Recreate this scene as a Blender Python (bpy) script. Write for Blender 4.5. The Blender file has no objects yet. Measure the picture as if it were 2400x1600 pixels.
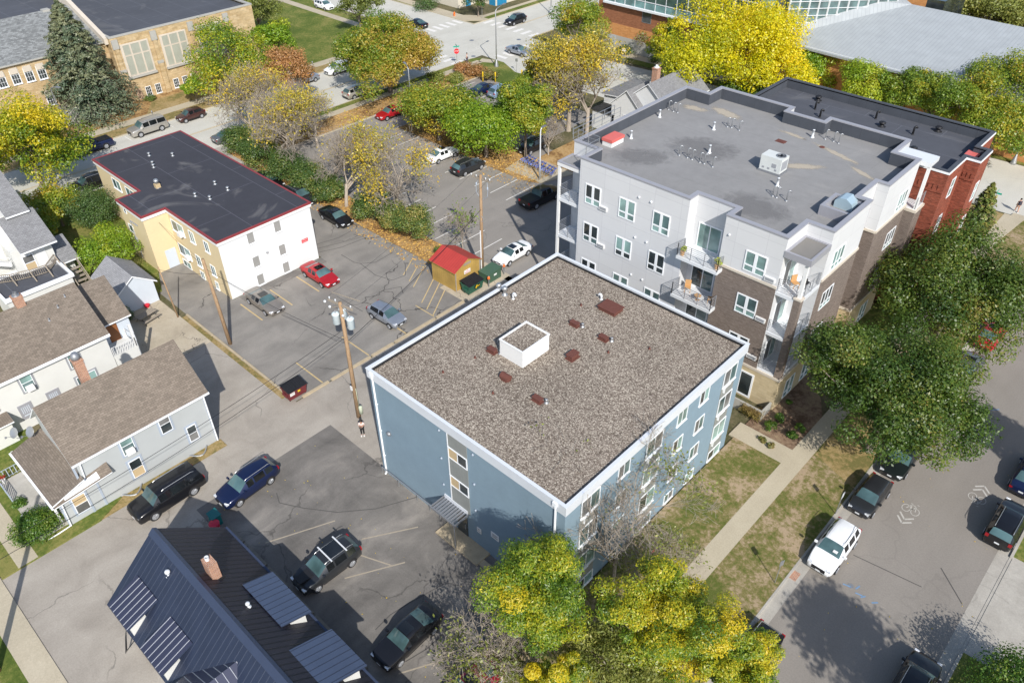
import bpy, math, random
import numpy as np
from mathutils import Vector, Matrix
R = math.radians
SC = bpy.context.scene
COL = SC.collection
rnd = random.Random(7)

# ------------------------------------------------------------------ camera
CAM_H, FPX, PITCH, ROLL, YAW = 45.0, 1834.74446, 0.66980112, 0.00730464, 2.32825282
def cam_axes():
    f = Vector((math.cos(YAW)*math.cos(PITCH), math.sin(YAW)*math.cos(PITCH), -math.sin(PITCH)))
    r = Vector((math.sin(YAW), -math.cos(YAW), 0)); d = f.cross(r)
    c, s = math.cos(ROLL), math.sin(ROLL)
    return c*r+s*d, -s*r+c*d, f
CR, CD, CF = cam_axes()
def G(px, py, z=0.0):
    """point of the place seen at photo pixel (px,py) on the level z"""
    d = CR*((px-1200)/FPX)+CD*((py-800)/FPX)+CF
    t = (z-CAM_H)/d.z
    return Vector((d.x*t, d.y*t, z))
cam = bpy.data.cameras.new('camera'); co = bpy.data.objects.new('camera', cam); COL.objects.link(co)
cam.sensor_width = 36.0; cam.lens = FPX/2400*36; cam.clip_start = 0.5; cam.clip_end = 3000
mw = Matrix((( CR.x, -CD.x, -CF.x, 0), (CR.y, -CD.y, -CF.y, 0), (CR.z, -CD.z, -CF.z, CAM_H), (0, 0, 0, 1)))
co.matrix_world = mw
SC.camera = co

# ------------------------------------------------------------------ light
SUN = Vector((.855*math.cos(R(38.5)), -.52*math.cos(R(38.5)), math.sin(R(38.5)))).normalized()
w = bpy.data.worlds.new('World'); SC.world = w; w.use_nodes = True
nt = w.node_tree; bg = nt.nodes['Background']
sky = nt.nodes.new('ShaderNodeTexSky'); sky.sky_type = 'NISHITA'; sky.sun_disc = False
sky.sun_elevation = R(38.5); sky.sun_rotation = math.atan2(SUN.x, SUN.y)
nt.links.new(sky.outputs[0], bg.inputs[0]); bg.inputs[1].default_value = 0.125
sl = bpy.data.lights.new('sun', 'SUN'); sl.energy = 4.2; sl.angle = R(0.53); sl.color = (1.0, .96, .90)
so = bpy.data.objects.new('sun', sl); COL.objects.link(so); so.rotation_euler = SUN.to_track_quat('Z', 'Y').to_euler()
so.location = (0, 0, 80)
SC.view_settings.view_transform = 'Standard'; SC.view_settings.look = 'None'
SC.view_settings.exposure = 0.36; SC.view_settings.gamma = 1.0
SC.cycles.use_denoising = True
SC.cycles.max_bounces = 6

# ------------------------------------------------------------------ materials
class NT:
    def __init__(s, name):
        s.m = bpy.data.materials.new(name); s.m.use_nodes = True
        s.t = s.m.node_tree; s.n = s.t.nodes; s.b = s.n['Principled BSDF']; s._c = {}
    def new(s, t, **k):
        n = s.n.new('ShaderNode'+t)
        for a, v in k.items(): setattr(n, a, v)
        return n
    def link(s, a, b): s.t.links.new(a, b)
    def coord(s, kind='Object', scale=(1, 1, 1), rot=(0, 0, 0)):
        key = (kind, scale, rot)
        if key not in s._c:
            mp = s.new('Mapping'); mp.inputs['Scale'].default_value = scale; mp.inputs['Rotation'].default_value = rot
            if kind == 'Pos': s.link(s.new('NewGeometry').outputs['Position'], mp.inputs[0])
            else: s.link(s.new('TexCoord').outputs[kind], mp.inputs[0])
            s._c[key] = mp.outputs[0]
        return s._c[key]
    def noise(s, scale, detail=4, rough=.6, kind='Pos', sc=(1, 1, 1), dist=0, rot=(0, 0, 0)):
        n = s.new('TexNoise'); n.inputs['Scale'].default_value = scale; n.inputs['Detail'].default_value = detail
        n.inputs['Roughness'].default_value = rough; n.inputs['Distortion'].default_value = dist
        s.link(s.coord(kind, sc, rot), n.inputs['Vector']); return n.outputs[0]
    def ramp(s, x, stops):
        r = s.new('ValToRGB'); e = r.color_ramp.elements
        while len(e) < len(stops): e.new(.5)
        for el, (p, c) in zip(e, stops):
            el.position = p; el.color = (c, c, c, 1) if isinstance(c, (int, float)) else (*c, 1)
        s.link(x, r.inputs[0]); return r.outputs[0]
    def mix(s, f, a, b, mode='MIX'):
        m = s.new('Mix', data_type='RGBA', blend_type=mode)
        for v, i in ((f, 0), (a, 6), (b, 7)):
            if isinstance(v, (int, float)): m.inputs[i].default_value = v if i == 0 else (v, v, v, 1)
            elif isinstance(v, tuple): m.inputs[i].default_value = (*v, 1)
            else: s.link(v, m.inputs[i])
        return m.outputs[2]
    def bump(s, x, strength=.3, dist=.02):
        b = s.new('Bump'); b.inputs[0].default_value = strength; b.inputs[1].default_value = dist
        s.link(x, b.inputs['Height']); s.link(b.outputs[0], s.b.inputs['Normal'])
    def out(s, col, rough=.85, metal=0, spec=.3):
        if isinstance(col, tuple): s.b.inputs['Base Color'].default_value = (*col, 1)
        else: s.link(col, s.b.inputs['Base Color'])
        s.b.inputs['Roughness'].default_value = rough; s.b.inputs['Metallic'].default_value = metal
        s.b.inputs['Specular IOR Level'].default_value = spec
        return s.m

def sc3(c, k): return tuple(min(1, v*k) for v in c)
def plain(name, c, rough=.7, metal=0, spec=.4, var=.10, scale=1.5):
    """painted or plain surface with faint soiling"""
    t = NT(name)
    n = t.noise(scale, 5, .65); n2 = t.noise(scale*9, 3, .6)
    f = t.mix(.35, n, n2)
    return t.out(t.ramp(f, [(.25, sc3(c, 1-var)), (.75, sc3(c, 1+var*.6))]), rough, metal, spec)
def asphalt(name, dark, mid, light, cracks=.5, scale=.25, rot=0, seal=0.0, crackscale=.11):
    t = NT(name)
    big = t.noise(scale, 6, .62, dist=.6); stre = t.noise(.5, 4, .6, sc=(1, .14, 1), rot=(0, 0, rot)); fine = t.noise(9, 4, .7); spk = t.noise(38, 2, .8)
    base = t.ramp(t.mix(.4, big, stre), [(.30, dark), (.5, mid), (.70, light)])
    base = t.mix(.5, base, t.ramp(fine, [(.25, .55), (.75, 1.0)]), 'MULTIPLY')
    base = t.mix(.45, base, t.ramp(spk, [(.3, .6), (.7, 1.0)]), 'MULTIPLY')
    if cracks:
        v = t.new('TexVoronoi', feature='DISTANCE_TO_EDGE'); v.inputs['Scale'].default_value = crackscale
        wv = t.new('VectorMath', operation='ADD'); sm = t.new('VectorMath', operation='SCALE'); sm.inputs[3].default_value = 4.0
        nn = t.new('TexNoise'); nn.inputs['Scale'].default_value = .35; nn.inputs['Detail'].default_value = 5
        t.link(t.coord('Pos'), nn.inputs['Vector']); t.link(nn.outputs[1], sm.inputs[0])
        t.link(sm.outputs[0], wv.inputs[0]); t.link(t.coord('Pos'), wv.inputs[1]); t.link(wv.outputs[0], v.inputs['Vector'])
        c = t.ramp(v.outputs['Distance'], [(.002, 1), (.007, 0)])
        gate = t.ramp(t.noise(.09, 2), [(.46, 0), (.52, 1)])
        base = t.mix(t.mix(1, t.mix(1, c, gate, 'MULTIPLY'), cracks, 'MULTIPLY'), base, (.035, .033, .032))
    t.bump(spk, .25, .01)
    return t.out(base, .92, 0, .2)
def brick(name, c1, c2, mortar, bw=.22, bh=.075, mort=.012, var=.25):
    t = NT(name)
    b = t.new('TexBrick'); t.link(t.coord('UV'), b.inputs['Vector'])
    b.inputs['Scale'].default_value = 1; b.inputs['Brick Width'].default_value = bw; b.inputs['Row Height'].default_value = bh
    b.inputs['Mortar Size'].default_value = mort; b.inputs['Mortar Smooth'].default_value = .2; b.inputs['Bias'].default_value = -.1
    b.inputs['Color1'].default_value = (*c1, 1); b.inputs['Color2'].default_value = (*c2, 1); b.inputs['Mortar'].default_value = (*mortar, 1)
    n = t.noise(.9, 5); n3 = t.noise(6, 3, kind='UV', sc=(.35, 1, 1))
    c = t.mix(.55, b.outputs[0], t.ramp(n, [(.3, 1-var), (.7, 1.0)]), 'MULTIPLY')
    c = t.mix(.6, c, t.ramp(n3, [(.35, 1-var*1.3), (.65, 1.0)]), 'MULTIPLY')
    t.bump(b.outputs['Fac'], -.25, .01)
    return t.out(c, .88, 0, .25)
def lines(name, c, axis=0, pitch=.4, width=.06, c2=None, rough=.6, metal=0, bump=.5, var=.12, spec=.4):
    """siding courses, seams or ribs: narrow lines across one UV axis"""
    t = NT(name); sp = t.new('SeparateXYZ'); t.link(t.coord('UV'), sp.inputs[0])
    m = t.new('Math', operation='DIVIDE'); t.link(sp.outputs[axis], m.inputs[0]); m.inputs[1].default_value = pitch
    fr = t.new('Math', operation='FRACT'); t.link(m.outputs[0], fr.inputs[0])
    k = t.ramp(fr.outputs[0], [(0, 1), (width/pitch*.7, 1), (width/pitch, 0)])
    n = t.noise(.7, 5); base = t.ramp(n, [(.3, sc3(c, 1-var)), (.7, sc3(c, 1+var*.5))])
    col = t.mix(k, base, c2 or sc3(c, .8))
    t.bump(k, bump, .03)
    return t.out(col, rough, metal, spec)
def shingle(name, c, var=.35, row=.16, wid=.33):
    t = NT(name)
    b = t.new('TexBrick'); t.link(t.coord('UV'), b.inputs['Vector'])
    b.inputs['Scale'].default_value = 1; b.inputs['Brick Width'].default_value = wid; b.inputs['Row Height'].default_value = row
    b.inputs['Mortar Size'].default_value = .010; b.inputs['Color1'].default_value = (*sc3(c, 1-var*.5), 1)
    b.inputs['Color2'].default_value = (*sc3(c, 1+var*.5), 1); b.inputs['Mortar'].default_value = (*sc3(c, .5), 1)
    n = t.noise(.5, 5); n2 = t.noise(5, 3)
    col = t.mix(.5, b.outputs[0], t.ramp(n, [(.3, .72), (.7, 1.0)]), 'MULTIPLY')
    col = t.mix(.4, col, t.ramp(n2, [(.3, .7), (.7, 1.0)]), 'MULTIPLY')
    t.bump(b.outputs['Fac'], -.3, .02)
    return t.out(col, .93, 0, .15)
def grass(name, a, b, c, sc=.25):
    t = NT(name)
    n = t.noise(sc, 6, .65, dist=.4); n2 = t.noise(3.2, 5, .7); n3 = t.noise(22, 3, .75)
    col = t.ramp(t.mix(.45, n, n2), [(.42, a), (.5, b), (.58, c)])
    col = t.mix(.75, col, t.ramp(n3, [(.3, .45), (.7, 1.0)]), 'MULTIPLY')
    t.bump(n3, .6, .05)
    return t.out(col, .95, 0, .1)
def membrane(name, c, seam=None, sc=.12, dust=(.5, .48, .44), dustamt=.3, pitch=(3.2, 30), lightseam=1.35):
    """flat roof sheet: soft stains, dust drifts, faint lapped seams"""
    t = NT(name)
    n = t.noise(sc, 5, .6, dist=.8); n2 = t.noise(1.1, 5, .6); n3 = t.noise(14, 3)
    col = t.ramp(t.mix(.4, n, n2), [(.3, sc3(c, .86)), (.7, sc3(c, 1.12))])
    d = t.ramp(t.noise(.16, 4, .55, dist=1.5), [(.60, 0), (.74, dustamt)])
    col = t.mix(d, col, dust)
    b = t.new('TexBrick'); t.link(t.coord('Pos'), b.inputs['Vector'])
    b.inputs['Scale'].default_value = 1; b.inputs['Brick Width'].default_value = pitch[1]; b.inputs['Row Height'].default_value = pitch[0]
    b.inputs['Mortar Size'].default_value = .035; b.inputs['Mortar Smooth'].default_value = .5
    col = t.mix(t.mix(1, b.outputs['Fac'], .55, 'MULTIPLY'), col, sc3(c, lightseam))
    col = t.mix(.3, col, t.ramp(n3, [(.3, .7), (.7, 1.0)]), 'MULTIPLY')
    return t.out(col, .88, 0, .2)

def glassmat(name, c, rough=.06):
    t = NT(name)
    n = t.noise(.6, 3, .5)
    return t.out(t.ramp(n, [(.35, sc3(c, .55)), (.65, sc3(c, 1.25))]), rough, 0, .9)

MT = {}
def defmats():
    d = MT
    d['ground'] = grass('ground_soil', (.10, .10, .045), (.14, .13, .07), (.2, .17, .1))
    d['street'] = asphalt('street_surface', (.255, .23, .202), (.295, .268, .237), (.335, .305, .27), .10, .1, crackscale=.07)
    d['concrete_road'] = asphalt('concrete_road', (.54, .525, .465), (.62, .605, .54), (.68, .665, .60), .15, .15)
    d['alley'] = asphalt('alley_asphalt', (.31, .275, .235), (.41, .37, .318), (.50, .455, .395), .45, .35)
    d['lot_dark'] = asphalt('lot_asphalt_dark', (.115, .108, .10), (.215, .2, .183), (.385, .352, .312), .5, .28, rot=.5)
    d['lot_mid'] = asphalt('lot_asphalt_mid', (.19, .178, .163), (.285, .266, .24), (.38, .352, .315), .9, .26, rot=-.4)
    d['lot_far'] = asphalt('lot_asphalt_far', (.265, .245, .222), (.315, .292, .265), (.37, .342, .31), .3, .15)
    d['concrete'] = asphalt('walk_concrete', (.46, .40, .295), (.53, .465, .345), (.60, .53, .40), 0, .3)
    d['concrete_grey'] = asphalt('kerb_concrete', (.36, .335, .295), (.46, .43, .38), (.55, .52, .46), .2, .5)
    d['grass_dry'] = grass('lawn_dry', (.125, .15, .035), (.245, .21, .085), (.46, .35, .23), .30)
    d['grass_tan'] = grass('lawn_tan', (.20, .18, .065), (.36, .265, .115), (.44, .33, .17), .3)
    d['grass_green'] = grass('lawn_green', (.10, .145, .030), (.16, .195, .045), (.27, .255, .08), .2)
    d['mulch'] = grass('mulch_leaves', (.24, .135, .06), (.44, .28, .12), (.55, .37, .18), .4)
    d['soil'] = grass('planting_soil', (.15, .095, .062), (.28, .19, .13), (.35, .26, .165), .5)
    d['white_line'] = plain('white_line_paint', (.72, .70, .66), .8, var=.25, scale=4)
    d['yellow_line'] = plain('yellow_line_paint', (.55, .41, .20), .85, var=.35, scale=3)
    d['faded_line'] = plain('faded_line_paint', (.36, .31, .24), .9, var=.3, scale=5)
    d['blue_line'] = plain('blue_marking_paint', (.16, .27, .42), .85, var=.4, scale=6)
    d['white'] = plain('white_paint', (.72, .72, .71), .6, var=.06)
    d['white_trim'] = plain('white_trim', (.80, .82, .84), .5, var=.05)
    d['metal_white'] = plain('white_metal', (.72, .74, .76), .35, .1, .5, .05)
    d['galv'] = plain('galvanised_metal', (.45, .46, .47), .42, .7, .5, .15, 3)
    d['grey_metal'] = plain('grey_metal', (.30, .31, .33), .45, .5, .5, .1)
    d['black'] = plain('black_plastic', (.018, .018, .02), .5, var=.2)
    d['rubber'] = plain('tyre_rubber', (.022, .022, .024), .85, var=.2)
    d['wood_pole'] = NT('weathered_pole'); t = d['wood_pole']
    n = t.noise(6, 5, .7, sc=(6, 6, .25)); d['wood_pole'] = t.out(t.ramp(n, [(.3, (.17, .105, .06)), (.55, (.36, .24, .14)), (.75, (.45, .34, .23))]), .9)
    d['wood_grey'] = lines('grey_timber', (.33, .28, .22), 0, .14, .02, (.1, .085, .07), .9)
    d['bark'] = NT('bark'); t = d['bark']; n = t.noise(3, 5, .7, sc=(4, 4, .6))
    d['bark'] = t.out(t.ramp(n, [(.3, (.11, .085, .065)), (.7, (.30, .255, .21))]), .95)
    d['bark_pale'] = NT('pale_bark'); t = d['bark_pale']; n = t.noise(3, 5, .7, sc=(4, 4, .6))
    d['bark_pale'] = t.out(t.ramp(n, [(.3, (.23, .19, .15)), (.7, (.46, .40, .33))]), .95)
    d['red'] = plain('red_paint', (.25, .04, .043), .5, var=.12)
    d['yellow'] = plain('yellow_paint', (.75, .52, .02), .5)
    d['orange'] = plain('orange_plastic', (.85, .16, .02), .5)
    d['green_metal'] = plain('green_enamel', (.025, .11, .07), .45, .1, .5, .2, 3)
    d['sign_green'] = plain('sign_green', (.01, .36, .25), .4)
    d['sign_red'] = plain('sign_red', (.65, .03, .04), .4)
    d['glass'] = glassmat('window_glass', (.10, .16, .16))
    d['glass_dark'] = glassmat('window_glass_dark', (.035, .045, .048))
    d['glass_teal'] = glassmat('window_glass_blinds', (.22, .34, .32), .15)
    d['screen_pale'] = plain('pale_screen', (.29, .285, .27), .6, var=.15, scale=1)
    d['glass_grey'] = glassmat('window_screen_grey', (.17, .17, .165), .4)
    d['brick_brown'] = brick('brown_brick', (.125, .093, .078), (.20, .155, .132), (.34, .29, .25))
    d['brick_red'] = brick('red_brick', (.25, .055, .03), (.43, .10, .055), (.31, .145, .10), .24, .08, .010, .45)
    d['brick_orange'] = brick('orange_brick', (.56, .25, .085), (.66, .32, .12), (.5, .27, .13), .6, .2, .012, .2)
    d['brick_rust'] = brick('rust_brick', (.30, .115, .055), (.40, .17, .085), (.3, .15, .09), .5, .12, .012, .3)
    d['brick_chimney'] = brick('chimney_brick', (.40, .15, .075), (.55, .24, .12), (.5, .42, .35), .22, .075, .014, .3)
    d['stone'] = brick('buff_sandstone', (.50, .36, .19), (.66, .51, .31), (.56, .43, .27), .95, .36, .012, .32)
    d['limestone'] = plain('grey_limestone', (.38, .37, .34), .85, var=.12)
    d['gravel_roof'] = NT('gravel_ballast'); t = d['gravel_roof']
    v = t.new('TexVoronoi'); v.inputs['Scale'].default_value = 14.5; t.link(t.coord('Pos'), v.inputs['Vector'])
    hs = t.new('SeparateColor'); t.link(v.outputs['Color'], hs.inputs[0])
    st = t.ramp(hs.outputs[0], [(.05, (.155, .12, .095)), (.35, (.27, .222, .178)), (.7, (.38, .32, .262)), (.95, (.60, .53, .43))])
    st = t.mix(.75, st, t.ramp(v.outputs['Distance'], [(.25, 1.0), (.8, .42)]), 'MULTIPLY')
    st = t.mix(.65, st, t.ramp(t.noise(.22, 5, .6, dist=.5), [(.3, .72), (.65, 1.0)]), 'MULTIPLY')
    t.bump(v.outputs['Distance'], -.6, .05); d['gravel_roof'] = t.out(st, .95, 0, .15)
    d['blue_wall'] = plain('blue_grey_stucco', (.205, .285, .345), .8, var=.12, scale=.6)
    d['blue_panel'] = lines('grey_infill_panel', (.25, .26, .245), 0, .28, .012, (.19, .2, .19), .7)
    d['parapet'] = plain('parapet_metal_white', (.74, .77, .81), .4, .2, .5, .06)
    d['grey_coping'] = plain('coping_grey', (.36, .36, .39), .5, .2, .4, .06)
    d['roof_grey'] = membrane('roof_membrane_grey', (.262, .258, .254), dustamt=.18, pitch=(3.0, 40), lightseam=.8)
    d['roof_black'] = membrane('roof_membrane_black', (.052, .053, .064), dustamt=.45, dust=(.27, .26, .25), pitch=(5.2, 8.5), lightseam=3.2)
    d['roof_slate'] = membrane('roof_membrane_slate', (.085, .09, .105), dustamt=.12, pitch=(4, 7.5), lightseam=2.1)
    d['parapet_dark'] = lines('parapet_dark_sheet', (.068, .075, .09), 0, 1.8, .03, (.04, .045, .055), .7)
    d['fibre'] = NT('fibre_cement_panel'); t = d['fibre']
    b = t.new('TexBrick'); t.link(t.coord('UV'), b.inputs['Vector']); b.offset = 0
    b.inputs['Scale'].default_value = 1; b.inputs['Brick Width'].default_value = 2.55; b.inputs['Row Height'].default_value = 1.25
    b.inputs['Mortar Size'].default_value = .016; b.inputs['Color1'].default_value = (.585, .59, .60, 1); b.inputs['Color2'].default_value = (.61, .615, .625, 1); b.inputs['Mortar'].default_value = (.5, .5, .52, 1)
    d['fibre'] = t.out(t.mix(.25, b.outputs[0], t.ramp(t.noise(.5, 4), [(.3, .85), (.7, 1.0)]), 'MULTIPLY'), .7)
    d['base_buff'] = brick('buff_base_block', (.52, .42, .26), (.58, .48, .31), (.45, .37, .24), .8, .3, .01, .15)
    d['buff_band'] = plain('buff_stone_band', (.56, .50, .42), .8, var=.1)
    d['stucco_yellow'] = plain('yellow_stucco', (.66, .54, .33), .85, var=.08, scale=.5)
    d['stucco_white'] = plain('white_stucco', (.68, .69, .69), .8, var=.03, scale=.5)
    d['siding_grey'] = lines('grey_siding', (.42, .44, .44), 1, .11, .012, (.38, .4, .41), .6, bump=.25, var=.05)
    d['siding_white'] = lines('white_siding', (.64, .64, .61), 1, .11, .012, (.66, .66, .63), .6, bump=.2, var=.05)
    d['siding_blue'] = lines('bluegrey_siding', (.55, .60, .66), 1, .11, .012, (.45, .5, .56), .6, bump=.2, var=.05)
    d['trim_blue'] = plain('bluegrey_trim', (.36, .41, .48), .6)
    d['trim_grey'] = plain('grey_trim', (.30, .31, .33), .6)
    d['shingle_brown'] = shingle('brown_shingle', (.225, .187, .152), .32)
    d['shingle_grey'] = shingle('grey_shingle', (.25, .25, .255), .25)
    d['shingle_pale'] = shingle('pale_grey_shingle', (.33, .33, .34), .18)
    d['slate'] = shingle('slate_roof', (.24, .25, .25), .6, .25, .4)
    d['metal_navy'] = lines('navy_standing_seam', (.030, .040, .072), 0, .42, .05, (.055, .066, .10), .42, .25, .5, .15, .5)
    d['metal_navy_flat'] = plain('navy_metal_trim', (.045, .06, .105), .4, .2, .5)
    d['metal_dark'] = lines('black_ribbed_metal', (.030, .028, .040), 0, .42, .10, (.012, .012, .018), .5, .2, .6, .12, .5)
    d['metal_slate'] = lines('slate_ribbed_metal', (.075, .10, .16), 0, .42, .05, (.035, .045, .075), .42, .2, .6, .1, .5)
    d['metal_bright'] = lines('navy_ribbed_bright_seams', (.045, .05, .085), 0, .42, .055, (.33, .345, .38), .4, .2, .8, .1, .5)
    d['metal_silver'] = lines('silver_standing_seam', (.345, .37, .385), 0, .55, .07, (.26, .28, .30), .75, 0, .15, .10, .5)
    d['red_roof'] = lines('red_ribbed_roof', (.46, .055, .045), 0, .3, .04, (.33, .03, .025), .45, .1, .5, .1)
    d['plywood'] = lines('yellow_plank', (.43, .28, .075), 0, .3, .015, (.22, .14, .04), .8, var=.25)
    d['concrete_yellow'] = plain('yellowed_concrete', (.45, .37, .25), .9, var=.3, scale=2)
    d['patio'] = asphalt('patio_concrete', (.42, .36, .27), (.52, .45, .34), (.58, .51, .40), .9, .5, crackscale=.3)
    d['curtain'] = plain('curtain_cloth', (.5, .38, .22), .9)
defmats()

# ------------------------------------------------------------------ mesh building
class MB:
    """collects boxes, prisms, tubes ... and links them as ONE mesh object"""
    def __init__(s): s.v = []; s.f = []; s.m = []; s.uvo = {}
    def face(s, pts, m=0, uv=None):
        i = len(s.v); s.v += [tuple(p) for p in pts]; s.f.append(tuple(range(i, i+len(pts)))); s.m.append(m)
        if uv: s.uvo[len(s.f)-1] = uv
    def box(s, x0, x1, y0, y1, z0, z1, m=0, mt=None):
        a, b, c, d = (x0, y0), (x1, y0), (x1, y1), (x0, y1)
        s.prism([a, b, c, d], z0, z1, m, mt)
    def prism(s, poly, z0, z1, m=0, mt=None, bottom=True):
        n = len(poly); A = sum(poly[i][0]*poly[(i+1) % n][1]-poly[(i+1) % n][0]*poly[i][1] for i in range(n))
        if A < 0: poly = poly[::-1]
        for i in range(n):
            p, q = poly[i], poly[(i+1) % n]
            s.face([(p[0], p[1], z0), (q[0], q[1], z0), (q[0], q[1], z1), (p[0], p[1], z1)], m)
        s.face([(p[0], p[1], z1) for p in poly], m if mt is None else mt)
        if bottom: s.face([(p[0], p[1], z0) for p in reversed(poly)], m)
    def beam(s, p, q, w, h, m=0, up=(0, 0, 1)):
        p = Vector(p); q = Vector(q); d = (q-p).normalized(); u = Vector(up); sd = d.cross(u)
        if sd.length < 1e-4: sd = d.cross(Vector((1, 0, 0)))
        sd.normalize(); u = sd.cross(d).normalized()
        r = [sd*(a*w/2)+u*(b*h/2) for a, b in ((-1, -1), (1, -1), (1, 1), (-1, 1))]
        A = [p+x for x in r]; B = [q+x for x in r]
        for i in range(4):
            j = (i+1) % 4; s.face([A[i], A[j], B[j], B[i]], m)
        s.face(A[::-1], m); s.face(B, m)
    def tube(s, pts, rad, n=6, m=0, caps=True):
        pts = [Vector(p) for p in pts]; rad = rad if isinstance(rad, (list, tuple)) else [rad]*len(pts)
        rings = []; u = None
        for i, p in enumerate(pts):
            d = (pts[min(i+1, len(pts)-1)]-pts[max(i-1, 0)])
            if d.length < 1e-9: d = Vector((0, 0, 1))
            d.normalize()
            if u is None: u = d.orthogonal().normalized()
            else:
                u = u-d*u.dot(d)
                u = u.normalized() if u.length > 1e-6 else d.orthogonal().normalized()
            b = d.cross(u)
            rings.append([len(s.v)+k for k in range(n)])
            for k in range(n):
                a = 2*math.pi*k/n; s.v.append(tuple(p+(u*math.cos(a)+b*math.sin(a))*rad[i]))
        for A, B in zip(rings, rings[1:]):
            for k in range(n):
                l = (k+1) % n; s.f.append((A[k], A[l], B[l], B[k])); s.m.append(m)
        if caps:
            s.f.append(tuple(reversed(rings[0]))); s.m.append(m); s.f.append(tuple(rings[-1])); s.m.append(m)
    def lathe(s, prof, c=(0, 0, 0), n=12, m=0):
        rings = []
        for r, z in prof:
            rings.append([len(s.v)+k for k in range(n)])
            for k in range(n):
                a = 2*math.pi*k/n; s.v.append((c[0]+r*math.cos(a), c[1]+r*math.sin(a), c[2]+z))
        for A, B in zip(rings, rings[1:]):
            for k in range(n):
                l = (k+1) % n; s.f.append((A[k], A[l], B[l], B[k])); s.m.append(m)
        s.f.append(tuple(reversed(rings[0]))); s.m.append(m); s.f.append(tuple(rings[-1])); s.m.append(m)
    def slab(s, pts, th, m=0, mb=None):
        """a sheet through pts (CCW from above) with thickness th below it"""
        lo = [(p[0], p[1], p[2]-th) for p in pts]; n = len(pts); mb = m if mb is None else mb
        s.face(pts, m); s.face(lo[::-1], mb)
        for i in range(n):
            j = (i+1) % n; s.face([lo[i], lo[j], pts[j], pts[i]], mb)
    def mesh(s, name, mats, smooth=False):
        me = bpy.data.meshes.new(name); me.from_pydata(s.v, [], s.f)
        for m in mats: me.materials.append(MT[m] if isinstance(m, str) else m)
        me.polygons.foreach_set('material_index', s.m)
        uvl = me.uv_layers.new(name='UVMap').data
        for p in me.polygons:
            if p.index in s.uvo:
                for li, uv in zip(p.loop_indices, s.uvo[p.index]): uvl[li].uv = uv
                continue
            n = p.normal
            if abs(n.z) > .985: t = Vector((1, 0, 0)); b = Vector((0, 1, 0))
            else: t = Vector((-n.y, n.x, 0)).normalized(); b = n.cross(t)
            for li in p.loop_indices:
                co = me.vertices[me.loops[li].vertex_index].co; uvl[li].uv = (co.dot(t), co.dot(b))
        if smooth: me.polygons.foreach_set('use_smooth', [True]*len(me.polygons))
        me.update(); return me
    def build(s, name, mats, parent=None, smooth=False):
        if isinstance(mats, (str, bpy.types.Material)): mats = [mats]
        return place(s.mesh(name, mats, smooth), name, parent)
def place(me, name, parent=None, loc=None, rz=0.0):
    """link a mesh; without loc its vertices are already where they belong (world if the parent is unrotated)"""
    o = bpy.data.objects.new(name, me); COL.objects.link(o)
    if loc is not None: o.location = loc; o.rotation_euler.z = rz
    if parent is not None:
        o.parent = parent
        if loc is None and parent.get('_w'): o.matrix_parent_inverse = Matrix.Translation(-Vector(parent['_w']))
        elif loc is not None and parent.get('_w'): o.matrix_parent_inverse = Matrix.Translation(-Vector(parent['_w']))
    return o
def tag(o, label=None, cat=None, group=None, kind=None):
    if label: o['label'] = label
    if cat: o['category'] = cat
    if group: o['group'] = group
    if kind: o['kind'] = kind
    return o
def thing(name, label, cat, loc=(0, 0, 0), rz=0.0, group=None, world=False):
    """an Empty at the thing's base; world=True: its parts are given in world coordinates"""
    o = bpy.data.objects.new(name, None); COL.objects.link(o); o.location = loc; o.rotation_euler.z = rz
    o.empty_display_size = .3
    if world: o['_w'] = tuple(loc)
    return tag(o, label, cat, group)
def struct(name, mb, mats): return tag(mb.build(name, mats), kind='structure')
def sheet(name, poly, lvl, mat, kind='structure'):
    m = MB(); poly = [tuple(p)[:2] for p in poly]
    A = sum(poly[i][0]*poly[(i+1) % len(poly)][1]-poly[(i+1) % len(poly)][0]*poly[i][1] for i in range(len(poly)))
    if A < 0: poly = poly[::-1]
    m.face([(x, y, lvl) for x, y in poly]); return tag(m.build(name, mat), kind=kind)
def rect(x0, x1, y0, y1): return [(x0, y0), (x1, y0), (x1, y1), (x0, y1)]
def copy_tree(o, parent=None):
    c = o.copy(); COL.objects.link(c)
    if parent is not None: c.parent = parent
    for ch in o.children: copy_tree(ch, c)
    return c
def text_mesh(s, size, depth=.004):
    c = bpy.data.curves.new('lettering', 'FONT'); c.body = s; c.size = size; c.align_x = 'CENTER'; c.align_y = 'CENTER'; c.extrude = depth
    o = bpy.data.objects.new('lettering', c); COL.objects.link(o)
    bpy.context.view_layer.update()
    me = bpy.data.meshes.new_from_object(o.evaluated_get(bpy.context.evaluated_depsgraph_get()))
    bpy.data.objects.remove(o); bpy.data.curves.remove(c); return me
def lettering(s, size, mat, parent, loc, rot):
    me = text_mesh(s, size); me.materials.clear(); me.materials.append(MT[mat])
    o = bpy.data.objects.new('lettering', me); COL.objects.link(o); o.location = loc; o.rotation_euler = rot
    if parent is not None:
        o.parent = parent
        if parent.get('_w'): o.matrix_parent_inverse = Matrix.Translation(-Vector(parent['_w']))
    return o
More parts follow.
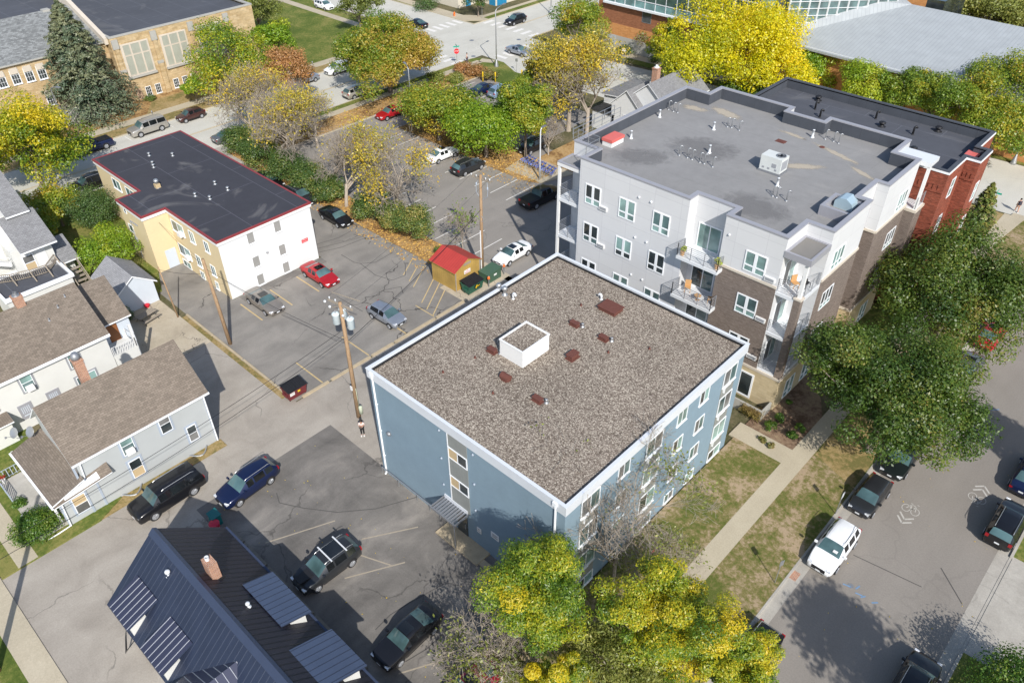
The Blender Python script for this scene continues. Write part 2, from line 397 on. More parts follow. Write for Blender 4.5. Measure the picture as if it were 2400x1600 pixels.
# ------------------------------------------------------------------ ground, roads, walks
g = MB(); g.face([(-1500, -1500, 0), (1500, -1500, 0), (1500, 1500, 0), (-1500, 1500, 0)]); struct('ground', g, 'ground')
L1, L2, L3, L4 = .004, .008, .012, .016
sheet('street', rect(-8.05, 2.2, -60, 99), L1, 'street')
sheet('cross_street', [(-97.5, 95.6), (-91.5, 95.4), (-87, 93.3), (-20, 97.3), (40, 99.5), (40, 117), (-15, 112), (-60, 110), (-79, 107.9), (-97.5, 108.2)], L2, 'concrete_road')
sheet('avenue', rect(-110.4, -97.0, -60, 260), L1, 'concrete_road')
sheet('side_street', rect(-260, -110.4, 96.0, 106.9), L2, 'concrete_road')
sheet('avenue_driveway', [(-97.2, 37.6), (-97.2, 46.3), (-90.5, 45), (-90.5, 38.5)], L3, 'concrete_grey')
sheet('alley', rect(-46.8, -35.4, -.8, 49), L1, 'alley')
sheet('rear_yard_asphalt', rect(-59.6, -46.8, 14.3, 22.9), L1, 'alley')
sheet('side_yard_asphalt', rect(-36, -18, -.8, 3.6), L2, 'alley')
sheet('parking_lot_dark', rect(-42.45, -17.6, 11.2, 23.2), L2, 'lot_dark')
sheet('parking_lot_yellow', [(-74, 22.9), (-46.9, 22.9), (-46.9, 45.1), (-90.8, 45.1), (-90.8, 38), (-64, 38), (-64, 27.3), (-74, 27.3)], L2, 'lot_mid')
sheet('parking_lot_rear', [(-89.8, 48.3), (-42, 48.3), (-42, 75), (-66, 75), (-66, 88.2), (-89.8, 88.2)], L1, 'lot_far')
# street side strips on the right
kb = MB()
for x0, x1, z in ((-8.2, -8.05, .13), (2.2, 2.38, .13)): [kb.box(x0, x1, ya, yb, -.02, zz) for ya, yb, zz in (((-60, 97, z),) if x0 < 0 else ((-60, 37.4, z), (37.4, 47.0, .03), (47.0, 97, z)))]
struct('kerb', kb, 'concrete_grey')
gt = MB()
for x0, x1 in ((-8.05, -7.35), (1.45, 2.2)): gt.face([(x0, -60, L2), (x1, -60, L2), (x1, 97, L2), (x0, 97, L2)])
struct('gutter', gt, 'concrete_grey')
def block(name, poly, mat, z=.11): m = MB(); m.prism(poly, -.02, z); return struct(name, m, mat)
block('terrace_lawn', rect(-12.0, -8.2, -60, 96.8), 'grass_dry')
block('sidewalk', rect(-13.43, -12.0, -60, 97.2), 'concrete', .118)
block('front_lawn', rect(-17.55, -13.43, 10, 44.25), 'grass_dry')
block('front_path', rect(-18, -13.43, 44.25, 46.1), 'concrete', .122)
block('planting_bed', [(-17.6, 46.1), (-13.43, 46.1), (-13.43, 51.2), (-14.4, 53), (-16.9, 56), (-17.6, 56)], 'soil')
block('side_lawn', rect(-16.9, -13.43, 56, 94), 'grass_green', .108)
sheet('tan_leaf_patch', [(-11.9, 46.9), (-8.3, 45.6), (-8.3, 52), (-11.9, 54)], .114, 'grass_tan')
block('corner_lawn', [(-17.5, 90), (-11.9, 90), (-11.9, 97), (-17.5, 97)], 'grass_tan', .109)
block('corner_walk', [(-13.2, 90.5), (-11.9, 90.5), (-11.2, 98), (-12.7, 98)], 'concrete', .125)
block('far_sidewalk', [(-30, 113.8), (-15, 114.6), (30, 120), (30, 122), (-15, 116.6), (-30, 115.6)], 'concrete', .12)
block('far_verge', [(-86, 108.6), (-60, 110.4), (-15, 112.3), (30, 117.2), (30, 120), (-15, 114.6), (-60, 112.2), (-86, 110.5)], 'grass_green', .11)
block('museum_walk', [(-86, 110.5), (-60, 112.2), (-30, 113.8), (-30, 115.6), (-60, 113.3), (-92, 113.3), (-92, 110.5)], 'concrete', .118)
block('right_lawn', [(2.38, 47.2), (40, 47.2), (40, 96), (2.38, 96)], 'grass_green')
block('right_driveway', rect(2.38, 40, 37.6, 47.2), 'concrete_grey', .06)
block('right_yard', rect(2.38, 40, -60, 37.6), 'grass_green')
# avenue sides
ak = MB(); ak.box(-97.0, -96.85, 47.5, 93, -.02, .13); ak.box(-97.0, -96.85, -60, 37.2, -.02, .13); ak.box(-110.55, -110.4, -60, 95.9, -.02, .13)
ak.box(-97.15, -97.0, 108.6, 200, -.02, .13); ak.box(-110.55, -110.4, 107, 200, -.02, .13); ak.box(-200, -110.55, 106.9, 107.05, -.02, .13); ak.box(-200, -110.55, 95.85, 96, -.02, .13)
struct('avenue_kerb', ak, 'concrete')
block('school_terrace', rect(-113.0, -110.55, -60, 95.8), 'grass_tan')
block('school_sidewalk', rect(-114.9, -113.0, -60, 95.8), 'concrete', .118)
block('school_bed', rect(-121.2, -114.9, 10, 72), 'mulch', .105)
sheet('school_grass', [(-119.4, 47), (-115, 44), (-115, 71.9), (-119.4, 71.9)], .112, 'grass_tan')
block('big_lawn', rect(-150, -114.9, 72, 91), 'grass_green')
block('lawn_walk', rect(-220, -114.9, 91, 92.7), 'concrete', .118)
block('lawn_verge', rect(-220, -113, 92.7, 95.8), 'grass_green', .109)
block('avenue_verge', rect(-96.85, -95.6, 46, 93), 'grass_green')
block('avenue_verge_south', rect(-96.85, -90.8, -60, 38), 'grass_green')
block('avenue_sidewalk', rect(-95.6, -94.2, 46, 93), 'concrete', .118)
block('lot_verge', rect(-94.2, -89.9, 46, 92), 'mulch', .108)
lk = MB(); lk.box(-89.95, -89.8, 48.3, 88, -.02, .14); struct('lot_kerb', lk, 'concrete')
block('corner_verge', [(-97, 93), (-95.8, 94.4), (-93.5, 95.2), (-91.6, 95.3), (-87, 93.2), (-80, 93.6), (-80, 88.2), (-94, 88.2)], 'grass_green', .112)
block('corner_ramp', [(-95.6, 94.2), (-93.4, 95.1), (-92.6, 93.9), (-94.9, 92.6)], 'concrete', .118)
block('far_corner_walk', [(-118, 107), (-113.5, 107.1), (-110.6, 109.9), (-110.6, 140), (-113, 140), (-113, 112), (-116, 109.5), (-160, 109.5), (-160, 108.2)], 'concrete', .12)
block('far_corner_verge', [(-160, 107.05), (-118, 107.05), (-118, 108.1), (-160, 108.1)], 'grass_green', .11)
block('far_corner_verge_east', [(-110.6, 111), (-110.6, 140), (-111.9, 140), (-111.9, 111)], 'grass_green', .128)
block('hedge_bed', [(-95, 45.1), (-54.6, 45.1), (-52.6, 46.5), (-52.8, 48.4), (-95, 48.4)], 'mulch')
block('island_bed', [(-84, 66), (-67.5, 65.8), (-60.9, 65.8), (-58.2, 66.6), (-63.9, 66.7), (-64.6, 71.6), (-72, 72.2), (-84, 71.5)], 'mulch')
block('bike_pad', [(-63.9, 66.5), (-57.9, 66.8), (-56.5, 71.6), (-64.6, 71.6)], 'concrete', .118)
block('side_bed', [(-63, 71.6), (-50, 71.6), (-50, 80), (-63, 80)], 'mulch', .1)
# yards on the left
block('house_lawn', [(-90, -0.75), (-46.55, -0.75), (-46.55, 6), (-47.5, 8), (-57, 8), (-57, 6), (-90, 6)], 'grass_green')
block('front_walk_left', rect(-90, -46.6, .35, 1.65), 'concrete', .118)
block('town_sidewalk', rect(-90, -10, -2.4, -.8), 'concrete', .06)
block('yard_bottom', rect(-90, -10, -12, -2.4), 'grass_green', .055)
block('house_strip', rect(-47.6, -46.6, 6, 16.2), 'grass_tan', .06)
block('back_lawn', [(-96, 18.6), (-70.6, 18.6), (-70.6, 23.2), (-75, 25), (-79.2, 25), (-79.2, 27.2), (-96, 27.2)], 'grass_green', .1)
block('patio', rect(-70, -59.6, 16.2, 22.3), 'patio', .05)
lc = MB()
for y0, y1, x0, x1 in ((22.75, 22.95, -65, -60.2), (22.75, 22.95, -60.0, -55.2), (22.75, 22.95, -54.9, -50.2), (22.75, 22.95, -50, -47.4)): lc.box(x0, x1, y0, y1, 0, .15)
for y0, y1 in ((23.6, 26.3), (26.6, 30.9), (31.1, 33.6), (33.8, 38.8), (39, 42.7)): lc.box(-47.0, -46.75, y0, y1, 0, .13)
struct('lot_edge_kerb', lc, 'concrete_yellow')
block('weed_strip', [(-65, 22.3), (-48, 22.3), (-48, 22.74), (-65, 22.74)], 'grass_tan', .03)
block('dumpster_pad', [(-50.4, 42.7), (-46.75, 42.7), (-46.75, 49.2), (-50.4, 49.2)], 'patio', .04)
block('building_apron', [(-64, 28), (-62.9, 28), (-62.9, 37.9), (-64, 37.9)], 'lot_dark', .05)
# painted markings
def strip(m, a, b, w, z):
    a = Vector((a[0], a[1], 0)); b = Vector((b[0], b[1], 0)); d = (b-a).normalized(); n = Vector((-d.y, d.x, 0))*w/2
    m.face([(p.x, p.y, z) for p in (a-n, b-n, b+n, a+n)])
m = MB()
for i in range(11): strip(m, (-52.4-2.7*i, 48.85), (-52.4-2.7*i, 53.9), .11, L3)
for i in range(10): strip(m, (-58.2-2.68*i, 60.7), (-58.2-2.68*i, 65.7), .11, L3)
for i in range(8): strip(m, (-70-2.68*i, 80.6), (-70-2.68*i, 85.8), .11, L3)
struct('parking_lines_white', m, 'white_line')
m = MB()
for y in (29.6, 33.0, 36.2): strip(m, (-62.8, y-2.2), (-58.9, y-2.2), .13, L3)
for x, y in ((-52.4, 40.6), (-51.2, 40.2), (-50.0, 39.9)): strip(m, (x, y+3.3), (x+2.6, y-.9), .1, L3)
strip(m, (-49.9, 39.0), (-47.2, 39.0), .1, L3)
for x, y in ((-56.5, 44.3), (-55.2, 44.0), (-54.1, 43.6)): strip(m, (x, y), (x+1.6, y-2.6), .1, L3)
for y in (25.9, 31.0, 35.4): strip(m, (-51.2, y), (-47.2, y), .12, L3)
struct('parking_lines_yellow', m, 'yellow_line')
m = MB()
for a, b in (((-31.5, 17.8), (-29.4, 21.2)), ((-29.8, 15.0), (-27.8, 18.6)), ((-31.2, 16.6), (-28.3, 17.8)), ((-22.0, 13.1), (-20.3, 16.2)), ((-36.2, 13.0), (-34.2, 17.5))): strip(m, a, b, .1, L3)
struct('faded_lot_lines', m, 'faded_line')
m = MB()
for i in range(7): strip(m, (-109.5+1.95*i, 108.6), (-109.5+1.95*i, 111.2), .8, L3)
for i in range(6): strip(m, (-95.2, 97.2+1.75*i), (-92.7, 97.2+1.75*i), .8, L4)
for i in range(6): strip(m, (-115.2, 97.4+1.7*i), (-112.6, 97.4+1.7*i), .8, L4)
for i in range(7): strip(m, (-109.2+1.95*i, 88.9), (-109.2+1.95*i, 91.4), .8, L3)
struct('crosswalk_bars', m, 'white_line')
m = MB()
for dx in (-.12, .12):
    strip(m, (-103.7+dx, 20), (-103.7+dx, 87), .1, L3); strip(m, (-104+dx, 113), (-104+dx, 170), .1, L3)
    strip(m, (-91, 101.3+dx), (-30, 104+dx), .1, L3)
struct('centre_lines', m, 'yellow_line')
m = MB()
for i in range(9): strip(m, (-99.4, 34+i*5.8), (-97.4, 34+i*5.8), .1, L3)
for i in range(9): strip(m, (-110, 32+i*6.2), (-108, 32+i*6.2), .1, L3)
struct('kerb_bay_ticks', m, 'white_line')
MT['faded_white'] = plain('faded_white_paint', (.47, .45, .41), .9, var=.3, scale=7)
def sharrow(cx, cy, sgn):
    m = MB()
    for k in (0, .45):
        for s in (-1, 1): strip(m, (cx+s*.5, cy-sgn*(.15-k)), (cx, cy-sgn*(.65-k)), .13, L3)
    for ox, r in ((-.32, .28), (.32, .28)):
        for i in range(14):
            a, b = 2*math.pi*i/14, 2*math.pi*(i+1)/14
            strip(m, (cx+ox+r*math.cos(a), cy+sgn*(.95+r*1.3*math.sin(a))), (cx+ox+r*math.cos(b), cy+sgn*(.95+r*1.3*math.sin(b))), .055, L3)
    for a, b in (((-.32, .95), (-.1, 1.5)), ((-.1, 1.5), (.22, 1.5)), ((-.1, 1.5), (0, .95)), ((0, .95), (.22, 1.5)), ((.22, 1.5), (.32, .95)), ((-.2, 1.6), (-.05, 1.6)), ((.2, 1.75), (.35, 1.7))):
        strip(m, (cx+a[0], cy+sgn*a[1]), (cx+b[0], cy+sgn*b[1]), .055, L3)
    struct('bicycle_lane_marking', m, 'faded_white')
sharrow(-4.35, 45.6, 1); sharrow(-1.2, 51.9, -1)
m = MB()
for path in ([(1160, 1103), (1085, 1133), (1000, 1158), (880, 1192), (790, 1200), (710, 1190), (655, 1178), (648, 1155)], [(1040, 1368), (960, 1412), (915, 1440), (880, 1475)], [(1038, 1485), (1000, 1520), (950, 1550)], [(738, 574), (795, 557), (825, 540)], [(738, 584), (795, 570), (860, 552)], [(745, 592), (800, 580), (858, 557)], [(800, 597), (830, 615), (845, 618), (880, 615), (920, 592)], [(845, 618), (880, 645), (920, 657), (950, 645), (950, 620)], [(865, 703), (900, 680), (940, 672), (945, 688)], [(790, 695), (850, 730)], [(660, 738), (720, 765), (790, 800)], [(2000, 1300), (2075, 1335), (2160, 1375)], [(2205, 1330), (2255, 1415)]):
    pts = [G(*q) for q in path]
    for a, c in zip(pts, pts[1:]): strip(m, a, c, .07, L4)
struct('sealed_crack', m, 'trim_grey' if False else plain('crack_tar', (.09, .085, .08), .9))
m = MB()
for x, y, dx, dy in ((-5.2, 37.3, .5, .12), (-4.4, 37.5, .1, .4), (-4.3, 37.2, .45, .1), (-3.9, 37.1, .2, .3), (-3.2, 37.2, .3, .3), (-3.6, 61.6, .5, .5), (-4.2, 60.5, .6, .2)): strip(m, (x, y), (x+dx, y+dy), .1, L3)
struct('utility_paint_marks', m, 'blue_line')
for x, y in ((-104, 100), (-97.7, 94.2), (-98, 106)):
    m = MB(); m.lathe([(.42, 0), (.42, .004), (.36, .008)], (x, y, L2), 16); o = m.build('manhole_cover', 'grey_metal')
    tag(o, {-104: 'round iron manhole cover in the middle of the junction', -97.7: 'round iron manhole cover near the stop sign corner', -98: 'round iron manhole cover by the eastern crosswalk of the junction'}[x], 'manhole', 'manhole covers in the junction')
m = MB(); m.lathe([(.2, 0), (.2, .004), (.17, .006)], (-4.75, 37.5, L1), 12); tag(m.build('valve_cover', 'grey_metal'), 'small iron valve cover between blue paint marks on the street', 'valve cover')
m = MB(); m.box(1.5, 2.15, 31.2, 32.5, L2, .03)
for i in range(9): m.box(1.5, 2.15, 31.25+.14*i, 31.32+.14*i, .03, .045)
tag(m.build('storm_drain', plain('rusty_iron', (.2, .07, .035), .8, var=.4, scale=8)), 'rusty iron storm drain grate in the right hand gutter', 'drain')
m = MB(); m.box(-8.12, -7.6, 35.3, 36.1, .0, .02); tag(m.build('kerb_inlet', MT['brick_chimney']), 'orange rusty kerb inlet in front of the white car', 'kerb inlet')
# ------------------------------------------------------------------ building helpers
def inset(poly, t):
    n = len(poly); out = []
    for i in range(n):
        a, b, c = Vector(poly[i-1]), Vector(poly[i]), Vector(poly[(i+1) % n])
        d1 = (b-a).normalized(); d2 = (c-b).normalized()
        n1 = Vector((-d1.y, d1.x)); n2 = Vector((-d2.y, d2.x))
        k = n1+n2
        out.append(tuple(b+k*(t/max(.2, 1+n1.dot(n2)))))
    return out
def ring(m, outer, inner, z0, z1, mi=0, mtop=None, minn=None):
    n = len(outer); mtop = mi if mtop is None else mtop; minn = mi if minn is None else minn
    for i in range(n):
        j = (i+1) % n; a, b, c, d = outer[i], outer[j], inner[j], inner[i]
        m.face([(*a, z0), (*b, z0), (*b, z1), (*a, z1)], mi)
        m.face([(*c, z0), (*d, z0), (*d, z1), (*c, z1)], minn)
        m.face([(*a, z1), (*b, z1), (*c, z1), (*d, z1)], mtop)
        m.face([(*d, z0), (*c, z0), (*b, z0), (*a, z0)], mi)
FACE = {'S': 0, 'E': math.pi/2, 'N': math.pi, 'W': -math.pi/2}
WC = {}
def win(parent, p, face, w, h, kind='slide', glass='glass', frame='white_trim', fw=.06, sill=0, dep=.05, name='window', label=None):
    """window at its lower-left corner p as seen from outside > pane"""
    key = (round(w, 2), round(h, 2), kind, glass, frame, fw, sill)
    if key not in WC:
        f = MB(); g = MB(); gl = []; d = -dep
        def bar(x0, x1, z0, z1, y0=d): f.box(x0, x1, y0, 0, z0, z1)
        bar(-fw, w+fw, h, h+fw); bar(-fw, w+fw, -fw, 0); bar(-fw, 0, 0, h); bar(w, w+fw, 0, h)
        if sill: f.box(-fw-.05, w+fw+.05, -dep-sill, 0, -fw-.05, -fw)
        q = fw*.8; cells = [(0, w, 0, h)]
        if kind == 'slide': bar(w/2-q/2, w/2+q/2, 0, h, d*.8); cells = [(0, w/2-q/2, 0, h), (w/2+q/2, w, 0, h)]
        if kind == 'hung': bar(0, w, h/2-q/2, h/2+q/2, d*.8); cells = [(0, w, 0, h/2-q/2), (0, w, h/2+q/2, h)]
        if kind == 'apt':
            q = .12; r = h*.3
            bar(w/2-q, w/2+q, 0, h); bar(0, w/2-q, r-q/2, r+q/2); bar(w/2+q, w, r-q/2, r+q/2)
            cells = [(a, b, c, e) for a, b in ((0, w/2-q), (w/2+q, w)) for c, e in ((0, r-q/2), (r+q/2, h))]
        if kind == 'apt3':
            q = .05; r = h*.25
            for k in (1, 2): bar(w*k/3-q, w*k/3+q, 0, h)
            bar(0, w, r-q, r+q, d*.7); cells = [(w*k/3+.03, w*(k+1)/3-.03, c, e) for k in range(3) for c, e in ((0, r-q), (r+q, h))]
        if kind.startswith('grid'):
            nx, nz = int(kind[4]), int(kind[5]); q = .03
            for k in range(1, nx): bar(w*k/nx-q/2, w*k/nx+q/2, 0, h, d*.7)
            for k in range(1, nz): bar(0, w, h*k/nz-q/2, h*k/nz+q/2, d*.6)
            cells = [(0, w, 0, h)]
        gm = glass if isinstance(glass, (list, tuple)) else [glass]
        for i, (a, b, c, e) in enumerate(cells): g.face([(a, -dep*.35, c), (b, -dep*.35, c), (b, -dep*.35, e), (a, -dep*.35, e)], i % len(gm))
        WC[key] = (f.mesh(name, [frame]), g.mesh('pane', list(gm)))
    fm, gm = WC[key]
    o = place(fm, name, parent, p, FACE[face]); c = bpy.data.objects.new('pane', gm); COL.objects.link(c); c.parent = o
    if label: o['label'] = label
    return o
MT['rail_grey'] = plain('railing_grey', (.36, .37, .39), .45, .4, .5, .08)
def railing(m, a, b, z, h=1.1, bars=7, post=.05, n=None):
    a = Vector((*a, z)); b = Vector((*b, z)); L = (b-a).length; n = n or max(1, round(L/1.4))
    for i in range(n+1):
        p = a.lerp(b, i/n); m.beam(p, p+Vector((0, 0, h)), post, post, up=(1, 0, 0))
    for k in range(bars):
        zz = .12+(h-.14)*k/(bars-1); m.beam(a+Vector((0, 0, zz)), b+Vector((0, 0, zz)), .02 if k < bars-1 else .05, .024)
def vent_mushroom(parent, x, y, z, r=.18, h=.5, mat='galv', name='roof_vent'):
    m = MB(); m.lathe([(r*1.6, 0), (r*1.5, .03), (r*.8, .06), (r*.75, h*.6), (r*1.3, h*.65), (r*1.35, h*.85), (r*.9, h), (.01, h*1.02)], (x, y, z), 12); m.build(name, mat, parent, True)
def pipe_stub(parent, x, y, z, r=.07, h=.6, mat='metal_white'):
    m = MB(); m.lathe([(r*2, 0), (r*2, .03), (r, .08), (r, h), (r*1.15, h), (r*1.15, h+.05), (.01, h+.06)], (x, y, z), 10); m.build('vent_pipe', mat, parent, True)
def goose(parent, x, y, z, h=.95, r=.05, d=(1, 0), mat='galv'):
    m = MB(); pts = [(x, y, z), (x, y, z+h*.8)]
    for k in range(1, 7):
        a = math.pi*k/6; pts.append((x+d[0]*.13*(1-math.cos(a)), y+d[1]*.13*(1-math.cos(a)), z+h*.8+.16*math.sin(a)))
    m.tube(pts, r, 7); m.lathe([(.14, 0), (.12, .05), (r, .1)], (x, y, z), 8); m.build('gooseneck_vent', mat, parent, True)
def boxvent(parent, x, y, z, a, w=.62, d=.32, h=.26, mat='rust', name='box_vent'):
    m = MB(); ca, sa = math.cos(a), math.sin(a)
    T = lambda u, v, q: (x+u*ca-v*sa, y+u*sa+v*ca, z+q)
    for (u0, u1, v0, v1, q0, q1) in ((-w/2, w/2, -d/2, d/2, .08, h), (-w/2-.06, w/2+.06, -d/2-.05, d/2+.05, h, h+.04), (-w/2-.1, w/2+.1, -d/2-.1, d/2+.1, 0, .03)):
        P = [T(u, v, q) for q in (q0, q1) for u, v in ((u0, v0), (u1, v0), (u1, v1), (u0, v1))]
        for f in ((0, 1, 5, 4), (1, 2, 6, 5), (2, 3, 7, 6), (3, 0, 4, 7), (4, 5, 6, 7), (3, 2, 1, 0)): m.face([P[i] for i in f])
    m.build(name, mat, parent)
MT['rust'] = plain('rusty_red_metal', (.15, .058, .044), .75, .1, .3, .3, 5)
MT['louvre'] = lines('window_shade_slats', (.36, .37, .31), 1, .16, .03, (.25, .26, .22), .6)
MT['salmon'] = plain('salmon_hatch', (.62, .14, .12), .5, var=.08)

# ------------------------------------------------------------------ blue apartment building
b = thing('apartment_building', 'three storey blue-grey apartment block with brown gravel roof and white parapet', 'building', (-26.5, 33, 0), world=True)
P = rect(-35.38, -17.67, 23.02, 42.98)
m = MB(); m.prism(P, 0, 9.5, 0); m.build('wall', 'blue_wall', b)
Po = rect(-35.5, -17.55, 22.9, 43.1)
m = MB(); ring(m, Po, inset(Po, .17), 9.5, 10.25); m.build('parapet', 'parapet', b)
m = MB(); ring(m, inset(Po, -.03), inset(Po, .2), 10.25, 10.30); m.build('coping', 'parapet', b)
m = MB(); ring(m, inset(Po, .17), inset(Po, .3), 9.9, 10.12); m.build('parapet_flashing', 'black', b)
Pi = inset(Po, .17); m = MB(); m.prism(Pi, 9.5, 10.0); rf = m.build('roof', 'gravel_roof', b)
# south wall: stair window panel, lights, signs, pipe rail, canopy
m = MB(); m.box(-27.52, -25.76, 22.985, 23.02, 2.7, 9.5); m.build('infill_panel', 'blue_panel', b, )
for z in (7.28, 4.58): win(b, (-27.46, 22.985, z), 'S', 1.64, .86, 'slide', ('curtain', 'glass_dark'), fw=.07)
m = MB(); m.box(-27.58, -27.5, 22.96, 23.02, 2.7, 9.5); m.build('panel_trim', 'white_trim', b)
for x, z in ((-28.3, 9.1), (-28.3, 6.5), (-28.3, 3.9), (-25.2, 9.05), (-25.2, 6.3), (-25.2, 3.7)):
    m = MB(); m.lathe([(.09, 0), (.09, .06), (.05, .1)], (0, 0, 0), 8); o = m.build('wall_vent', 'trim_blue', None, True); o.location = (x, 23.02, z); o.rotation_euler = (R(90), 0, 0); o.parent = b; o.matrix_parent_inverse = Matrix.Translation(-Vector(b['_w']))
for x in (-34.95, -18.35):
    m = MB(); m.tube([(x, 22.85, 10.1), (x, 22.86, 9.9), (x, 22.94, 9.5), (x, 22.94, .2), (x, 22.8, .08)], .075, 8); m.box(x-.14, x+.14, 22.78, 22.98, 9.85, 10.2)
    for z in (2, 4.6, 7.2): m.box(x-.11, x+.11, 22.93, 23.02, z, z+.06)
    m.build('downspout', 'white_trim', b)
for x, z in ((-33.9, 5.0), (-20.3, 5.0)):
    m = MB(); m.lathe([(.16, 0), (.2, .08), (.17, .2), (.05, .25)], (0, 0, 0), 10); o = m.build('wall_light', 'grey_metal', None, True); o.location = (x, 23.02, z); o.rotation_euler = (R(90), 0, 0); o.parent = b; o.matrix_parent_inverse = Matrix.Translation(-Vector(b['_w']))
m = MB()
for k in range(9): m.box(-28.25+.24*k, -28.25+.24*k+.15, 21.75, 23.0, 2.56, 2.62)
m.box(-28.35, -26.0, 21.68, 21.75, 2.48, 2.66); m.box(-28.42, -28.35, 21.68, 23.02, 2.48, 2.66); m.box(-26.0, -25.93, 21.68, 23.02, 2.48, 2.66)
m.tube([(-28.3, 21.72, 2.5), (-28.3, 23, 1.6)], .03); m.tube([(-26.05, 21.72, 2.5), (-26.05, 21.72, .15)], .04)
m.build('entrance_canopy', 'grey_metal', b)
m = MB(); m.box(-28.3, -26.0, 22.95, 23.02, 2.62, 2.95); m.build('canopy_flashing', 'parapet', b)
m = MB(); m.box(-27.1, -26.1, 22.97, 23.02, .15, 2.25); d = m.build('entrance_door', 'glass_dark', b); m = MB(); m.box(-26.3, -26.25, 22.9, 22.97, .9, 1.3); m.build('handle', 'galv', d)
m = MB(); m.box(-28.1, -24.0, 21.7, 23.02, 0, .14); m.build('entrance_stoop', 'concrete_yellow', b)
m = MB(); m.box(-24.0, -18.4, 21.9, 22.4, 0, .1); m.build('footing', 'concrete_yellow', b)
for (x, w_, z, h_, txt) in ((-25.15, .38, 1.55, .5, ('NO', 'TRESPASSING')), (-23.8, .72, 2.2, .56, ('TENANT', 'PARKING'))):
    m = MB(); m.box(x, x+w_, 22.98, 23.02, z, z+h_); s = m.build('wall_sign', 'white', b)
    for i, tx in enumerate(txt): lettering(tx, .12 if len(tx) < 9 else .055, 'black', s, (x+w_/2, 22.975, z+h_*(.68-.36*i)), (R(90), 0, 0)).matrix_parent_inverse = Matrix.Translation(-Vector(b['_w'])) @ Matrix.Identity(4) if False else Matrix()
m = MB(); m.tube([(-35.2, 22.75, .75), (-28.9, 22.75, .75), (-28.7, 22.75, .68), (-28.7, 22.75, .05)], .045, 7)
for x in (-35.2, -33.3, -31.2, -29.8): m.tube([(x, 22.75, 0), (x, 22.75, .75)], .04, 6)
m.build('pipe_rail', 'galv', b)
# east wall
glz = [('glass_grey', 'glass'), ('glass_dark', 'glass_teal'), ('glass_teal', 'glass_teal'), ('glass', 'glass_grey')]
for y0, y1, zs, wide in ((40.33, 41.95, ((7.89, 9.30), (5.18, 6.69), (2.45, 3.94), (.32, 1.19)), 1), (31.05, 32.72, ((7.89, 9.30), (5.18, 6.69), (2.45, 3.94), (.32, 1.19)), 1), (24.5, 26.15, ((7.89, 9.30), (5.18, 6.69), (2.45, 3.94), (.32, 1.19)), 1),
                         (37.25, 38.3, ((8.24, 9.36), (5.51, 6.7), (2.79, 3.96), (.36, 1.16)), 0), (34.55, 35.6, ((8.24, 9.36), (5.51, 6.7), (2.79, 3.96), (.36, 1.16)), 0), (28.1, 29.2, ((8.24, 9.36), (5.51, 6.7), (2.79, 3.96), (.36, 1.16)), 0)):
    if wide:
        m = MB(); m.box(-17.67, -17.63, y0-.06, y1+.06, 0, 9.5); m.build('infill_panel', 'blue_panel', b)
    for i, (z0, z1) in enumerate(zs):
        win(b, (-17.63 if wide else -17.67, y0, z0), 'E', y1-y0, z1-z0, 'slide', glz[(i*3+int(y0)) % 4], fw=.055, sill=.05)
        if wide and i < 3:
            m = MB(); m.box(-17.63, -17.52, y0+.25, y0+.95, z0-.62, z0-.16); a = m.build('air_conditioner_sleeve', 'blue_panel', b)
            m = MB(); m.box(-17.63, -17.5, y0+.2, y0+1.0, z0-.16, z0-.1); m.box(-17.63, -17.5, y0+.2, y0+.25, z0-.62, z0-.16); m.build('sleeve_hood', 'white_trim', a).matrix_parent_inverse = Matrix()
# roof equipment
x0, x1, y0, y1 = -29.97, -27.8, 30.45, 33.2
m = MB(); m.box(x0, x1, y0, y1, 10.0, 11.32); pn = m.build('stair_penthouse', 'white', b)
Q = rect(x0-.04, x1+.04, y0-.04, y1+.04)
m = MB(); ring(m, Q, inset(Q, .09), 11.32, 11.42); m.build('penthouse_coping', 'white_trim', pn).matrix_parent_inverse = Matrix()
m = MB(); m.box(x0+.12, x1-.12, y0+.12, y1-.12, 11.32, 11.38); m.build('penthouse_roof', 'gravel_roof', pn).matrix_parent_inverse = Matrix()
k = .97
m = MB(); m.prism([(-28.36*k-.75, 41.22*k-.55), (-28.36*k+.75, 41.22*k-.55), (-28.36*k+.75, 41.22*k+.55), (-28.36*k-.75, 41.22*k+.55)], 10.0, 10.28); m.box(-28.36*k-.82, -28.36*k+.82, 41.22*k-.62, 41.22*k+.62, 10.28, 10.36); m.build('roof_hatch', 'rust', b)
for x, y, a in ((-29.17, 37.8, 0), (-26.48, 37.91, 0), (-25.62, 29.57, 0), (-31.55, 31.25, 0)):
    boxvent(b, x*k, y*k, 10.0, a); pipe_stub(b, x*k+.55, y*k+.25, 10.0, .09, .25, 'galv')
boxvent(b, -26.81*k, 34.7*k, 10.0, R(90), .75, .5, .36)
m = MB(); m.tube([(-29.06*k, 29.68*k, 10.25), (-29.06*k+.7, 29.68*k, 10.25)], .26, 14); m.box(-29.06*k+.1, -29.06*k+.6, 29.68*k-.25, 29.68*k+.25, 10.0, 10.25); m.build('round_vent_hood', 'rust', b)
for x, y in ((-36.54, 37.13), (-35.87, 37.12)): vent_mushroom(b, x*k, y*k, 10.0, .17, .75)
goose(b, -34.96*k, 37.14*k, 10.0, .5, .1, (1, 0), 'metal_white'); goose(b, -29.76*k, 41.84*k, 10.0, .35, .09, (-1, 0), 'metal_white')
for x, y in ((-31, 29), (-24.5, 35.8), (-27.5, 27.2), (-22.6, 38.1), (-29.5, 38.9), (-31.5, 26.4)): pipe_stub(b, x, y, 10.0, .05, .12, 'rust')

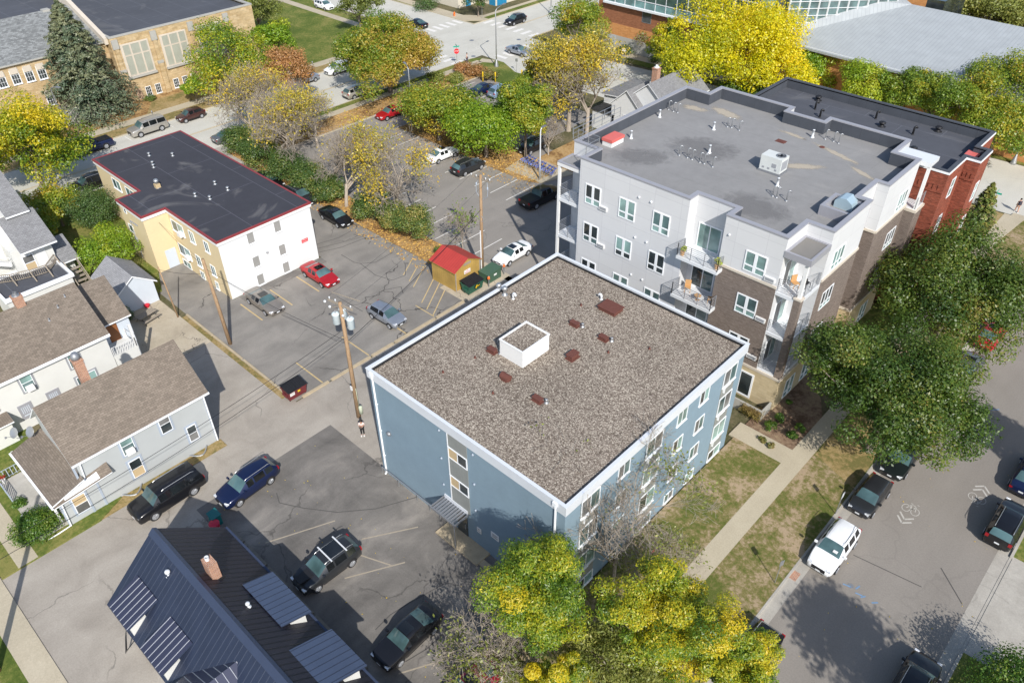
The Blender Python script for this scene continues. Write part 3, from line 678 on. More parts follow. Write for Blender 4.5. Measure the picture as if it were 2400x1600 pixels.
# ------------------------------------------------------------------ yellow and white apartment building
b = thing('apartment_building', 'small yellow and white stucco block with dark flat roof edged in red', 'building', (-76, 31, 0), world=True)
P = [(-90.3, 27.3), (-79.15, 27.3), (-79.15, 24.75), (-73.95, 24.75), (-73.95, 27.3), (-64.1, 27.3), (-64.1, 37.75), (-90.3, 37.75)]
m = MB()
for i in range(len(P)):
    a, c = P[i], P[(i+1) % len(P)]; m.face([(*a, 0), (*c, 0), (*c, 6.2), (*a, 6.2)], 1 if (a[0] == -64.1 and c[0] == -64.1) else 0)
m.build('wall', ['stucco_yellow', 'stucco_white'], b)
Po = inset(P, -.14)
m = MB(); ring(m, Po, inset(P, .2), 6.2, 6.52); m.build('fascia', 'white', b)
Pr = inset(P, -.17); m = MB(); ring(m, Pr, inset(P, .02), 6.52, 6.70); m.build('roof_edging', 'red', b)
m = MB(); m.prism(inset(P, .02), 6.2, 6.66); m.build('roof', 'roof_black', b)
for y0, zs in ((33.75, (5.0, 2.3, .18)), (30.7, (5.0, 2.3, .18))):
    for z in zs: win(b, (-64.1, y0-.35 if y0 > 32 else y0-.35, z), 'E', .72, 1.15, 'single', 'screen_pale', fw=.05, sill=.08)
for x0, w_, zs, h_ in ((-73.5, 2.3, (4.35, 1.55), 1.15), (-73.5, 1.55, (.05,), .7), (-69.9, .85, (4.4, 1.6), 1.2), (-69.9, .7, (.05,), .8), (-67.0, .75, (4.5, 1.75), 1.1), (-66.95, .5, (.1,), .8), (-86.6, 1.8, (4.6,), 1.1), (-83.4, 1.9, (4.6,), 1.1), (-83.2, 1.4, (1.7,), 1.1)):
    for z in zs: win(b, (x0, 27.3, z), 'S', w_, h_, 'slide', ('glass', 'glass_teal'), fw=.07, sill=.06)
for x, z in ((-71.9, 4.35), (-71.9, 1.55)):
    m = MB(); m.box(x, x+.65, 26.85, 27.3, z, z+.45); m.build('air_conditioner', 'white', b)
win(b, (-78.3, 24.75, 3.4), 'S', .9, .8, 'single', 'glass', fw=.06); win(b, (-78.2, 24.75, 5.6), 'S', .5, .5, 'single', 'glass', fw=.05)
m = MB(); m.box(-73.95, -73.9, 25.85, 27.0, .05, 2.15); d = m.build('side_door', 'siding_blue', b)
m = MB(); m.tube([(-77.4, 24.7, 4.9), (-75.7, 24.66, 5.0)], .07, 7); m.tube([(-77.4, 24.7, 4.9), (-77.3, 24.7, .5)], .05, 6); m.box(-77.5, -77.1, 24.6, 24.75, 2.2, 3.0); m.build('service_conduit', 'trim_grey', b)
m = MB(); m.box(-64.1, -64.06, 36.1, 36.85, 2.55, 2.95); s = m.build('wall_sign', 'sign_red', b)
for i, tx in enumerate(('PRIVATE', 'PARKING')): lettering(tx, .15, 'white', s, (-64.055, 36.47, 2.85-.2*i), (R(90), 0, R(90)))
m = MB(); m.lathe([(.1, 0), (.14, .1), (.05, .2)], (0, 0, 0), 8); o = m.build('wall_light', 'galv', None, True); o.location = (-64.05, 32.0, 3.4); o.rotation_euler = (0, R(90), 0); o.parent = b; o.matrix_parent_inverse = Matrix.Translation(-Vector(b['_w']))
for x, y in ((-86.6, 32.0), (-84.6, 33.8), (-84.2, 31.2), (-83.4, 30.9), (-74.8, 33.4), (-72.6, 33.6), (-72.2, 31.3), (-73.9, 30.6)): vent_mushroom(b, x, y, 6.66, .13, .4)
vent_mushroom(b, -78.6, 28.9, 6.66, .2, .95, 'galv', 'flue_vent')
m = MB(); m.box(-78.85, -78.35, 28.65, 29.15, 6.66, 7.1); m.build('flue_base', 'curtain', b)

# ------------------------------------------------------------------ grey and brown brick apartment building
b = thing('apartment_building', 'tall grey panel and brown brick apartment block with balconies and grey flat roof', 'building', (-29, 60, 0), world=True)
ZP = 15.75; ZR = 14.6
OUT = [(-38.4, 49.35), (-27.4, 49.35), (-27.4, 50.55), (-24.0, 50.55), (-24.0, 49.1), (-18.95, 49.1), (-18.95, 52.2), (-16.9, 52.2), (-16.9, 58.7), (-17.9, 58.7), (-17.9, 62.05), (-16.9, 62.05), (-16.9, 68.5), (-19.05, 68.5), (-19.05, 71.8), (-26.6, 71.8), (-26.6, 70.55), (-30.2, 70.55), (-30.2, 71.8), (-38.3, 71.8), (-38.3, 69.5), (-41.0, 69.5), (-41.0, 51.65), (-38.4, 51.65)]
BRK = {4, 7, 8, 9, 10, 11, 12}
m = MB()
for i in range(len(OUT)):
    a, c = OUT[i], OUT[(i+1) % len(OUT)]
    for z0, z1, mi in ((3.3, 11.35, 1 if i in BRK else 0), (11.35, ZP-.1, 0)): m.face([(*a, z0), (*c, z0), (*c, z1), (*a, z1)], mi)
m.build('wall', ['fibre', 'brick_brown'], b)
BASE = [(-38.4, 49.35), (-27.4, 49.35), (-27.4, 50.55), (-24.0, 50.55), (-24.0, 49.1), (-16.9, 49.1), (-16.9, 58.7), (-17.9, 58.7), (-17.9, 62.05), (-16.9, 62.05), (-16.9, 68.5), (-41.0, 68.5), (-41.0, 51.65), (-38.4, 51.65)]
m = MB(); m.prism(inset(BASE, -.04), 0, 3.2); m.build('ground_storey', 'base_buff', b)
m = MB(); m.prism(inset(BASE, -.1), 3.2, 3.42); m.build('stone_band', 'buff_band', b)
for run in ((4,), (7, 8, 9, 10, 11, 12)):
  m = MB()
  for i in run:
    a, c = Vector(OUT[i]), Vector(OUT[(i+1) % len(OUT)]); d = (c-a).normalized(); n = Vector((d.y, -d.x))*.1
    m.prism([tuple(a), tuple(c), tuple(c+n), tuple(a+n)], 11.3, 11.5)
  m.build('upper_stone_band', 'buff_band', b)
inn = inset(OUT, .3)
m = MB()
for i in range(len(OUT)):
    j = (i+1) % len(OUT); m.face([(*inn[j], ZR), (*inn[i], ZR), (*inn[i], ZP-.1), (*inn[j], ZP-.1)])
m.build('parapet_inside', 'parapet_dark', b)
m = MB(); ring(m, inset(OUT, -.05), inset(OUT, .34), ZP-.1, ZP+.02); m.build('coping', 'grey_coping', b)
m = MB(); m.prism(inn, ZR-.4, ZR); m.build('roof', 'roof_grey', b)
wins = [(-37.6, 'a'), (-33.95, 'b'), (-30.5, 'c')]
gl4 = [('glass_teal', 'glass_dark'), ('glass_dark', 'glass_dark'), ('glass_teal', 'glass_teal'), ('glass', 'glass_dark'), ('glass_teal', 'glass'), ('glass_dark', 'glass_teal')]
for i, (x, _) in enumerate(wins):
    for j, z in enumerate((11.8, 8.03, 4.23)): win(b, (x, 49.35, z), 'S', 1.5, 1.68, 'apt', gl4[(i*2+j*3) % 6], fw=.09, dep=.06)
for j, z in enumerate((11.88, 7.98, 4.2)): win(b, (-21.8, 49.1, z), 'S', 1.62, 1.58, 'apt', gl4[(j*2+2) % 6], fw=.09, dep=.06)
def ac(x, y, z, w_=.85):
    m = MB(); m.box(x, x+w_, y-.14, y, z, z+.36); a = m.build('air_conditioner', 'white', b)
    m = MB(); m.box(x+.08, x+w_-.08, y-.15, y-.14, z+.06, z+.3); m.build('grille', 'trim_grey', a).matrix_parent_inverse = Matrix()
for x, y, z in ((-36.05, 49.35, 11.68), (-36.05, 49.35, 7.95), (-20.0, 49.1, 11.72), (-20.0, 49.1, 7.96), (-20.0, 49.1, 4.18)): ac(x, y, z)
for x, z in ((-32.1, 14.2), (-30.9, 14.2), (-32.1, 10.4), (-30.9, 10.4), (-32.1, 6.6), (-30.9, 6.6), (-23.5, 14.2)):
    m = MB(); y = 49.35 if x < -27 else 49.1
    m.lathe([(.1, 0), (.1, .08), (.06, .12)], (0, 0, 0), 8); o = m.build('wall_vent', 'metal_white', None, True); o.location = (x, y, z); o.rotation_euler = (R(90), 0, 0); o.parent = b; o.matrix_parent_inverse = Matrix.Translation(-Vector(b['_w']))
for z in (11.1, 7.36, 3.6): win(b, (-26.85, 50.55, z+.12), 'S', 1.95, 2.1, 'slide', 'glass_teal' if z > 10 else ('glass_dark', 'glass'), fw=.1, name='balcony_door')
for j, z in enumerate((11.78, 8.0, 4.2)):
    for y in (53.5, 65.8): win(b, (-16.9, y, z), 'E', 1.8, 1.6, 'apt3', ('glass_teal', 'glass_dark') if j else 'glass_teal', fw=.07)
for y in (50.7, 53.7, 65): win(b, (-16.86, y, .45), 'E', 1.4, 1.8, 'apt', 'glass_teal', fw=.08)
win(b, (-20.1, 49.06, .35), 'S', 1.0, 2.2, 'single', 'glass_dark', fw=.16, name='terrace_door')
# balconies: slab > railing
def balcony(x0, x1, y0, y1, z, sides, parent=b):
    m = MB(); m.box(x0, x1, y0, y1, z-.28, z); s = m.build('balcony', 'metal_white', parent)
    m = MB()
    for a, c in sides: railing(m, a, c, z, 1.15)
    o = m.build('railing', 'rail_grey', s); o.matrix_parent_inverse = Matrix()
    return s
for z in (11.1, 7.36, 3.6): balcony(-27.35, -23.55, 48.3, 50.55, z, (((-27.3, 48.35), (-23.6, 48.35)), ((-27.3, 48.35), (-27.3, 49.35)), ((-23.6, 48.35), (-23.6, 49.1))))
for z in (11.05, 7.28, 3.56): balcony(-18.95, -16.92, 49.12, 52.2, z, (((-18.9, 49.2), (-17.4, 49.2)), ((-17.0, 49.7), (-17.0, 52.1))))
m = MB(); m.box(-17.45, -16.9, 49.1, 49.65, 3.42, 11.0); m.build('brick_pier', 'brick_brown', b)
m = MB(); m.box(-17.5, -16.85, 49.05, 49.7, 11.06, 11.2); m.build('pier_cap', 'buff_band', b)
m = MB(); m.box(-17.3, -17.05, 49.25, 49.5, 11.2, 14.2); m.build('post', 'white', b)
m = MB(); m.box(-18.95, -16.85, 49.05, 52.2, 14.15, 14.55); cn = m.build('corner_canopy', 'grey_coping', b)
Q = rect(-18.95, -16.85, 49.05, 52.2); m = MB(); ring(m, Q, inset(Q, .2), 14.55, 14.66); m.build('canopy_edge', 'grey_coping', cn).matrix_parent_inverse = Matrix()
m = MB(); m.box(-18.75, -17.05, 49.25, 52.0, 14.55, 14.58); m.build('canopy_roof', plain('canopy_membrane', (.2, .19, .175), .8), cn).matrix_parent_inverse = Matrix()
for z in (11.05, 7.28, 3.56): win(b, (-18.95, 49.9, z+.1), 'E', 1.7, 2.1, 'slide', ('glass_grey', 'glass_teal'), fw=.08, name='balcony_door')
# north west corner balconies
for z in (10.9, 7.13, 3.36): balcony(-41.05, -38.4, 49.6, 51.65, z, (((-41.0, 49.65), (-38.45, 49.65)), ((-41.0, 49.65), (-41.0, 51.6))))
m = MB(); m.box(-41.08, -40.85, 49.58, 49.8, 0, 14.1); m.build('post', 'white', b)
m = MB(); m.box(-41.15, -38.4, 49.55, 51.65, 14.05, 14.35); cn = m.build('corner_canopy', 'white', b)
Q = rect(-41.15, -38.4, 49.55, 51.65); m = MB(); ring(m, Q, inset(Q, .2), 14.35, 14.46); m.build('canopy_edge', 'grey_coping', cn).matrix_parent_inverse = Matrix()
m = MB(); m.box(-40.95, -38.6, 49.75, 51.6, 14.35, 14.38); m.build('canopy_roof', 'roof_grey', cn).matrix_parent_inverse = Matrix()
m = MB()
for a, c in (((-38.3, 51.7), (-38.3, 49.9)), ((-40.9, 52.0), (-38.5, 52.0)), ((-41.2, 51.7), (-41.2, 58.6)), ((-41.9, 52.5), (-41.9, 58.6))): railing(m, a, c, ZP, .95, 3, .045)
m.build('roof_guard_rail', 'galv', b)
# roof equipment
m = MB(); m.box(-40.1, -39.05, 54.6, 56.4, ZR, 15.05, 1); m.prism(rect(-40.16, -38.99, 54.54, 56.46), 15.05, 15.32, 0); m.build('roof_hatch', ['salmon', 'white'], b)
for i, (x, y) in enumerate([(-33.67, 57.46), (-32.84, 57.5), (-32.36, 57.49), (-31.53, 57.45), (-31.11, 57.48), (-30.24, 57.44), (-41.0+.7, 65.54), (-40.19+.5, 65.46), (-39.2, 65.49), (-33.78, 65.77), (-33.39, 65.88), (-32.54, 65.82), (-25.68, 69.41), (-24.89, 69.45), (-24.37, 69.36), (-23.8, 56.14), (-23.45, 56.13), (-22.58, 56.13)]): goose(b, x, y, ZR, .95, .045, (.7, .7))
for x, y in ((-31.98, 59.71), (-34.42, 64.38), (-39.0, 57.51), (-39.9, 63.4), (-26.74, 69.0), (-24.4, 58.0)): pipe_stub(b, x, y, ZR, .1, .7)
for x, y in ((-28.2, 66.2), (-25.1, 67.6)):
    m = MB(); m.lathe([(.25, 0), (.25, .03), (.18, .05)], (x, y, ZR), 12); m.build('roof_drain', 'rust', b)
m = MB(); m.box(-28.9, -28.0, 65.9, 66.6, ZR+.002, ZR+.02); m.build('roof_patch', 'rust', b)
def stain(name, x, y, w_, h_, a, col, z, parent, op=.8):
    key = 'stain_%s' % name
    if key not in MT:
        t = NT(key); n = t.noise(.9, 4, .6, kind='Pos', dist=1.0); gr = t.new('TexGradient', gradient_type='SPHERICAL'); mp = t.new('Mapping'); mp.inputs[1].default_value = (-1, -1, 0); mp.inputs[3].default_value = (2, 2, 0)
        t.link(t.new('TexCoord').outputs['UV'], mp.inputs[0]); t.link(mp.outputs[0], gr.inputs[0])
        al = t.ramp(t.mix(.5, gr.outputs[1], n), [(.36, 0), (.55, op)]); t.link(al, t.b.inputs['Alpha']); t.out(col, .95, 0, .1); MT[key] = t.m
    ca, sa = math.cos(R(a)), math.sin(R(a)); P = [(x+u*w_/2*ca-v*h_/2*sa, y+u*w_/2*sa+v*h_/2*ca, z) for u, v in ((-1, -1), (1, -1), (1, 1), (-1, 1))]
    m = MB(); m.face(P, 0, [(0, 0), (1, 0), (1, 1), (0, 1)]); return m.build('roof_stain', MT[key], parent)
for x, y, w_, h_, a in ((-38.6, 67.6, 4.2, 1.6, 10), (-35.6, 68.6, 5.5, 2.0, -15), (-23.6, 67.2, 7.5, 1.0, -18), (-20.2, 65.0, 4.5, .9, -25), (-28.2, 68.3, 4.0, .9, -8), (-24.6, 62.8, 5.5, 1.6, 35)): stain('dried_silt', x, y, w_, h_, a, (.50, .44, .35), ZR+.006, b, .75)
for x, y, w_, h_, a in ((-33, 60, 9, 7, 20), (-24, 53.5, 8, 6, 0), (-36, 55, 8, 5, 40)): stain('damp', x, y, w_, h_, a, (.18, .178, .18), ZR+.004, b, .35)
Q = rect(-19.75, -17.1, 55.8, 58.5); m = MB(); ring(m, Q, inset(Q, .25), ZR, ZR+.85); tw = m.build('lift_shaft_upstand', 'grey_coping', b)
m = MB(); m.box(-19.5, -17.35, 56.05, 58.25, ZR, ZR+.3); m.build('shaft_roof', 'roof_grey', tw).matrix_parent_inverse = Matrix()
m = MB(); pr = [(-.75, 0), (-.75, .55), (-.4, .85), (.1, .9), (.6, .6), (.75, .3), (.75, 0)]
for (a, z), (c, zz) in zip(pr, pr[1:]): m.face([(-18.5+a, 57.3, ZR+.3+z), (-18.5+a, 58.5, ZR+.3+z), (-18.5+c, 58.5, ZR+.3+zz), (-18.5+c, 57.3, ZR+.3+zz)])
m.face([(-18.5+a, 57.3, ZR+.3+z) for a, z in pr]); m.face([(-18.5+a, 58.5, ZR+.3+z) for a, z in reversed(pr)])
m.build('exhaust_hood', plain('pale_blue_metal', (.42, .55, .62), .35, .3), tw).matrix_parent_inverse = Matrix()
# far balcony on the east side
m = MB(); m.box(-19.0, -16.0, 68.55, 70.4, 15.2, 15.6); m.build('corner_canopy', 'metal_white', b)
for z in (12.2,): balcony(-19.0, -16.05, 68.55, 70.4, z-1, (((-16.1, 68.6), (-16.1, 70.3)),))
m = MB(); m.box(-16.25, -16.0, 68.6, 68.85, 11.2, 15.2); m.build('post', 'white', b)
m = MB(); m.box(-16.9, -16.0, 68.5, 70.42, 3.3, 10.9); m.build('brick_pier', 'brick_brown', b)
m = MB(); m.box(-16.95, -15.9, 68.45, 70.44, 10.9, 11.15); m.build('pier_cap', 'buff_band', b)
# terrace wall in front
t = tag((lambda m: (m.prism([(-20.6, 47.4), (-16.95, 47.4), (-16.95, 48.95), (-17.1, 48.95), (-17.1, 47.55), (-20.6, 47.55)], 0, 1.0), m.build('terrace_wall', 'limestone'))[1])(MB()), 'low grey terrace wall in front of the buff ground floor', 'wall')
# rooftop air conditioner (stands on the roof)
u = thing('rooftop_air_conditioner', 'pale grey boxy rooftop air conditioner with round fan on the grey roof', 'air conditioner', (-26.1, 60.3, ZR), world=False)
m = MB(); m.box(-.95, .95, -.65, .65, .18, 1.45); m.build('cabinet', plain('rtu_grey', (.60, .62, .60), .5), u)
m = MB(); m.lathe([(.42, 0), (.42, .08), (.36, .08), (.36, .02)], (.5, .1, 1.45), 18); m.build('fan_ring', 'grey_metal', u)
m = MB()
for k in range(4): m.beam((.5, .1, 1.49), (.5+.34*math.cos(k*math.pi/2+.4), .1+.34*math.sin(k*math.pi/2+.4), 1.49), .16, .015)
m.build('fan_blades', 'black', u)
m = MB(); m.box(-1.05, 1.05, -.72, .72, 0, .1); m.box(-1.0, 1.0, -.7, -.6, .1, .18); m.box(-1.0, 1.0, .6, .7, .1, .18); m.build('curb', 'grey_metal', u)
m = MB()
for x in (-.7, -.2, .45): m.box(x, x+.2, -.67, -.65, .35, .5)
m.box(.15, .55, -.67, -.65, .6, .95); m.box(.951, .97, -.5, .5, .4, 1.2); m.build('louvre', 'trim_grey', u)

# ------------------------------------------------------------------ red brick building
b = thing('brick_building', 'red brick building with slate coloured flat roof behind the grey apartment block', 'building', (-25, 77, 0), world=True)
RB = [(-36.2, 72.0), (-19.0, 72.0), (-19.0, 70.5), (-14.85, 70.5), (-14.85, 74.7), (-13.65, 74.7), (-13.65, 77.7), (-14.75, 77.7), (-14.75, 82.1), (-36.2, 82.1)]
m = MB()
for i in range(len(RB)):
    a, c = RB[i], RB[(i+1) % len(RB)]; m.face([(*a, 0), (*c, 0), (*c, 14.3), (*a, 14.3)])
m.build('wall', 'brick_red', b)
inn = inset(RB, .35); m = MB(); ring(m, RB, inn, 14.3, 14.5); m.build('coping', 'parapet_dark', b)
m = MB(); ring(m, inset(RB, -.05), RB, 14.22, 14.4); m.build('eave_trim', 'white_trim', b)
m = MB()
for i in range(len(RB)):
    j = (i+1) % len(RB); m.face([(*inn[j], 13.5), (*inn[i], 13.5), (*inn[i], 14.4), (*inn[j], 14.4)])
m.build('parapet_inside', 'parapet_dark', b)
m = MB(); m.prism(inn, 13.2, 13.5); m.build('roof', 'roof_slate', b)
m = MB()
for k in range(9): m.box(-18.7+k*.42, -18.55+k*.42, 70.44, 70.5, 12.6, 13.1)
m.box(-18.8, -14.86, 70.43, 70.5, 12.4, 12.6); m.build('corbel_band', 'brick_red', b)
m = MB(); m.box(-14.8, -13.7, 74.63, 74.7, 12.4, 12.6)
for k in range(3): m.box(-14.7+k*.35, -14.55+k*.35, 74.64, 74.7, 12.6, 13.1)
m.build('corbel_band', 'brick_red', b)
for y, zs in ((72.5, (11.3, 7.6, 3.9)), (76.3, (9.9, 6.4, 2.9))):
    for z in zs: win(b, (-14.85 if y < 74 else -13.65, y, z), 'E', .8, 1.7, 'hung', 'glass_teal', fw=.08)
for x, y in ((-31.6, 80.6), (-23.9, 78.5), (-19.4, 81.0), (-19.4, 74.8)): vent_mushroom(b, x, y, 13.5, .25, .5, 'black')
for x, y in ((-30.7, 78.1), (-29.4, 76.5), (-20.9, 78.6), (-25.1, 79.9)): goose(b, x, y, 13.5, .8, .1, (.7, .7), 'black')
m = MB(); m.box(-15.5, -14.4, 76.4, 77.6, 13.5, 13.95); m.build('roof_hatch', 'salmon', b)
# ------------------------------------------------------------------ pitched houses
def gable(m, x0, x1, y0, y1, ze, zr, along='y', over=.35, th=.14, mi=0, mb=1):
    """gable roof slabs over the rectangle; eaves ze, ridge zr"""
    if along == 'y':
        xm = (x0+x1)/2; s = (zr-ze)/(xm-x0); a, c = y0-over, y1+over
        m.slab([(x0-over, c, ze-s*over), (x0-over, a, ze-s*over), (xm, a, zr), (xm, c, zr)], th, mi, mb)
        m.slab([(x1+over, a, ze-s*over), (x1+over, c, ze-s*over), (xm, c, zr), (xm, a, zr)], th, mi, mb)
    else:
        ym = (y0+y1)/2; s = (zr-ze)/(ym-y0); a, c = x0-over, x1+over
        m.slab([(a, y0-over, ze-s*over), (c, y0-over, ze-s*over), (c, ym, zr), (a, ym, zr)], th, mi, mb)
        m.slab([(c, y1+over, ze-s*over), (a, y1+over, ze-s*over), (a, ym, zr), (c, ym, zr)], th, mi, mb)
def gwalls(m, x0, x1, y0, y1, ze, zr, along='y', z0=0, drop=.1):
    m.prism(rect(x0, x1, y0, y1), z0, ze-drop)
    if along == 'y':
        xm = (x0+x1)/2
        for y in (y0, y1): p = [(x0, y, ze-drop), (x1, y, ze-drop), (xm, y, zr-drop-.05)]; m.face(p if y == y0 else p[::-1])
    else:
        ym = (y0+y1)/2
        for x in (x0, x1): p = [(x, y0, ze-drop), (x, y1, ze-drop), (x, ym, zr-drop-.05)]; m.face(p if x == x1 else p[::-1])
def chimney(parent, x, y, z0, z1, w=.6, d=.6, cap='limestone', mat='brick_chimney'):
    m = MB(); m.box(x-w/2, x+w/2, y-d/2, y+d/2, z0, z1); m.box(x-w/2-.05, x+w/2+.05, y-d/2-.05, y+d/2+.05, z1-.16, z1-.06); c = m.build('chimney', mat, parent)
    m = MB(); m.lathe([(w*.45, 0), (w*.4, .1), (w*.25, .1), (w*.22, .3), (w*.2, .3), (w*.18, .02)], (x, y, z1), 10); m.build('chimney_pot', cap, c)
    return c
def downspout(parent, pts, mat='white_trim'):
    m = MB(); m.tube(pts, .055, 6); m.build('downspout', mat, parent)

# grey house with brown roof beside the alley
b = thing('house', 'two storey grey sided house with brown shingle roof beside the alley', 'house', (-51, 11, 0), world=True)
m = MB(); gwalls(m, -54.2, -47.65, 6.3, 16.05, 5.35, 8.25); m.prism(rect(-54.2, -47.65, 4.25, 6.3), 0, 2.7); m.build('wall', 'siding_grey', b)
m = MB(); gable(m, -54.2, -47.65, 6.3, 16.05, 5.4, 8.35, over=.32); r = m.build('roof', ['shingle_brown', 'white_trim'], b)
m = MB(); m.box(-47.4, -47.26, 5.98, 16.4, 4.98, 5.12); m.build('gutter', 'white_trim', r)
m = MB(); m.slab([(-54.6, 3.85, 2.95), (-47.15, 3.85, 2.95), (-47.15, 6.3, 3.75), (-54.6, 6.3, 3.75)], .12, 0, 1); m.slab([(-47.65, 3.85, 2.97), (-47.1, 3.85, 2.72), (-47.1, 8.1, 3.1), (-47.65, 8.1, 3.75)], .08, 0, 1); r2 = m.build('porch_roof', ['shingle_brown', 'white_trim'], b)
m = MB(); m.box(-54.7, -47.05, 3.72, 3.85, 2.76, 2.9); m.build('gutter', 'white_trim', r2)
m = MB(); m.box(-47.65, -47.6, 6.0, 6.15, 0, 5.2); m.box(-47.65, -47.6, 15.9, 16.05, 0, 5.2); m.box(-47.65, -47.6, 4.25, 4.4, 0, 2.7); m.box(-47.65, -47.61, 6.9, 7.05, 0, 2.7); m.build('corner_trim', 'trim_blue', b)
for y, z, w_, h_, gl in ((12.35, 3.45, .75, 1.55, ('glass_dark', 'glass_grey')), (9.4, 3.4, .8, 1.6, ('glass', 'glass_teal')), (14.05, 1.35, .65, 1.4, ('glass_grey', 'glass_dark')), (9.4, 1.0, .8, 1.6, ('curtain', 'glass_dark')), (5.1, .75, .85, 1.5, ('glass_grey', 'curtain'))):
    m = MB(); m.box(-47.65, -47.62, y-.2, y+w_+.2, z-.2, z+h_+.2); m.build('window_surround', 'trim_blue', b)
    win(b, (-47.62, y, z), 'E', w_, h_, 'hung', gl, fw=.05)
m = MB(); m.box(-47.6, -47.3, 9.5, 10.1, 3.42, 3.85); m.build('air_conditioner', 'white', b)
downspout(b, [(-47.3, 6.55, 5.0), (-47.55, 6.55, 4.75), (-47.55, 6.45, 3.5), (-47.4, 6.3, 3.35)])
downspout(b, [(-47.15, 4.4, 2.75), (-47.55, 4.45, 2.5), (-47.55, 4.35, .2), (-47.55, 2.7, .06)])
downspout(b, [(-47.3, 15.95, 5.0), (-47.55, 15.98, 4.75), (-47.55, 15.98, .1)])
chimney(b, -51.6, 9.85, 7.5, 10.0, .62, .62)
m = MB(); m.lathe([(.3, 0), (.34, .25), (.2, .5), (.02, .55)], (-51.6, 9.85, 9.98), 12); m.build('chimney_hood', 'grey_metal', b, True)
for y in (14.3, 8.9):
    m = MB()
    pts = [(-47.65+.7*math.sin(math.pi*k/8)*1.0, y-.75+1.5*k/8) for k in range(9)]; m.tube([(x, yy, .15) for x, yy in pts], .06, 5); m.build('window_well', 'galv', b)
# porch floor, rails and steps
m = MB(); m.box(-55.2, -47.9, 2.3, 4.25, 0, .45); m.build('porch_floor', plain('porch_paint', (.42, .40, .36), .8, var=.3), b)
m = MB(); railing(m, (-55.3, 2.3), (-52.4, 2.3), .45, .85, 2, .07); railing(m, (-55.3, 2.3), (-55.3, 4.2), .45, .85, 2, .07)
for k in range(10): m.box(-55.2+.28*k, -55.15+.28*k, 2.27, 2.33, .5, 1.25)
for k in range(6): m.box(-55.33, -55.27, 2.5+.28*k, 2.55+.28*k, .5, 1.25)
m.build('porch_rail', 'trim_blue', b)
m = MB()
for k in range(5): m.beam((-50.6+.35*k, 2.25, .05), (-50.2+.35*k, 2.25, .45), .02, .03); m.beam((-50.2+.35*k, 2.25, .05), (-50.6+.35*k, 2.25, .45), .02, .03)
m.box(-50.8, -48.0, 2.2, 2.27, .43, .5); m.box(-50.8, -48.0, 2.2, 2.27, 0, .06); m.build('porch_lattice', 'white', b)
for x in (-54.9, -51.3, -48.1):
    m = MB(); m.box(x-.08, x+.08, 3.9, 4.06, .45, 2.75); m.build('porch_post', 'white', b)
# a dish each, fixed to the porch roof edge
def dish(x, y, z, label):
    t = thing('satellite_dish', label, 'satellite dish', (x, y, z), group='satellite dishes on the porch roof')
    m = MB(); m.tube([(0, 0, 0), (0, 0, .55), (.1, -.1, .7)], .025, 6); m.beam((-.2, -.15, .01), (.2, .15, .01), .03, .03); m.build('mast', 'galv', t)
    m = MB(); m.lathe([(.02, 0), (.22, .02), (.4, .075), (.42, .09), (.38, .085), (.2, .04), (.02, .03)], (0, 0, 0), 20); o = m.build('reflector', 'galv', t, True); o.location = (.12, -.12, .75); o.rotation_euler = (R(48), R(18), 0)
    m = MB(); m.tube([(.12, -.2, .45), (.3, -.75, .85)], .018, 5); m.box(.25, .37, -.85, -.72, .8, .9); m.build('feed_arm', 'grey_metal', t)
dish(-55.6, 4.9, 3.0, 'grey satellite dish at the far left end of the brown porch roof'); dish(-54.3, 5.7, 3.4, 'grey satellite dish nearest the gable wall of the grey house')

# white house with brown roof behind it
b = thing('house', 'white sided house with brown shingle roof and rear porch behind the grey sided house', 'house', (-64, 8, 0), world=True)
m = MB(); gwalls(m, -68.2, -60.2, -4, 14.2, 5.35, 8.3); m.build('wall', 'siding_white', b)
m = MB(); m.prism(rect(-68, -62.3, 14.2, 17.0), 0, 5.0); m.build('rear_wall', 'siding_blue', b)
m = MB(); gable(m, -68.2, -60.2, -4, 14.2, 5.45, 8.4, over=.32); r = m.build('roof', ['shingle_brown', 'white_trim'], b)
m = MB(); m.box(-59.92, -59.78, -4.3, 14.5, 5.0, 5.15); m.build('gutter', 'white_trim', r)
m = MB(); m.slab([(-61.9, 14.4, 4.75), (-61.9, 17.2, 4.75), (-65.2, 17.2, 7.35), (-65.2, 14.4, 7.35)], .14, 0, 1); m.slab([(-68.4, 17.2, 4.75), (-68.4, 14.4, 4.75), (-65.2, 14.4, 7.35), (-65.2, 17.2, 7.35)], .14, 0, 1); m.build('rear_roof', ['shingle_brown', 'white_trim'], b)
m = MB(); m.box(-62.3, -60.25, 14.2, 16.4, 2.45, 2.65); m.box(-60.45, -60.25, 14.25, 16.35, 0, 2.45); m.build('porch_deck', 'siding_white', b)
m = MB(); railing(m, (-60.3, 14.3), (-60.3, 16.3), 2.65, .9, 2, .06); railing(m, (-62.2, 16.3), (-60.3, 16.3), 2.65, .9, 2, .06)
for k in range(9): m.box(-60.32, -60.28, 14.4+.22*k, 14.44+.22*k, 2.7, 3.5)
m.build('porch_rail', 'white', b)
for x, y in ((-60.4, 16.3),):
    m = MB(); m.box(x-.1, x+.1, y-.1, y+.1, 0, 4.9); m.build('porch_post', 'white', b)
m = MB(); m.box(-62.3, -62.26, 15.0, 15.9, 2.65, 4.6); m.build('porch_door', plain('brown_door', (.24, .09, .03), .6), b)
chimney(b, -64.3, 10.2, 7.6, 9.2, .7, .7, 'grey_metal')
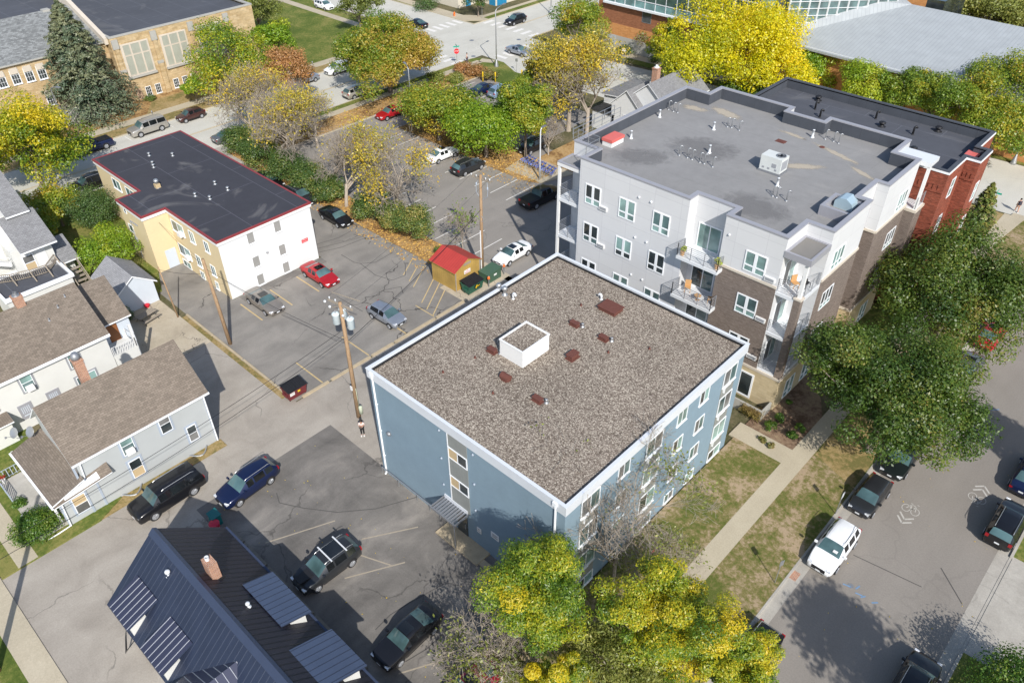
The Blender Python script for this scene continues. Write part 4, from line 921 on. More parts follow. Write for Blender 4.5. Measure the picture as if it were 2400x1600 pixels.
for y, z, w_, h_, kd, gl in ((10.95, 3.5, .8, 1.45, 'hung', ('glass', 'glass_teal')), (7.2, 3.4, .8, 1.5, 'hung', ('glass', 'glass_teal')), (10.9, .5, 1.5, 1.9, 'slide', ('glass', 'glass_teal'))):
    m = MB(); m.box(-60.2, -60.17, y-.2, y+w_+.2, z-.2, z+h_+.2); m.build('window_surround', 'trim_grey', b); win(b, (-60.17, y, z), 'E', w_, h_, kd, gl, fw=.05)
for y, z in ((8.35, .95), (6.15, .95)):
    m = MB(); m.box(-60.2, -60.16, y, y+1.05, z, z+1.45)
    m.build('boarded_panel', 'grey_coping', b)
    m = MB()
    for k in range(5): m.box(-60.16, -60.14, y+.2+.14*k, y+.26+.14*k, z+.55, z+1.2)
    m.box(-60.16, -60.14, y+.2, y+.85, z+.3, z+.4); m.build('panel_grille', 'siding_blue', b)
for y, z in ((7.3, 3.42), (11.05, 3.52)):
    m = MB(); m.box(-60.15, -59.8, y, y+.6, z, z+.42); m.build('air_conditioner', 'white', b)
downspout(b, [(-59.85, 5.0, 5.1), (-60.1, 5.0, 4.8), (-60.1, 5.0, 2.9), (-59.9, 4.2, 2.6)])
m = MB(); m.slab([(-62, 3.0, 2.7), (-58.8, 3.0, 2.3), (-58.8, 5.4, 2.3), (-62, 5.4, 2.7)], .12, 0, 1); m.build('side_porch_roof', ['shingle_brown', 'white_trim'], b)
m = MB(); m.box(-61.8, -59.2, 3.2, 5.2, 0, 2.25); m.build('side_porch', 'siding_white', b)
for x, y in ((-63, 12.4), (-62.4, 11.3), (-63.5, 13.3)): pipe_stub(b, x, y, 8.36-(abs(x+64.2))*.74, .05, .2, 'trim_grey')

# rambling grey roofed house at the left edge
b = thing('house', 'rambling white house with stepped grey roofs and rooftop deck at the left edge', 'house', (-84, 15, 0), world=True)
m = MB(); m.prism(rect(-96, -81.3, 4, 16.6), 0, 8.0); m.prism(rect(-82, -78.6, 13.6, 17.2), 0, 5.6); m.prism(rect(-81.5, -78.9, 16.6, 18.6), 0, 2.9); m.prism(rect(-96, -80.6, 2, 11.4), 0, 5.2); m.build('wall', 'siding_white', b)
m = MB()
m.slab([(-80.7, 14.9, 8.0), (-80.7, 17.1, 8.0), (-86, 17.1, 11.2), (-86, 14.9, 11.2)], .16, 0, 1)
m.slab([(-90, 17.1, 8.0), (-80.7, 17.1, 8.0), (-86, 17.1, 11.2)], .1, 0, 1)
m.build('upper_roof', ['shingle_grey', 'white_trim'], b)
m = MB(); m.slab([(-77.6, 14.2, 5.6), (-77.6, 17.6, 5.6), (-81.3, 17.6, 7.9), (-81.3, 14.2, 7.9)], .16, 0, 1); m.build('middle_roof', ['shingle_grey', 'white_trim'], b)
m = MB(); m.slab([(-77.9, 16.6, 2.95), (-77.9, 19.0, 2.95), (-80.6, 19.0, 4.6), (-80.6, 16.6, 4.6)], .14, 0, 1); m.build('lower_roof', ['shingle_grey', 'white_trim'], b)
m = MB(); m.slab([(-80.2, 2, 5.3), (-80.2, 11.8, 5.3), (-85, 11.8, 8.4), (-85, 2, 8.4)], .16, 0, 1); m.build('side_roof', ['shingle_grey', 'white_trim'], b)
m = MB(); m.slab([(-81, 10.5, 8.3), (-81, 14.2, 8.3), (-96, 14.2, 8.6), (-96, 10.5, 8.6)], .3, 0, 1); m.build('flat_roof', ['roof_slate', 'white_trim'], b)
m = MB(); m.prism(rect(-79.3, -75.0, 11.0, 17.0), 0, 2.9); sr = m.build('sun_room', 'siding_white', b)
Q = rect(-79.5, -74.8, 10.8, 17.2); m = MB(); ring(m, Q, inset(Q, .25), 2.9, 3.25); m.build('deck_edge', 'white_trim', b)
m = MB(); m.box(-79.3, -75.0, 11.0, 17.0, 2.9, 3.0); m.build('deck_roof', 'roof_slate', b)
for k in range(3): win(b, (-75.0, 11.4+1.7*k, .9), 'E', 1.2, 1.1, 'grid42', 'glass_dark', fw=.06)
m = MB()
pts = [(-78.9, 10.9), (-77.8, 12.6), (-77.2, 14.2), (-76.9, 15.6), (-78.3, 17.0)]
for a, c in zip(pts, pts[1:]):
    L = math.hypot(c[0]-a[0], c[1]-a[1]); n = int(L/.16)
    m.beam((*a, 3.95), (*c, 4.0), .09, .05); m.beam((*a, 3.2), (*c, 3.25), .05, .05)
    for k in range(n+1): x = a[0]+(c[0]-a[0])*k/n; y = a[1]+(c[1]-a[1])*k/n; m.box(x-.025, x+.025, y-.02, y+.02, 3.2, 3.97)
    m.beam((*c, 3.9), (c[0]+.9, c[1]+.1, 3.02), .1, .06)
m.build('deck_rail', 'wood_grey', b)
m = MB()
for k in range(9): m.box(-76.9+.34*k, -76.55+.34*k, 17.3, 18.4, 2.6-.3*k, 2.66-.3*k)
m.beam((-77, 18.5, 3.5), (-73.9, 18.5, .9), .08, .1); m.beam((-77, 17.25, 3.5), (-73.9, 17.25, .9), .08, .1); m.beam((-77, 18.5, 2.6), (-73.9, 18.5, 0), .08, .2)
for x in (-77, -75.4, -74): m.box(x-.05, x+.05, 18.45, 18.55, 0, 3.5-(x+77)*.84)
m.build('outside_stair', 'wood_grey', b)
m = MB(); m.beam((-80.5, 8.2, 6.6), (-79.0, 13.4, 4.2), .8, .1); m.beam((-80.1, 8.2, 7.5), (-78.6, 13.4, 5.1), .05, .05); m.beam((-80.1, 8.2, 7.1), (-78.6, 13.4, 4.7), .04, .04)
for k in range(5): m.box(-80.1+.37*k, -80.05+.37*k, 8.2+1.28*k, 8.25+1.28*k, 6.6-.58*k, 7.5-.58*k)
m.build('white_stair', 'white', b)
win(b, (-81.3, 14.5, 5.9), 'E', .9, 1.3, 'hung', 'glass_grey', fw=.08); win(b, (-78.6, 14.4, 3.2), 'E', .9, 1.5, 'hung', ('curtain', 'glass_grey'), fw=.08); win(b, (-80.6, 6, 2.4), 'E', 1, 1.4, 'hung', 'glass_grey', fw=.08)
m = MB(); m.box(-78.6, -78.55, 15.6, 16.5, 2.9, 4.9); m.build('upper_door', 'white', b)

# small garage
b = thing('garage', 'small white garage with pale grey gable roof beside the patio', 'garage', (-71.7, 20.5, 0), world=True)
m = MB(); gwalls(m, -74.2, -69.35, 18.7, 22.3, 2.5, 3.8, 'x'); m.build('wall', 'siding_blue', b)
m = MB(); gable(m, -74.2, -69.35, 18.7, 22.3, 2.55, 3.85, 'x', .28); m.build('roof', ['shingle_pale', 'white_trim'], b)
m = MB(); m.box(-71.4, -70.6, 18.66, 18.7, .05, 2.05); d = m.build('side_door', 'trim_grey', b)

# house with dark metal roof at the bottom
b = thing('house', 'house with dark navy metal roof and four shed dormers at the bottom', 'house', (-28, 7, 0), world=True)
m = MB(); gwalls(m, -36.0, -14, 3.35, 10.4, 3.75, 6.9, 'x'); m.build('wall', 'siding_blue', b)
ym, zr_ = 6.93, 7.0
m = MB(); m.slab([(-36.5, 2.95, 3.5), (-13.5, 2.95, 3.5), (-13.5, ym, zr_), (-36.5, ym, zr_)], .12, 0, 1); m.build('roof', ['metal_navy', 'metal_navy_flat'], b)
m = MB(); m.slab([(-13.5, 10.85, 3.5), (-36.5, 10.85, 3.5), (-36.5, ym, zr_), (-13.5, ym, zr_)], .12, 0, 1); m.build('rear_roof', ['metal_dark', 'metal_navy_flat'], b)
m = MB(); m.slab([(-36.52, ym-.35, 6.73), (-13.5, ym-.35, 6.73), (-13.5, ym, 7.04), (-36.52, ym, 7.04)], .03); m.slab([(-13.5, ym+.22, 6.86), (-36.52, ym+.22, 6.86), (-36.52, ym, 7.04), (-13.5, ym, 7.04)], .03); m.build('ridge_cap', 'metal_navy_flat', b)
m = MB(); m.box(-36.4, -13.5, 10.86, 11.0, 3.38, 3.5); m.build('gutter', 'metal_navy_flat', b)
for x in (-35.4, -31.45):
    m = MB(); m.slab([(x-.1, 2.9, 4.55), (x+2.35, 2.9, 4.55), (x+2.35, 4.95, 5.32), (x-.1, 4.95, 5.32)], .1, 0, 1); d = m.build('dormer', ['metal_bright', 'metal_navy_flat'], b)
    m = MB(); m.prism([(x, 3.1), (x+2.2, 3.1), (x+2.2, 4.6), (x, 4.6)], 3.6, 4.5); m.build('dormer_wall', 'siding_white', d)
for x0, x1, yl, zl, yu, zu in ((-30.3, -26.3, 10.75, 4.72, 8.85, 5.4), (-24.5, -21.3, 10.85, 4.8, 8.2, 5.85)):
    m = MB(); m.slab([(x1, yl, zl), (x0, yl, zl), (x0, yu, zu), (x1, yu, zu)], .1, 0, 1); d = m.build('dormer', ['metal_slate', 'metal_navy_flat'], b)
    m = MB(); m.prism(rect(x0+.15, x1-.15, 9.1, 10.4), 3.6, 4.75); m.build('dormer_wall', 'siding_white', d)
m = MB(); s = [(-28.3, 4.4), (-25.8, 6.15), (-23.3, 4.4)]
m.slab([(-28.3, 5.2, 4.4), (-28.3, 2.2, 4.4), (-25.8, 2.2, 6.15), (-25.8, 6.0, 6.15)], .1, 0, 1); m.slab([(-23.3, 2.2, 4.4), (-23.3, 5.2, 4.4), (-25.8, 6.0, 6.15), (-25.8, 2.2, 6.15)], .1, 0, 1)
d = m.build('gable_dormer', ['metal_bright', 'metal_navy_flat'], b)
m = MB(); m.prism(rect(-28.1, -23.5, 2.5, 5), 0, 4.3); m.build('gable_wall', 'siding_blue', d)
m = MB(); m.box(-31.9, -31.1, 7.65, 8.2, 5.7, 7.5); c = m.build('chimney', 'brick_chimney', b); m = MB(); m.lathe([(.13, 0), (.13, .25), (.1, .25), (.09, .05)], (-31.6, 7.9, 7.5), 10); m.build('chimney_pot', 'metal_white', c)
m = MB(); m.box(-32.0, -31.0, 7.6, 8.35, 6.0, 6.12); m.build('chimney_flashing', 'black', b)
vent_mushroom(b, -33.4, 6.1, 6.1, .12, .5, 'metal_white'); vent_mushroom(b, -28.4, 8.2, 5.85, .1, .4, 'metal_white')
m = MB(); m.box(-36.3, -33.0, 3.2, 3.35, .2, 1.4)
for k in range(6): m.lathe([(.08, 0), (.08, .12), (.05, .16)], (-32.2+.42*k, 3.2, 1.2), 8)
m.build('electric_meters', 'siding_blue', b)
m = MB()
for k in range(5): m.tube([(-35.6+.1*k, 3.1-.06*k, 1.6), (-35.3+.12*k, 2.6-.05*k, .3+.1*k), (-34.9, 3.2, 1.2)], .02, 5)
m.build('cable_loops', 'black', b)

# grey roofed house behind the grey apartment block
b = thing('house', 'small house with grey shingle gables, brick chimney and vine covered white wall', 'house', (-56, 88, 0), world=True)
m = MB(); gwalls(m, -59, -52.8, 85.5, 95, 5.4, 7.9); gwalls(m, -61, -56.2, 84.6, 90, 4.4, 6.6); m.prism(rect(-64.5, -59, 87.5, 95), 0, 3.9); m.prism(rect(-64.2, -60.5, 84.6, 87.5), 0, 2.6); m.build('wall', 'stucco_white', b)
m = MB(); gable(m, -59, -52.8, 85.5, 95, 5.5, 8.0, over=.3); gable(m, -61, -56.2, 84.6, 89, 4.5, 6.7, over=.25); m.slab([(-65, 87.2, 3.9), (-58.6, 87.2, 4.5), (-58.6, 95, 4.5), (-65, 95, 3.9)], .12, 0, 1); m.build('roof', ['shingle_grey', 'white_trim'], b)
chimney(b, -56.4, 87.6, 7, 9.4, .8, .8, 'white')
win(b, (-58.9, 84.6, 2.3), 'S', .6, .9, 'single', 'curtain', fw=.06)
m = MB(); m.prism(rect(-64.3, -60.4, 84.4, 87.4), 2.6, 2.7); m.build('entry_roof', plain('dark_bitumen', (.03, .03, .03), .9), b)

# ------------------------------------------------------------------ sandstone school
b = thing('school_building', 'buff sandstone school with tall divided windows and dark flat roof', 'building', (-135, 50, 0), world=True)
SB = [(-160, 44.2), (-121, 44.2), (-121, 67.6), (-160, 67.6)]
m = MB()
for i in range(4):
    a, c = SB[i], SB[(i+1) % 4]; m.face([(*a, 0), (*c, 0), (*c, 9.7), (*a, 9.7)])
m.prism(rect(-165, -122.6, 24, 44.2), 0, 9.1); m.build('wall', 'stone', b)
inn = inset(SB, .4); m = MB(); ring(m, inset(SB, -.06), inn, 9.55, 9.75, 0); m.build('coping', 'limestone', b)
m = MB(); m.prism(inn, 9, 9.3); m.build('roof', 'roof_slate', b)
m = MB(); m.slab([(-122.2, 24, 9.0), (-122.2, 44.0, 9.0), (-131.5, 44.0, 12.4), (-131.5, 24, 12.4)], .2, 0, 1); m.build('slate_roof', ['slate', 'limestone'], b)
m = MB(); m.prism(rect(-165, -131.4, 24, 44.0), 9, 12.1); m.build('rear_flat_roof', 'roof_slate', b)
m = MB(); m.slab([(-121.6, 43.7, 9.6), (-121.6, 44.3, 9.6), (-131.6, 44.3, 13.2), (-131.6, 43.7, 13.2)], .9); m.slab([(-131.6, 43.7, 13.2), (-131.6, 44.3, 13.2), (-165, 44.3, 13.2), (-165, 43.7, 13.2)], .9); m.build('gable_coping', 'buff_band', b)
for y in (45.6, 51.65, 57.7):
    m = MB(); m.box(-121, -120.9, y-.25, y+4.0, 3.75, 8.45); m.build('window_surround', 'buff_band', b)
    for k, (a, w_) in enumerate(((.1, .95), (1.3, 1.25), (2.8, .95))):
        win(b, (-120.9, y+a, 3.95), 'E', w_, 2.7, 'single', 'louvre', 'buff_band', .05); win(b, (-120.9, y+a, 6.85), 'E', w_, 1.4, 'single', 'louvre', 'buff_band', .05)
    m = MB(); m.box(-121, -120.7, y-.35, y+4.1, 3.45, 3.75); m.build('sill', 'limestone', b)
for y in (44.75, 50.6, 56.6, 62.6):
    m = MB(); m.box(-121, -120.72, y-.4, y+.4, 0, 4.9); m.prism([(-121, y-.3), (-120.8, y-.3), (-120.8, y+.3), (-121, y+.3)], 4.9, 9.2); m.build('buttress', 'stone', b)
    m = MB(); m.box(-121, -120.68, y-.44, y+.44, 4.6, 5.0); m.build('buttress_cap', 'limestone', b)
    m = MB(); m.box(-121, -120.75, y-.45, y+.45, 8.0, 9.3); m.build('buttress_head', 'limestone', b)
for y in (47.25, 48.8, 51.8, 53.3, 54.8): win(b, (-121, y, .4), 'E', .75, 1.3, 'grid33', 'glass_dark', fw=.07, sill=.06)
m = MB(); m.box(-121, -120.93, 45.65, 46.55, .2, 1.8); m.build('bricked_door', plain('tan_infill', (.42, .29, .2), .8), b)
for y, z in ((34.0, 6.1), (32.35, 6.2), (30.6, 6.3), (33.9, 2.4), (28.8, 6.3)):
    win(b, (-122.6, y, z), 'E', .95, 1.75, 'grid33', 'glass_dark', fw=.1, sill=.1)
    m = MB(); m.box(-122.6, -122.5, y-.05, y+1.0, z+1.3, z+2.1); m.build('window_blind', 'buff_band', b)
m = MB(); m.box(-122.6, -119.2, 34.4, 38.4, 0, 1.9); m.build('entrance_stair_block', 'limestone', b)
m = MB(); m.box(-132, -131, 40, 41, 12.1, 12.5); m.build('roof_hatch', 'limestone', b)

# ------------------------------------------------------------------ orange brick building with silver roof
b = thing('museum_building', 'orange brick building with glazed upper band and broad silver metal roof', 'building', (-60, 120, 0), world=True)
m = MB(); m.prism(rect(-86.2, -58, 113.4, 140), 0, 2.4); m.build('stone_base', 'limestone', b)
m = MB(); m.prism(rect(-86.1, -58, 113.42, 140), 2.4, 4.3); m.build('brick_lower', 'brick_orange', b)
m = MB(); m.prism(rect(-86.1, -58, 113.45, 140), 4.3, 8.0); m.build('brick_upper', 'brick_rust', b)
m = MB(); m.box(-84.4, -82.0, 113.36, 113.4, .1, 2.4); d = m.build('double_door', plain('grey_door', (.4, .42, .43), .6), b)
win(b, (-76.9, 113.45, 5.6), 'S', 1.7, 1.6, 'single', 'glass_dark', 'grey_metal', .06)
GL = rect(-84.4, -56, 113.0, 139.5)
m = MB(); m.prism(GL, 7.75, 16); m.build('glazed_storey', [glassmat('spandrel_teal', (.15, .27, .27), .25)], b)
m = MB()
for k in range(15): m.box(-84.45+2.02*k, -84.35+2.02*k, 112.93, 113.0, 7.75, 16)
for z in (7.7, 8.9, 12.2): m.box(-84.5, -56, 112.92, 113.0, z, z+.12)
for k in range(14): m.box(-84.46, -84.4, 113+2*k, 113.1+2*k, 7.75, 16)
m.build('mullions', 'metal_white', b)
m = MB(); m.box(-84.7, -56, 112.7, 113.0, 7.45, 7.75); m.build('soffit_edge', 'metal_white', b)
m = MB(); m.prism([(-84.3, 112.97), (-56, 112.97), (-56, 113.1), (-84.3, 113.1)], 9.0, 16); m.build('dark_glazing', [glassmat('curtain_glass', (.05, .085, .075), .12)], b)
# silver roof hall
def ey(x): return 114.3+(x+51)*(-1.6/27)
m = MB(); m.prism([(-52, ey(-52)+.6), (8, ey(8)+.6), (8, 140), (-52, 140)], 0, 7.5); m.build('hall_wall', 'brick_orange', b)
m = MB()
xs = [-58, -52, -45, -30, -10, 9]
m.slab([(-53.5, ey(-53.5), 7.6), (9, ey(9), 7.6), (9, 125.6, 12.0), (-40, 128.5, 12.0)], .25, 0, 1)
m.slab([(-56, 118, 12.6), (-53.5, ey(-53.5), 7.6), (-40, 128.5, 12.0)], .2, 0, 1); m.slab([(-56, 118, 12.6), (-40, 128.5, 12.0), (-46, 132, 13.5)], .2, 0, 1)
m.build('hall_roof', ['metal_silver', 'metal_white'], b)
m = MB(); m.prism([(-53.5, ey(-53.5)-.5), (9, ey(9)-.5), (9, ey(9)), (-53.5, ey(-53.5))], 7.2, 7.5); m.build('gutter', 'metal_silver', b)
m = MB()
for yy, zz in ((.045, 8.0), (.09, 8.35)): m.tube([(-50, ey(-50)+yy*30, zz-.1), (8, ey(8)+yy*30, zz-.1)], .05, 5)
m.build('snow_guard', 'grey_metal', b)
m = MB(); m.prism([(-56, 119), (-53, 116), (-42, 128), (-46, 132)], 8, 16.5); m.build('louvred_glazing', ['glass'], b)
m = MB()
for k in range(12):
    x = -53+11*k/11; y = 116+12*k/11; m.box(x-.05, x+.15, y-.12, y+.05, 8, 16.5)
for z in (9.5, 10.5, 11.5, 12.5, 13.5): m.beam((-52.95, 115.9, z), (-41.9, 127.9, z), .1, .08)
m.build('mullions', 'metal_white', b)
m = MB(); m.prism(rect(-44, -38.5, 130, 145), 0, 13.2); m.build('rear_block', 'brick_orange', b)
m = MB(); m.prism(rect(-38.5, -36, 130, 140), 0, 12.8); m.build('rear_glazing', 'glass_dark', b)

b = thing('corner_building', 'low cream building with blue doors on the far corner of the junction', 'building', (-125, 120, 0), world=True)
m = MB(); m.prism(rect(-150, -120.2, 112.2, 135), 0, 5); m.prism(rect(-120.2, -115.8, 118.5, 135), 0, 5); m.build('wall', plain('cream_render', (.62, .57, .47), .85), b)
for x0, x1, y0, y1 in ((-120.2, -120.1, 114.3, 115.6), (-117.6, -116.0, 118.4, 118.5), (-115.8, -115.7, 118.8, 121.5)):
    m = MB(); m.box(x0, x1, y0, y1, 0, 2.6); m.build('blue_door', plain('bright_blue', (.02, .22, .42), .5, var=.3), b)

# ------------------------------------------------------------------ timber shed
b = thing('garden_shed', 'yellow timber shed with red ribbed metal roof at the lot corner', 'shed', (-50.4, 45, 0), world=True)
m = MB(); gwalls(m, -52.1, -48.65, 43.3, 46.75, 2.35, 3.2, 'x', 0, .04); m.build('wall', 'plywood', b)
m = MB(); gable(m, -52.1, -48.65, 43.3, 46.75, 2.42, 3.27, 'x', .2, .06); m.build('roof', ['red_roof', 'plywood'], b)
m = MB()
for y in (43.3, 46.65): m.box(-48.66, -48.6, y, y+.1, 0, 2.35)
m.box(-48.65, -48.61, 44.5, 45.5, 2.5, 2.75); m.build('shed_trim', 'wood_grey', b)
m = MB(); m.box(-48.62, -48.58, 44.5, 45.35, 1.55, 1.95); s = m.build('shed_sign', 'white', b)
for i, tx in enumerate(('NO', 'PARKING')): lettering(tx, .16, 'sign_red', s, (-48.575, 44.92, 1.85-.19*i), (R(90), 0, R(90)))
# ------------------------------------------------------------------ vehicles
def paint(name, c, metal=.25, rough=.32):
    t = NT('paint_'+name); n = t.noise(1.2, 4); m = t.out(t.ramp(n, [(.3, sc3(c, .9)), (.7, sc3(c, 1.06))]), rough, metal, .5)
    t.b.inputs['Coat Weight'].default_value = .5; t.b.inputs['Coat Roughness'].default_value = .08; return m
MT['car_glass'] = glassmat('car_glass', (.07, .13, .135), .06); MT['car_glass_dark'] = glassmat('car_glass_dark', (.012, .014, .016), .06)
MT['lamp'] = plain('lamp_lens', (.75, .77, .8), .15, .2, .8); MT['tail'] = plain('tail_lens', (.30, .008, .012), .2, 0, .6)
MT['rim'] = plain('alloy_rim', (.45, .46, .48), .35, .6, .5); MT['plate'] = plain('number_plate', (.7, .72, .74), .5)
PAINT = {k: paint(k, *v) for k, v in dict(
    black=((.008, .008, .010), .1), charcoal=((.035, .038, .043), .4), navy=((.008, .016, .06), .3), white=((.80, .81, .82), 0), silver=((.36, .39, .44), .6), tan=((.30, .27, .235), .5), red=((.42, .012, .018), .2), maroon=((.22, .008, .022), .3), brown=((.075, .032, .028), .4), lightblue=((.27, .37, .50), .4), darkgreen=((.014, .020, .020), .3), grey=((.16, .17, .18), .5), champagne=((.42, .40, .36), .5)).items()}
KIND = {  # length, width, stations (fraction from the nose, belt z, roof z, width factor, roof half width factor), wheel x, wheel radius
 'sedan': (4.75, 1.84, [(0, .60, 0, .74), (.02, .66, 0, .86), (.08, .76, 0, .94), (.2, .85, 0, .99), (.29, .92, 0, 1), (.42, .94, 1.38, 1, .70), (.535, .95, 1.44, 1, .71), (.56, .95, 1.44, 1, .71), (.68, .97, 1.39, 1, .69), (.845, 1.0, 0, .99), (.93, 1.0, 0, .95), (.985, .95, 0, .86), (1, .78, 0, .80)], 1.42, .33, 3),
 'hatch': (4.05, 1.76, [(0, .64, 0, .74), (.02, .70, 0, .86), (.08, .80, 0, .94), (.17, .88, 0, .99), (.25, .95, 0, 1), (.40, .98, 1.46, 1, .70), (.55, 1.0, 1.52, 1, .71), (.58, 1.0, 1.52, 1, .71), (.86, 1.04, 1.44, .98, .67), (.965, 1.05, 0, .93), (1, .8, 0, .86)], 1.25, .32, 3),
 'suv': (4.7, 1.90, [(0, .66, 0, .70), (.02, .76, 0, .84), (.07, .90, 0, .93), (.18, 1.0, 0, .985), (.27, 1.06, 0, 1), (.42, 1.09, 1.60, 1, .69), (.53, 1.12, 1.69, 1, .73), (.555, 1.12, 1.69, 1, .73), (.74, 1.12, 1.65, 1, .70), (.765, 1.12, 1.64, 1, .70), (.90, 1.13, 1.53, .97, .64), (.98, 1.10, 0, .89), (1, .8, 0, .80)], 1.38, .36, 3),
 'bigsuv': (5.3, 2.02, [(0, .82, 0, .84), (.015, .95, 0, .92), (.05, 1.05, 0, .97), (.16, 1.12, 0, .99), (.24, 1.16, 0, 1), (.34, 1.18, 1.80, 1, .76), (.50, 1.19, 1.88, 1, .77), (.52, 1.19, 1.88, 1, .77), (.71, 1.2, 1.88, 1, .77), (.73, 1.2, 1.88, 1, .77), (.95, 1.2, 1.82, .99, .75), (.99, 1.15, 0, .95), (1, .8, 0, .92)], 1.55, .39, 3),
 'pickup': (5.7, 2.0, [(0, .85, 0, .84), (.015, .97, 0, .92), (.05, 1.06, 0, .97), (.16, 1.12, 0, .99), (.25, 1.15, 0, 1), (.345, 1.17, 1.80, 1, .74), (.46, 1.18, 1.86, 1, .75), (.48, 1.18, 1.86, 1, .75), (.60, 1.18, 1.82, 1, .73), (.645, 1.17, 0, 1), (.66, 1.16, 0, 1), (.985, 1.16, 0, .99), (1, .8, 0, .97)], 1.72, .40, 4)}
def section(st, H):
    f, zb, zr, wf = st[:4]; wr = st[4] if len(st) > 4 else 0
    return f, zb, zr, wf, wr
def car_proto(kind):
    L, W, ST, wx, wrad, base = KIND[kind]; hw = W/2
    rings = []
    for st in ST:
        f, zb, zr, wf, wr = section(st, 0); w_ = hw*wf; x = L/2-f*L; lo = .26+(.12 if f in (0, 1) else 0)
        p = [(w_*.86, lo), (w_*.985, lo+.12), (w_, zb*.62), (w_*.985, zb-.07), (w_*.93, zb)]
        if zr: q = hw*wr; p += [(q+.015, zr-.075), (q*.90, zr-.008), (q*.5, zr+.02), (0, zr+.028)]
        else: p += [(w_*.80, zb+.02), (w_*.6, zb+.032), (w_*.3, zb+.042), (0, zb+.045)]
        rings.append([(x, y, z) for y, z in p])
    n = len(rings); cab = [i for i in range(n) if ST[i][2]]
    i0, i1 = cab[0]-1, cab[-1]                     # windscreen cell i0, rear glass cell i1
    body = MB(); ws = MB(); rw = MB(); side = [MB(), MB()]
    pill = {i for i in range(cab[0], cab[-1]) if ST[i+1][0]-ST[i][0] < .03}
    for i in range(n-1):
        for k in range(8):
            for s in (1, -1):
                q = [(x, y*s, z) for x, y, z in (rings[i][k], rings[i][k+1], rings[i+1][k+1], rings[i+1][k])]
                if s < 0: q = q[::-1]
                t = body
                if k >= 5 and i == i0: t = ws
                elif k >= 5 and i == i1: t = rw
                elif k == 4 and cab[0] <= i < cab[-1] and i not in pill: t = side[0 if s > 0 else 1]
                elif k == 4 and i == i1 and kind in ('sedan',): t = body
                t.face(q)
    for r, rev in ((rings[0], 0), (rings[-1], 1)):
        q = [(x, y, z) for x, y, z in r]+[(x, -y, z) for x, y, z in reversed(r[:-1])]
        body.face(q if rev else q[::-1])
    for i in range(n-1):
        a, c = rings[i][0], rings[i+1][0]; body.face([(a[0], a[1], a[2]), (c[0], c[1], c[2]), (c[0], -c[1], c[2]), (a[0], -a[1], a[2])][::-1])
    root = thing(base and {'sedan': 'sedan_car', 'hatch': 'hatchback_car', 'suv': 'suv_car', 'bigsuv': 'suv_car', 'pickup': 'pickup_truck'}[kind], '', 'car')
    def weld(mb, name, mat):
        o = mb.build(name, mat, root, True); import bmesh
        bm = bmesh.new(); bm.from_mesh(o.data); bmesh.ops.remove_doubles(bm, verts=bm.verts, dist=.0015)
        bmesh.ops.recalc_face_normals(bm, faces=bm.faces)
        if name == 'body':
            for e in bm.edges:
                if len(e.link_faces) == 2 and e.calc_face_angle(0) > .7: e.smooth = False
        bm.to_mesh(o.data); bm.free()
        for p in o.data.polygons: p.use_smooth = True
        return o
    if kind == 'pickup':
        xb0, xb1 = L/2-.675*L, L/2-.975*L
        body.box(xb1, xb0, -hw*.80, hw*.80, 1.19, 1.225, 1)
    for s in (1, -1):
        for x in (wx, -wx):
            pts = [(x+(wrad+.07)*math.cos(a), s*(hw+.004), wrad+(wrad+.07)*math.sin(a)) for a in [math.pi*k/10-.05 for k in range(11)]]
            body.face(pts if s < 0 else pts[::-1], 1)
        body.face([(x, s*(hw*.985+.006), z) for x, z in ((wx-.45, .28), (-wx+.45, .28), (-wx+.45, .38), (wx-.45, .38))][::(-1 if s < 0 else 1)], 1)
    zf = ST[2][1]
    body.box(L/2-.03, L/2+.006, -hw*.5, hw*.5, .45, zf-.16, 1); body.box(-L/2-.006, -L/2+.03, -hw*.7, hw*.7, .32, .46, 1)
    b = weld(body, 'body', [PAINT['black'], MT['black']]); b.material_slots[0].link = 'OBJECT'; b.material_slots[0].material = PAINT['black']
    weld(ws, 'windscreen', 'car_glass'); weld(rw, 'rear_window', 'car_glass')
    for sd in side: weld(sd, 'side_window', 'car_glass_dark')
    wm = MB(); rm = MB()
    wm.tube([(0, -.11, 0), (0, -.09, 0), (0, .09, 0), (0, .11, 0)], [wrad-.03, wrad, wrad, wrad-.03], 20)
    rm.tube([(0, -.005, 0), (0, .012, 0)], wrad*.66, 16)
    for k in range(5):
        a = 2*math.pi*k/5; rm.beam((0, .016, 0), (wrad*.6*math.cos(a), .016, wrad*.6*math.sin(a)), .03, .06, up=(0, 1, 0))
    wme = wm.mesh('wheel', ['rubber']); rme = rm.mesh('rim', ['rim'])
    for x in (wx, -wx):
        for s in (1, -1):
            o = place(wme, 'wheel', root, (x, s*(hw-.085), wrad), 0 if s > 0 else math.pi)
            q = bpy.data.objects.new('rim', rme); COL.objects.link(q); q.parent = o; q.location = (0, .105, 0)
    tall = kind in ('bigsuv', 'pickup')
    for s in (1, -1):
        m = MB(); z = zf-.17 if not tall else zf-.25; xx = L/2-.015; yo = hw*.86
        m.face([(xx-.02, s*yo*.62, z), (xx-.17, s*yo*1.02, z), (xx-.24, s*yo*1.05, z+.13), (xx-.06, s*yo*.6, z+.15)][::(-1 if s > 0 else 1)])
        m.box(xx-.22, xx-.02, min(s*yo*.64, s*yo*.98), max(s*yo*.64, s*yo*.98), z-.01, z+.1); m.build('headlight', 'lamp', root)
        m = MB(); z = ST[-2][1]-.25; yy = (hw*.66, hw*.90); m.box(-L/2-.008, -L/2+.09, min(s*yy[0], s*yy[1]), max(s*yy[0], s*yy[1]), z, z+(.22 if kind != 'sedan' else .13)); m.build('tail_light', 'tail', root)
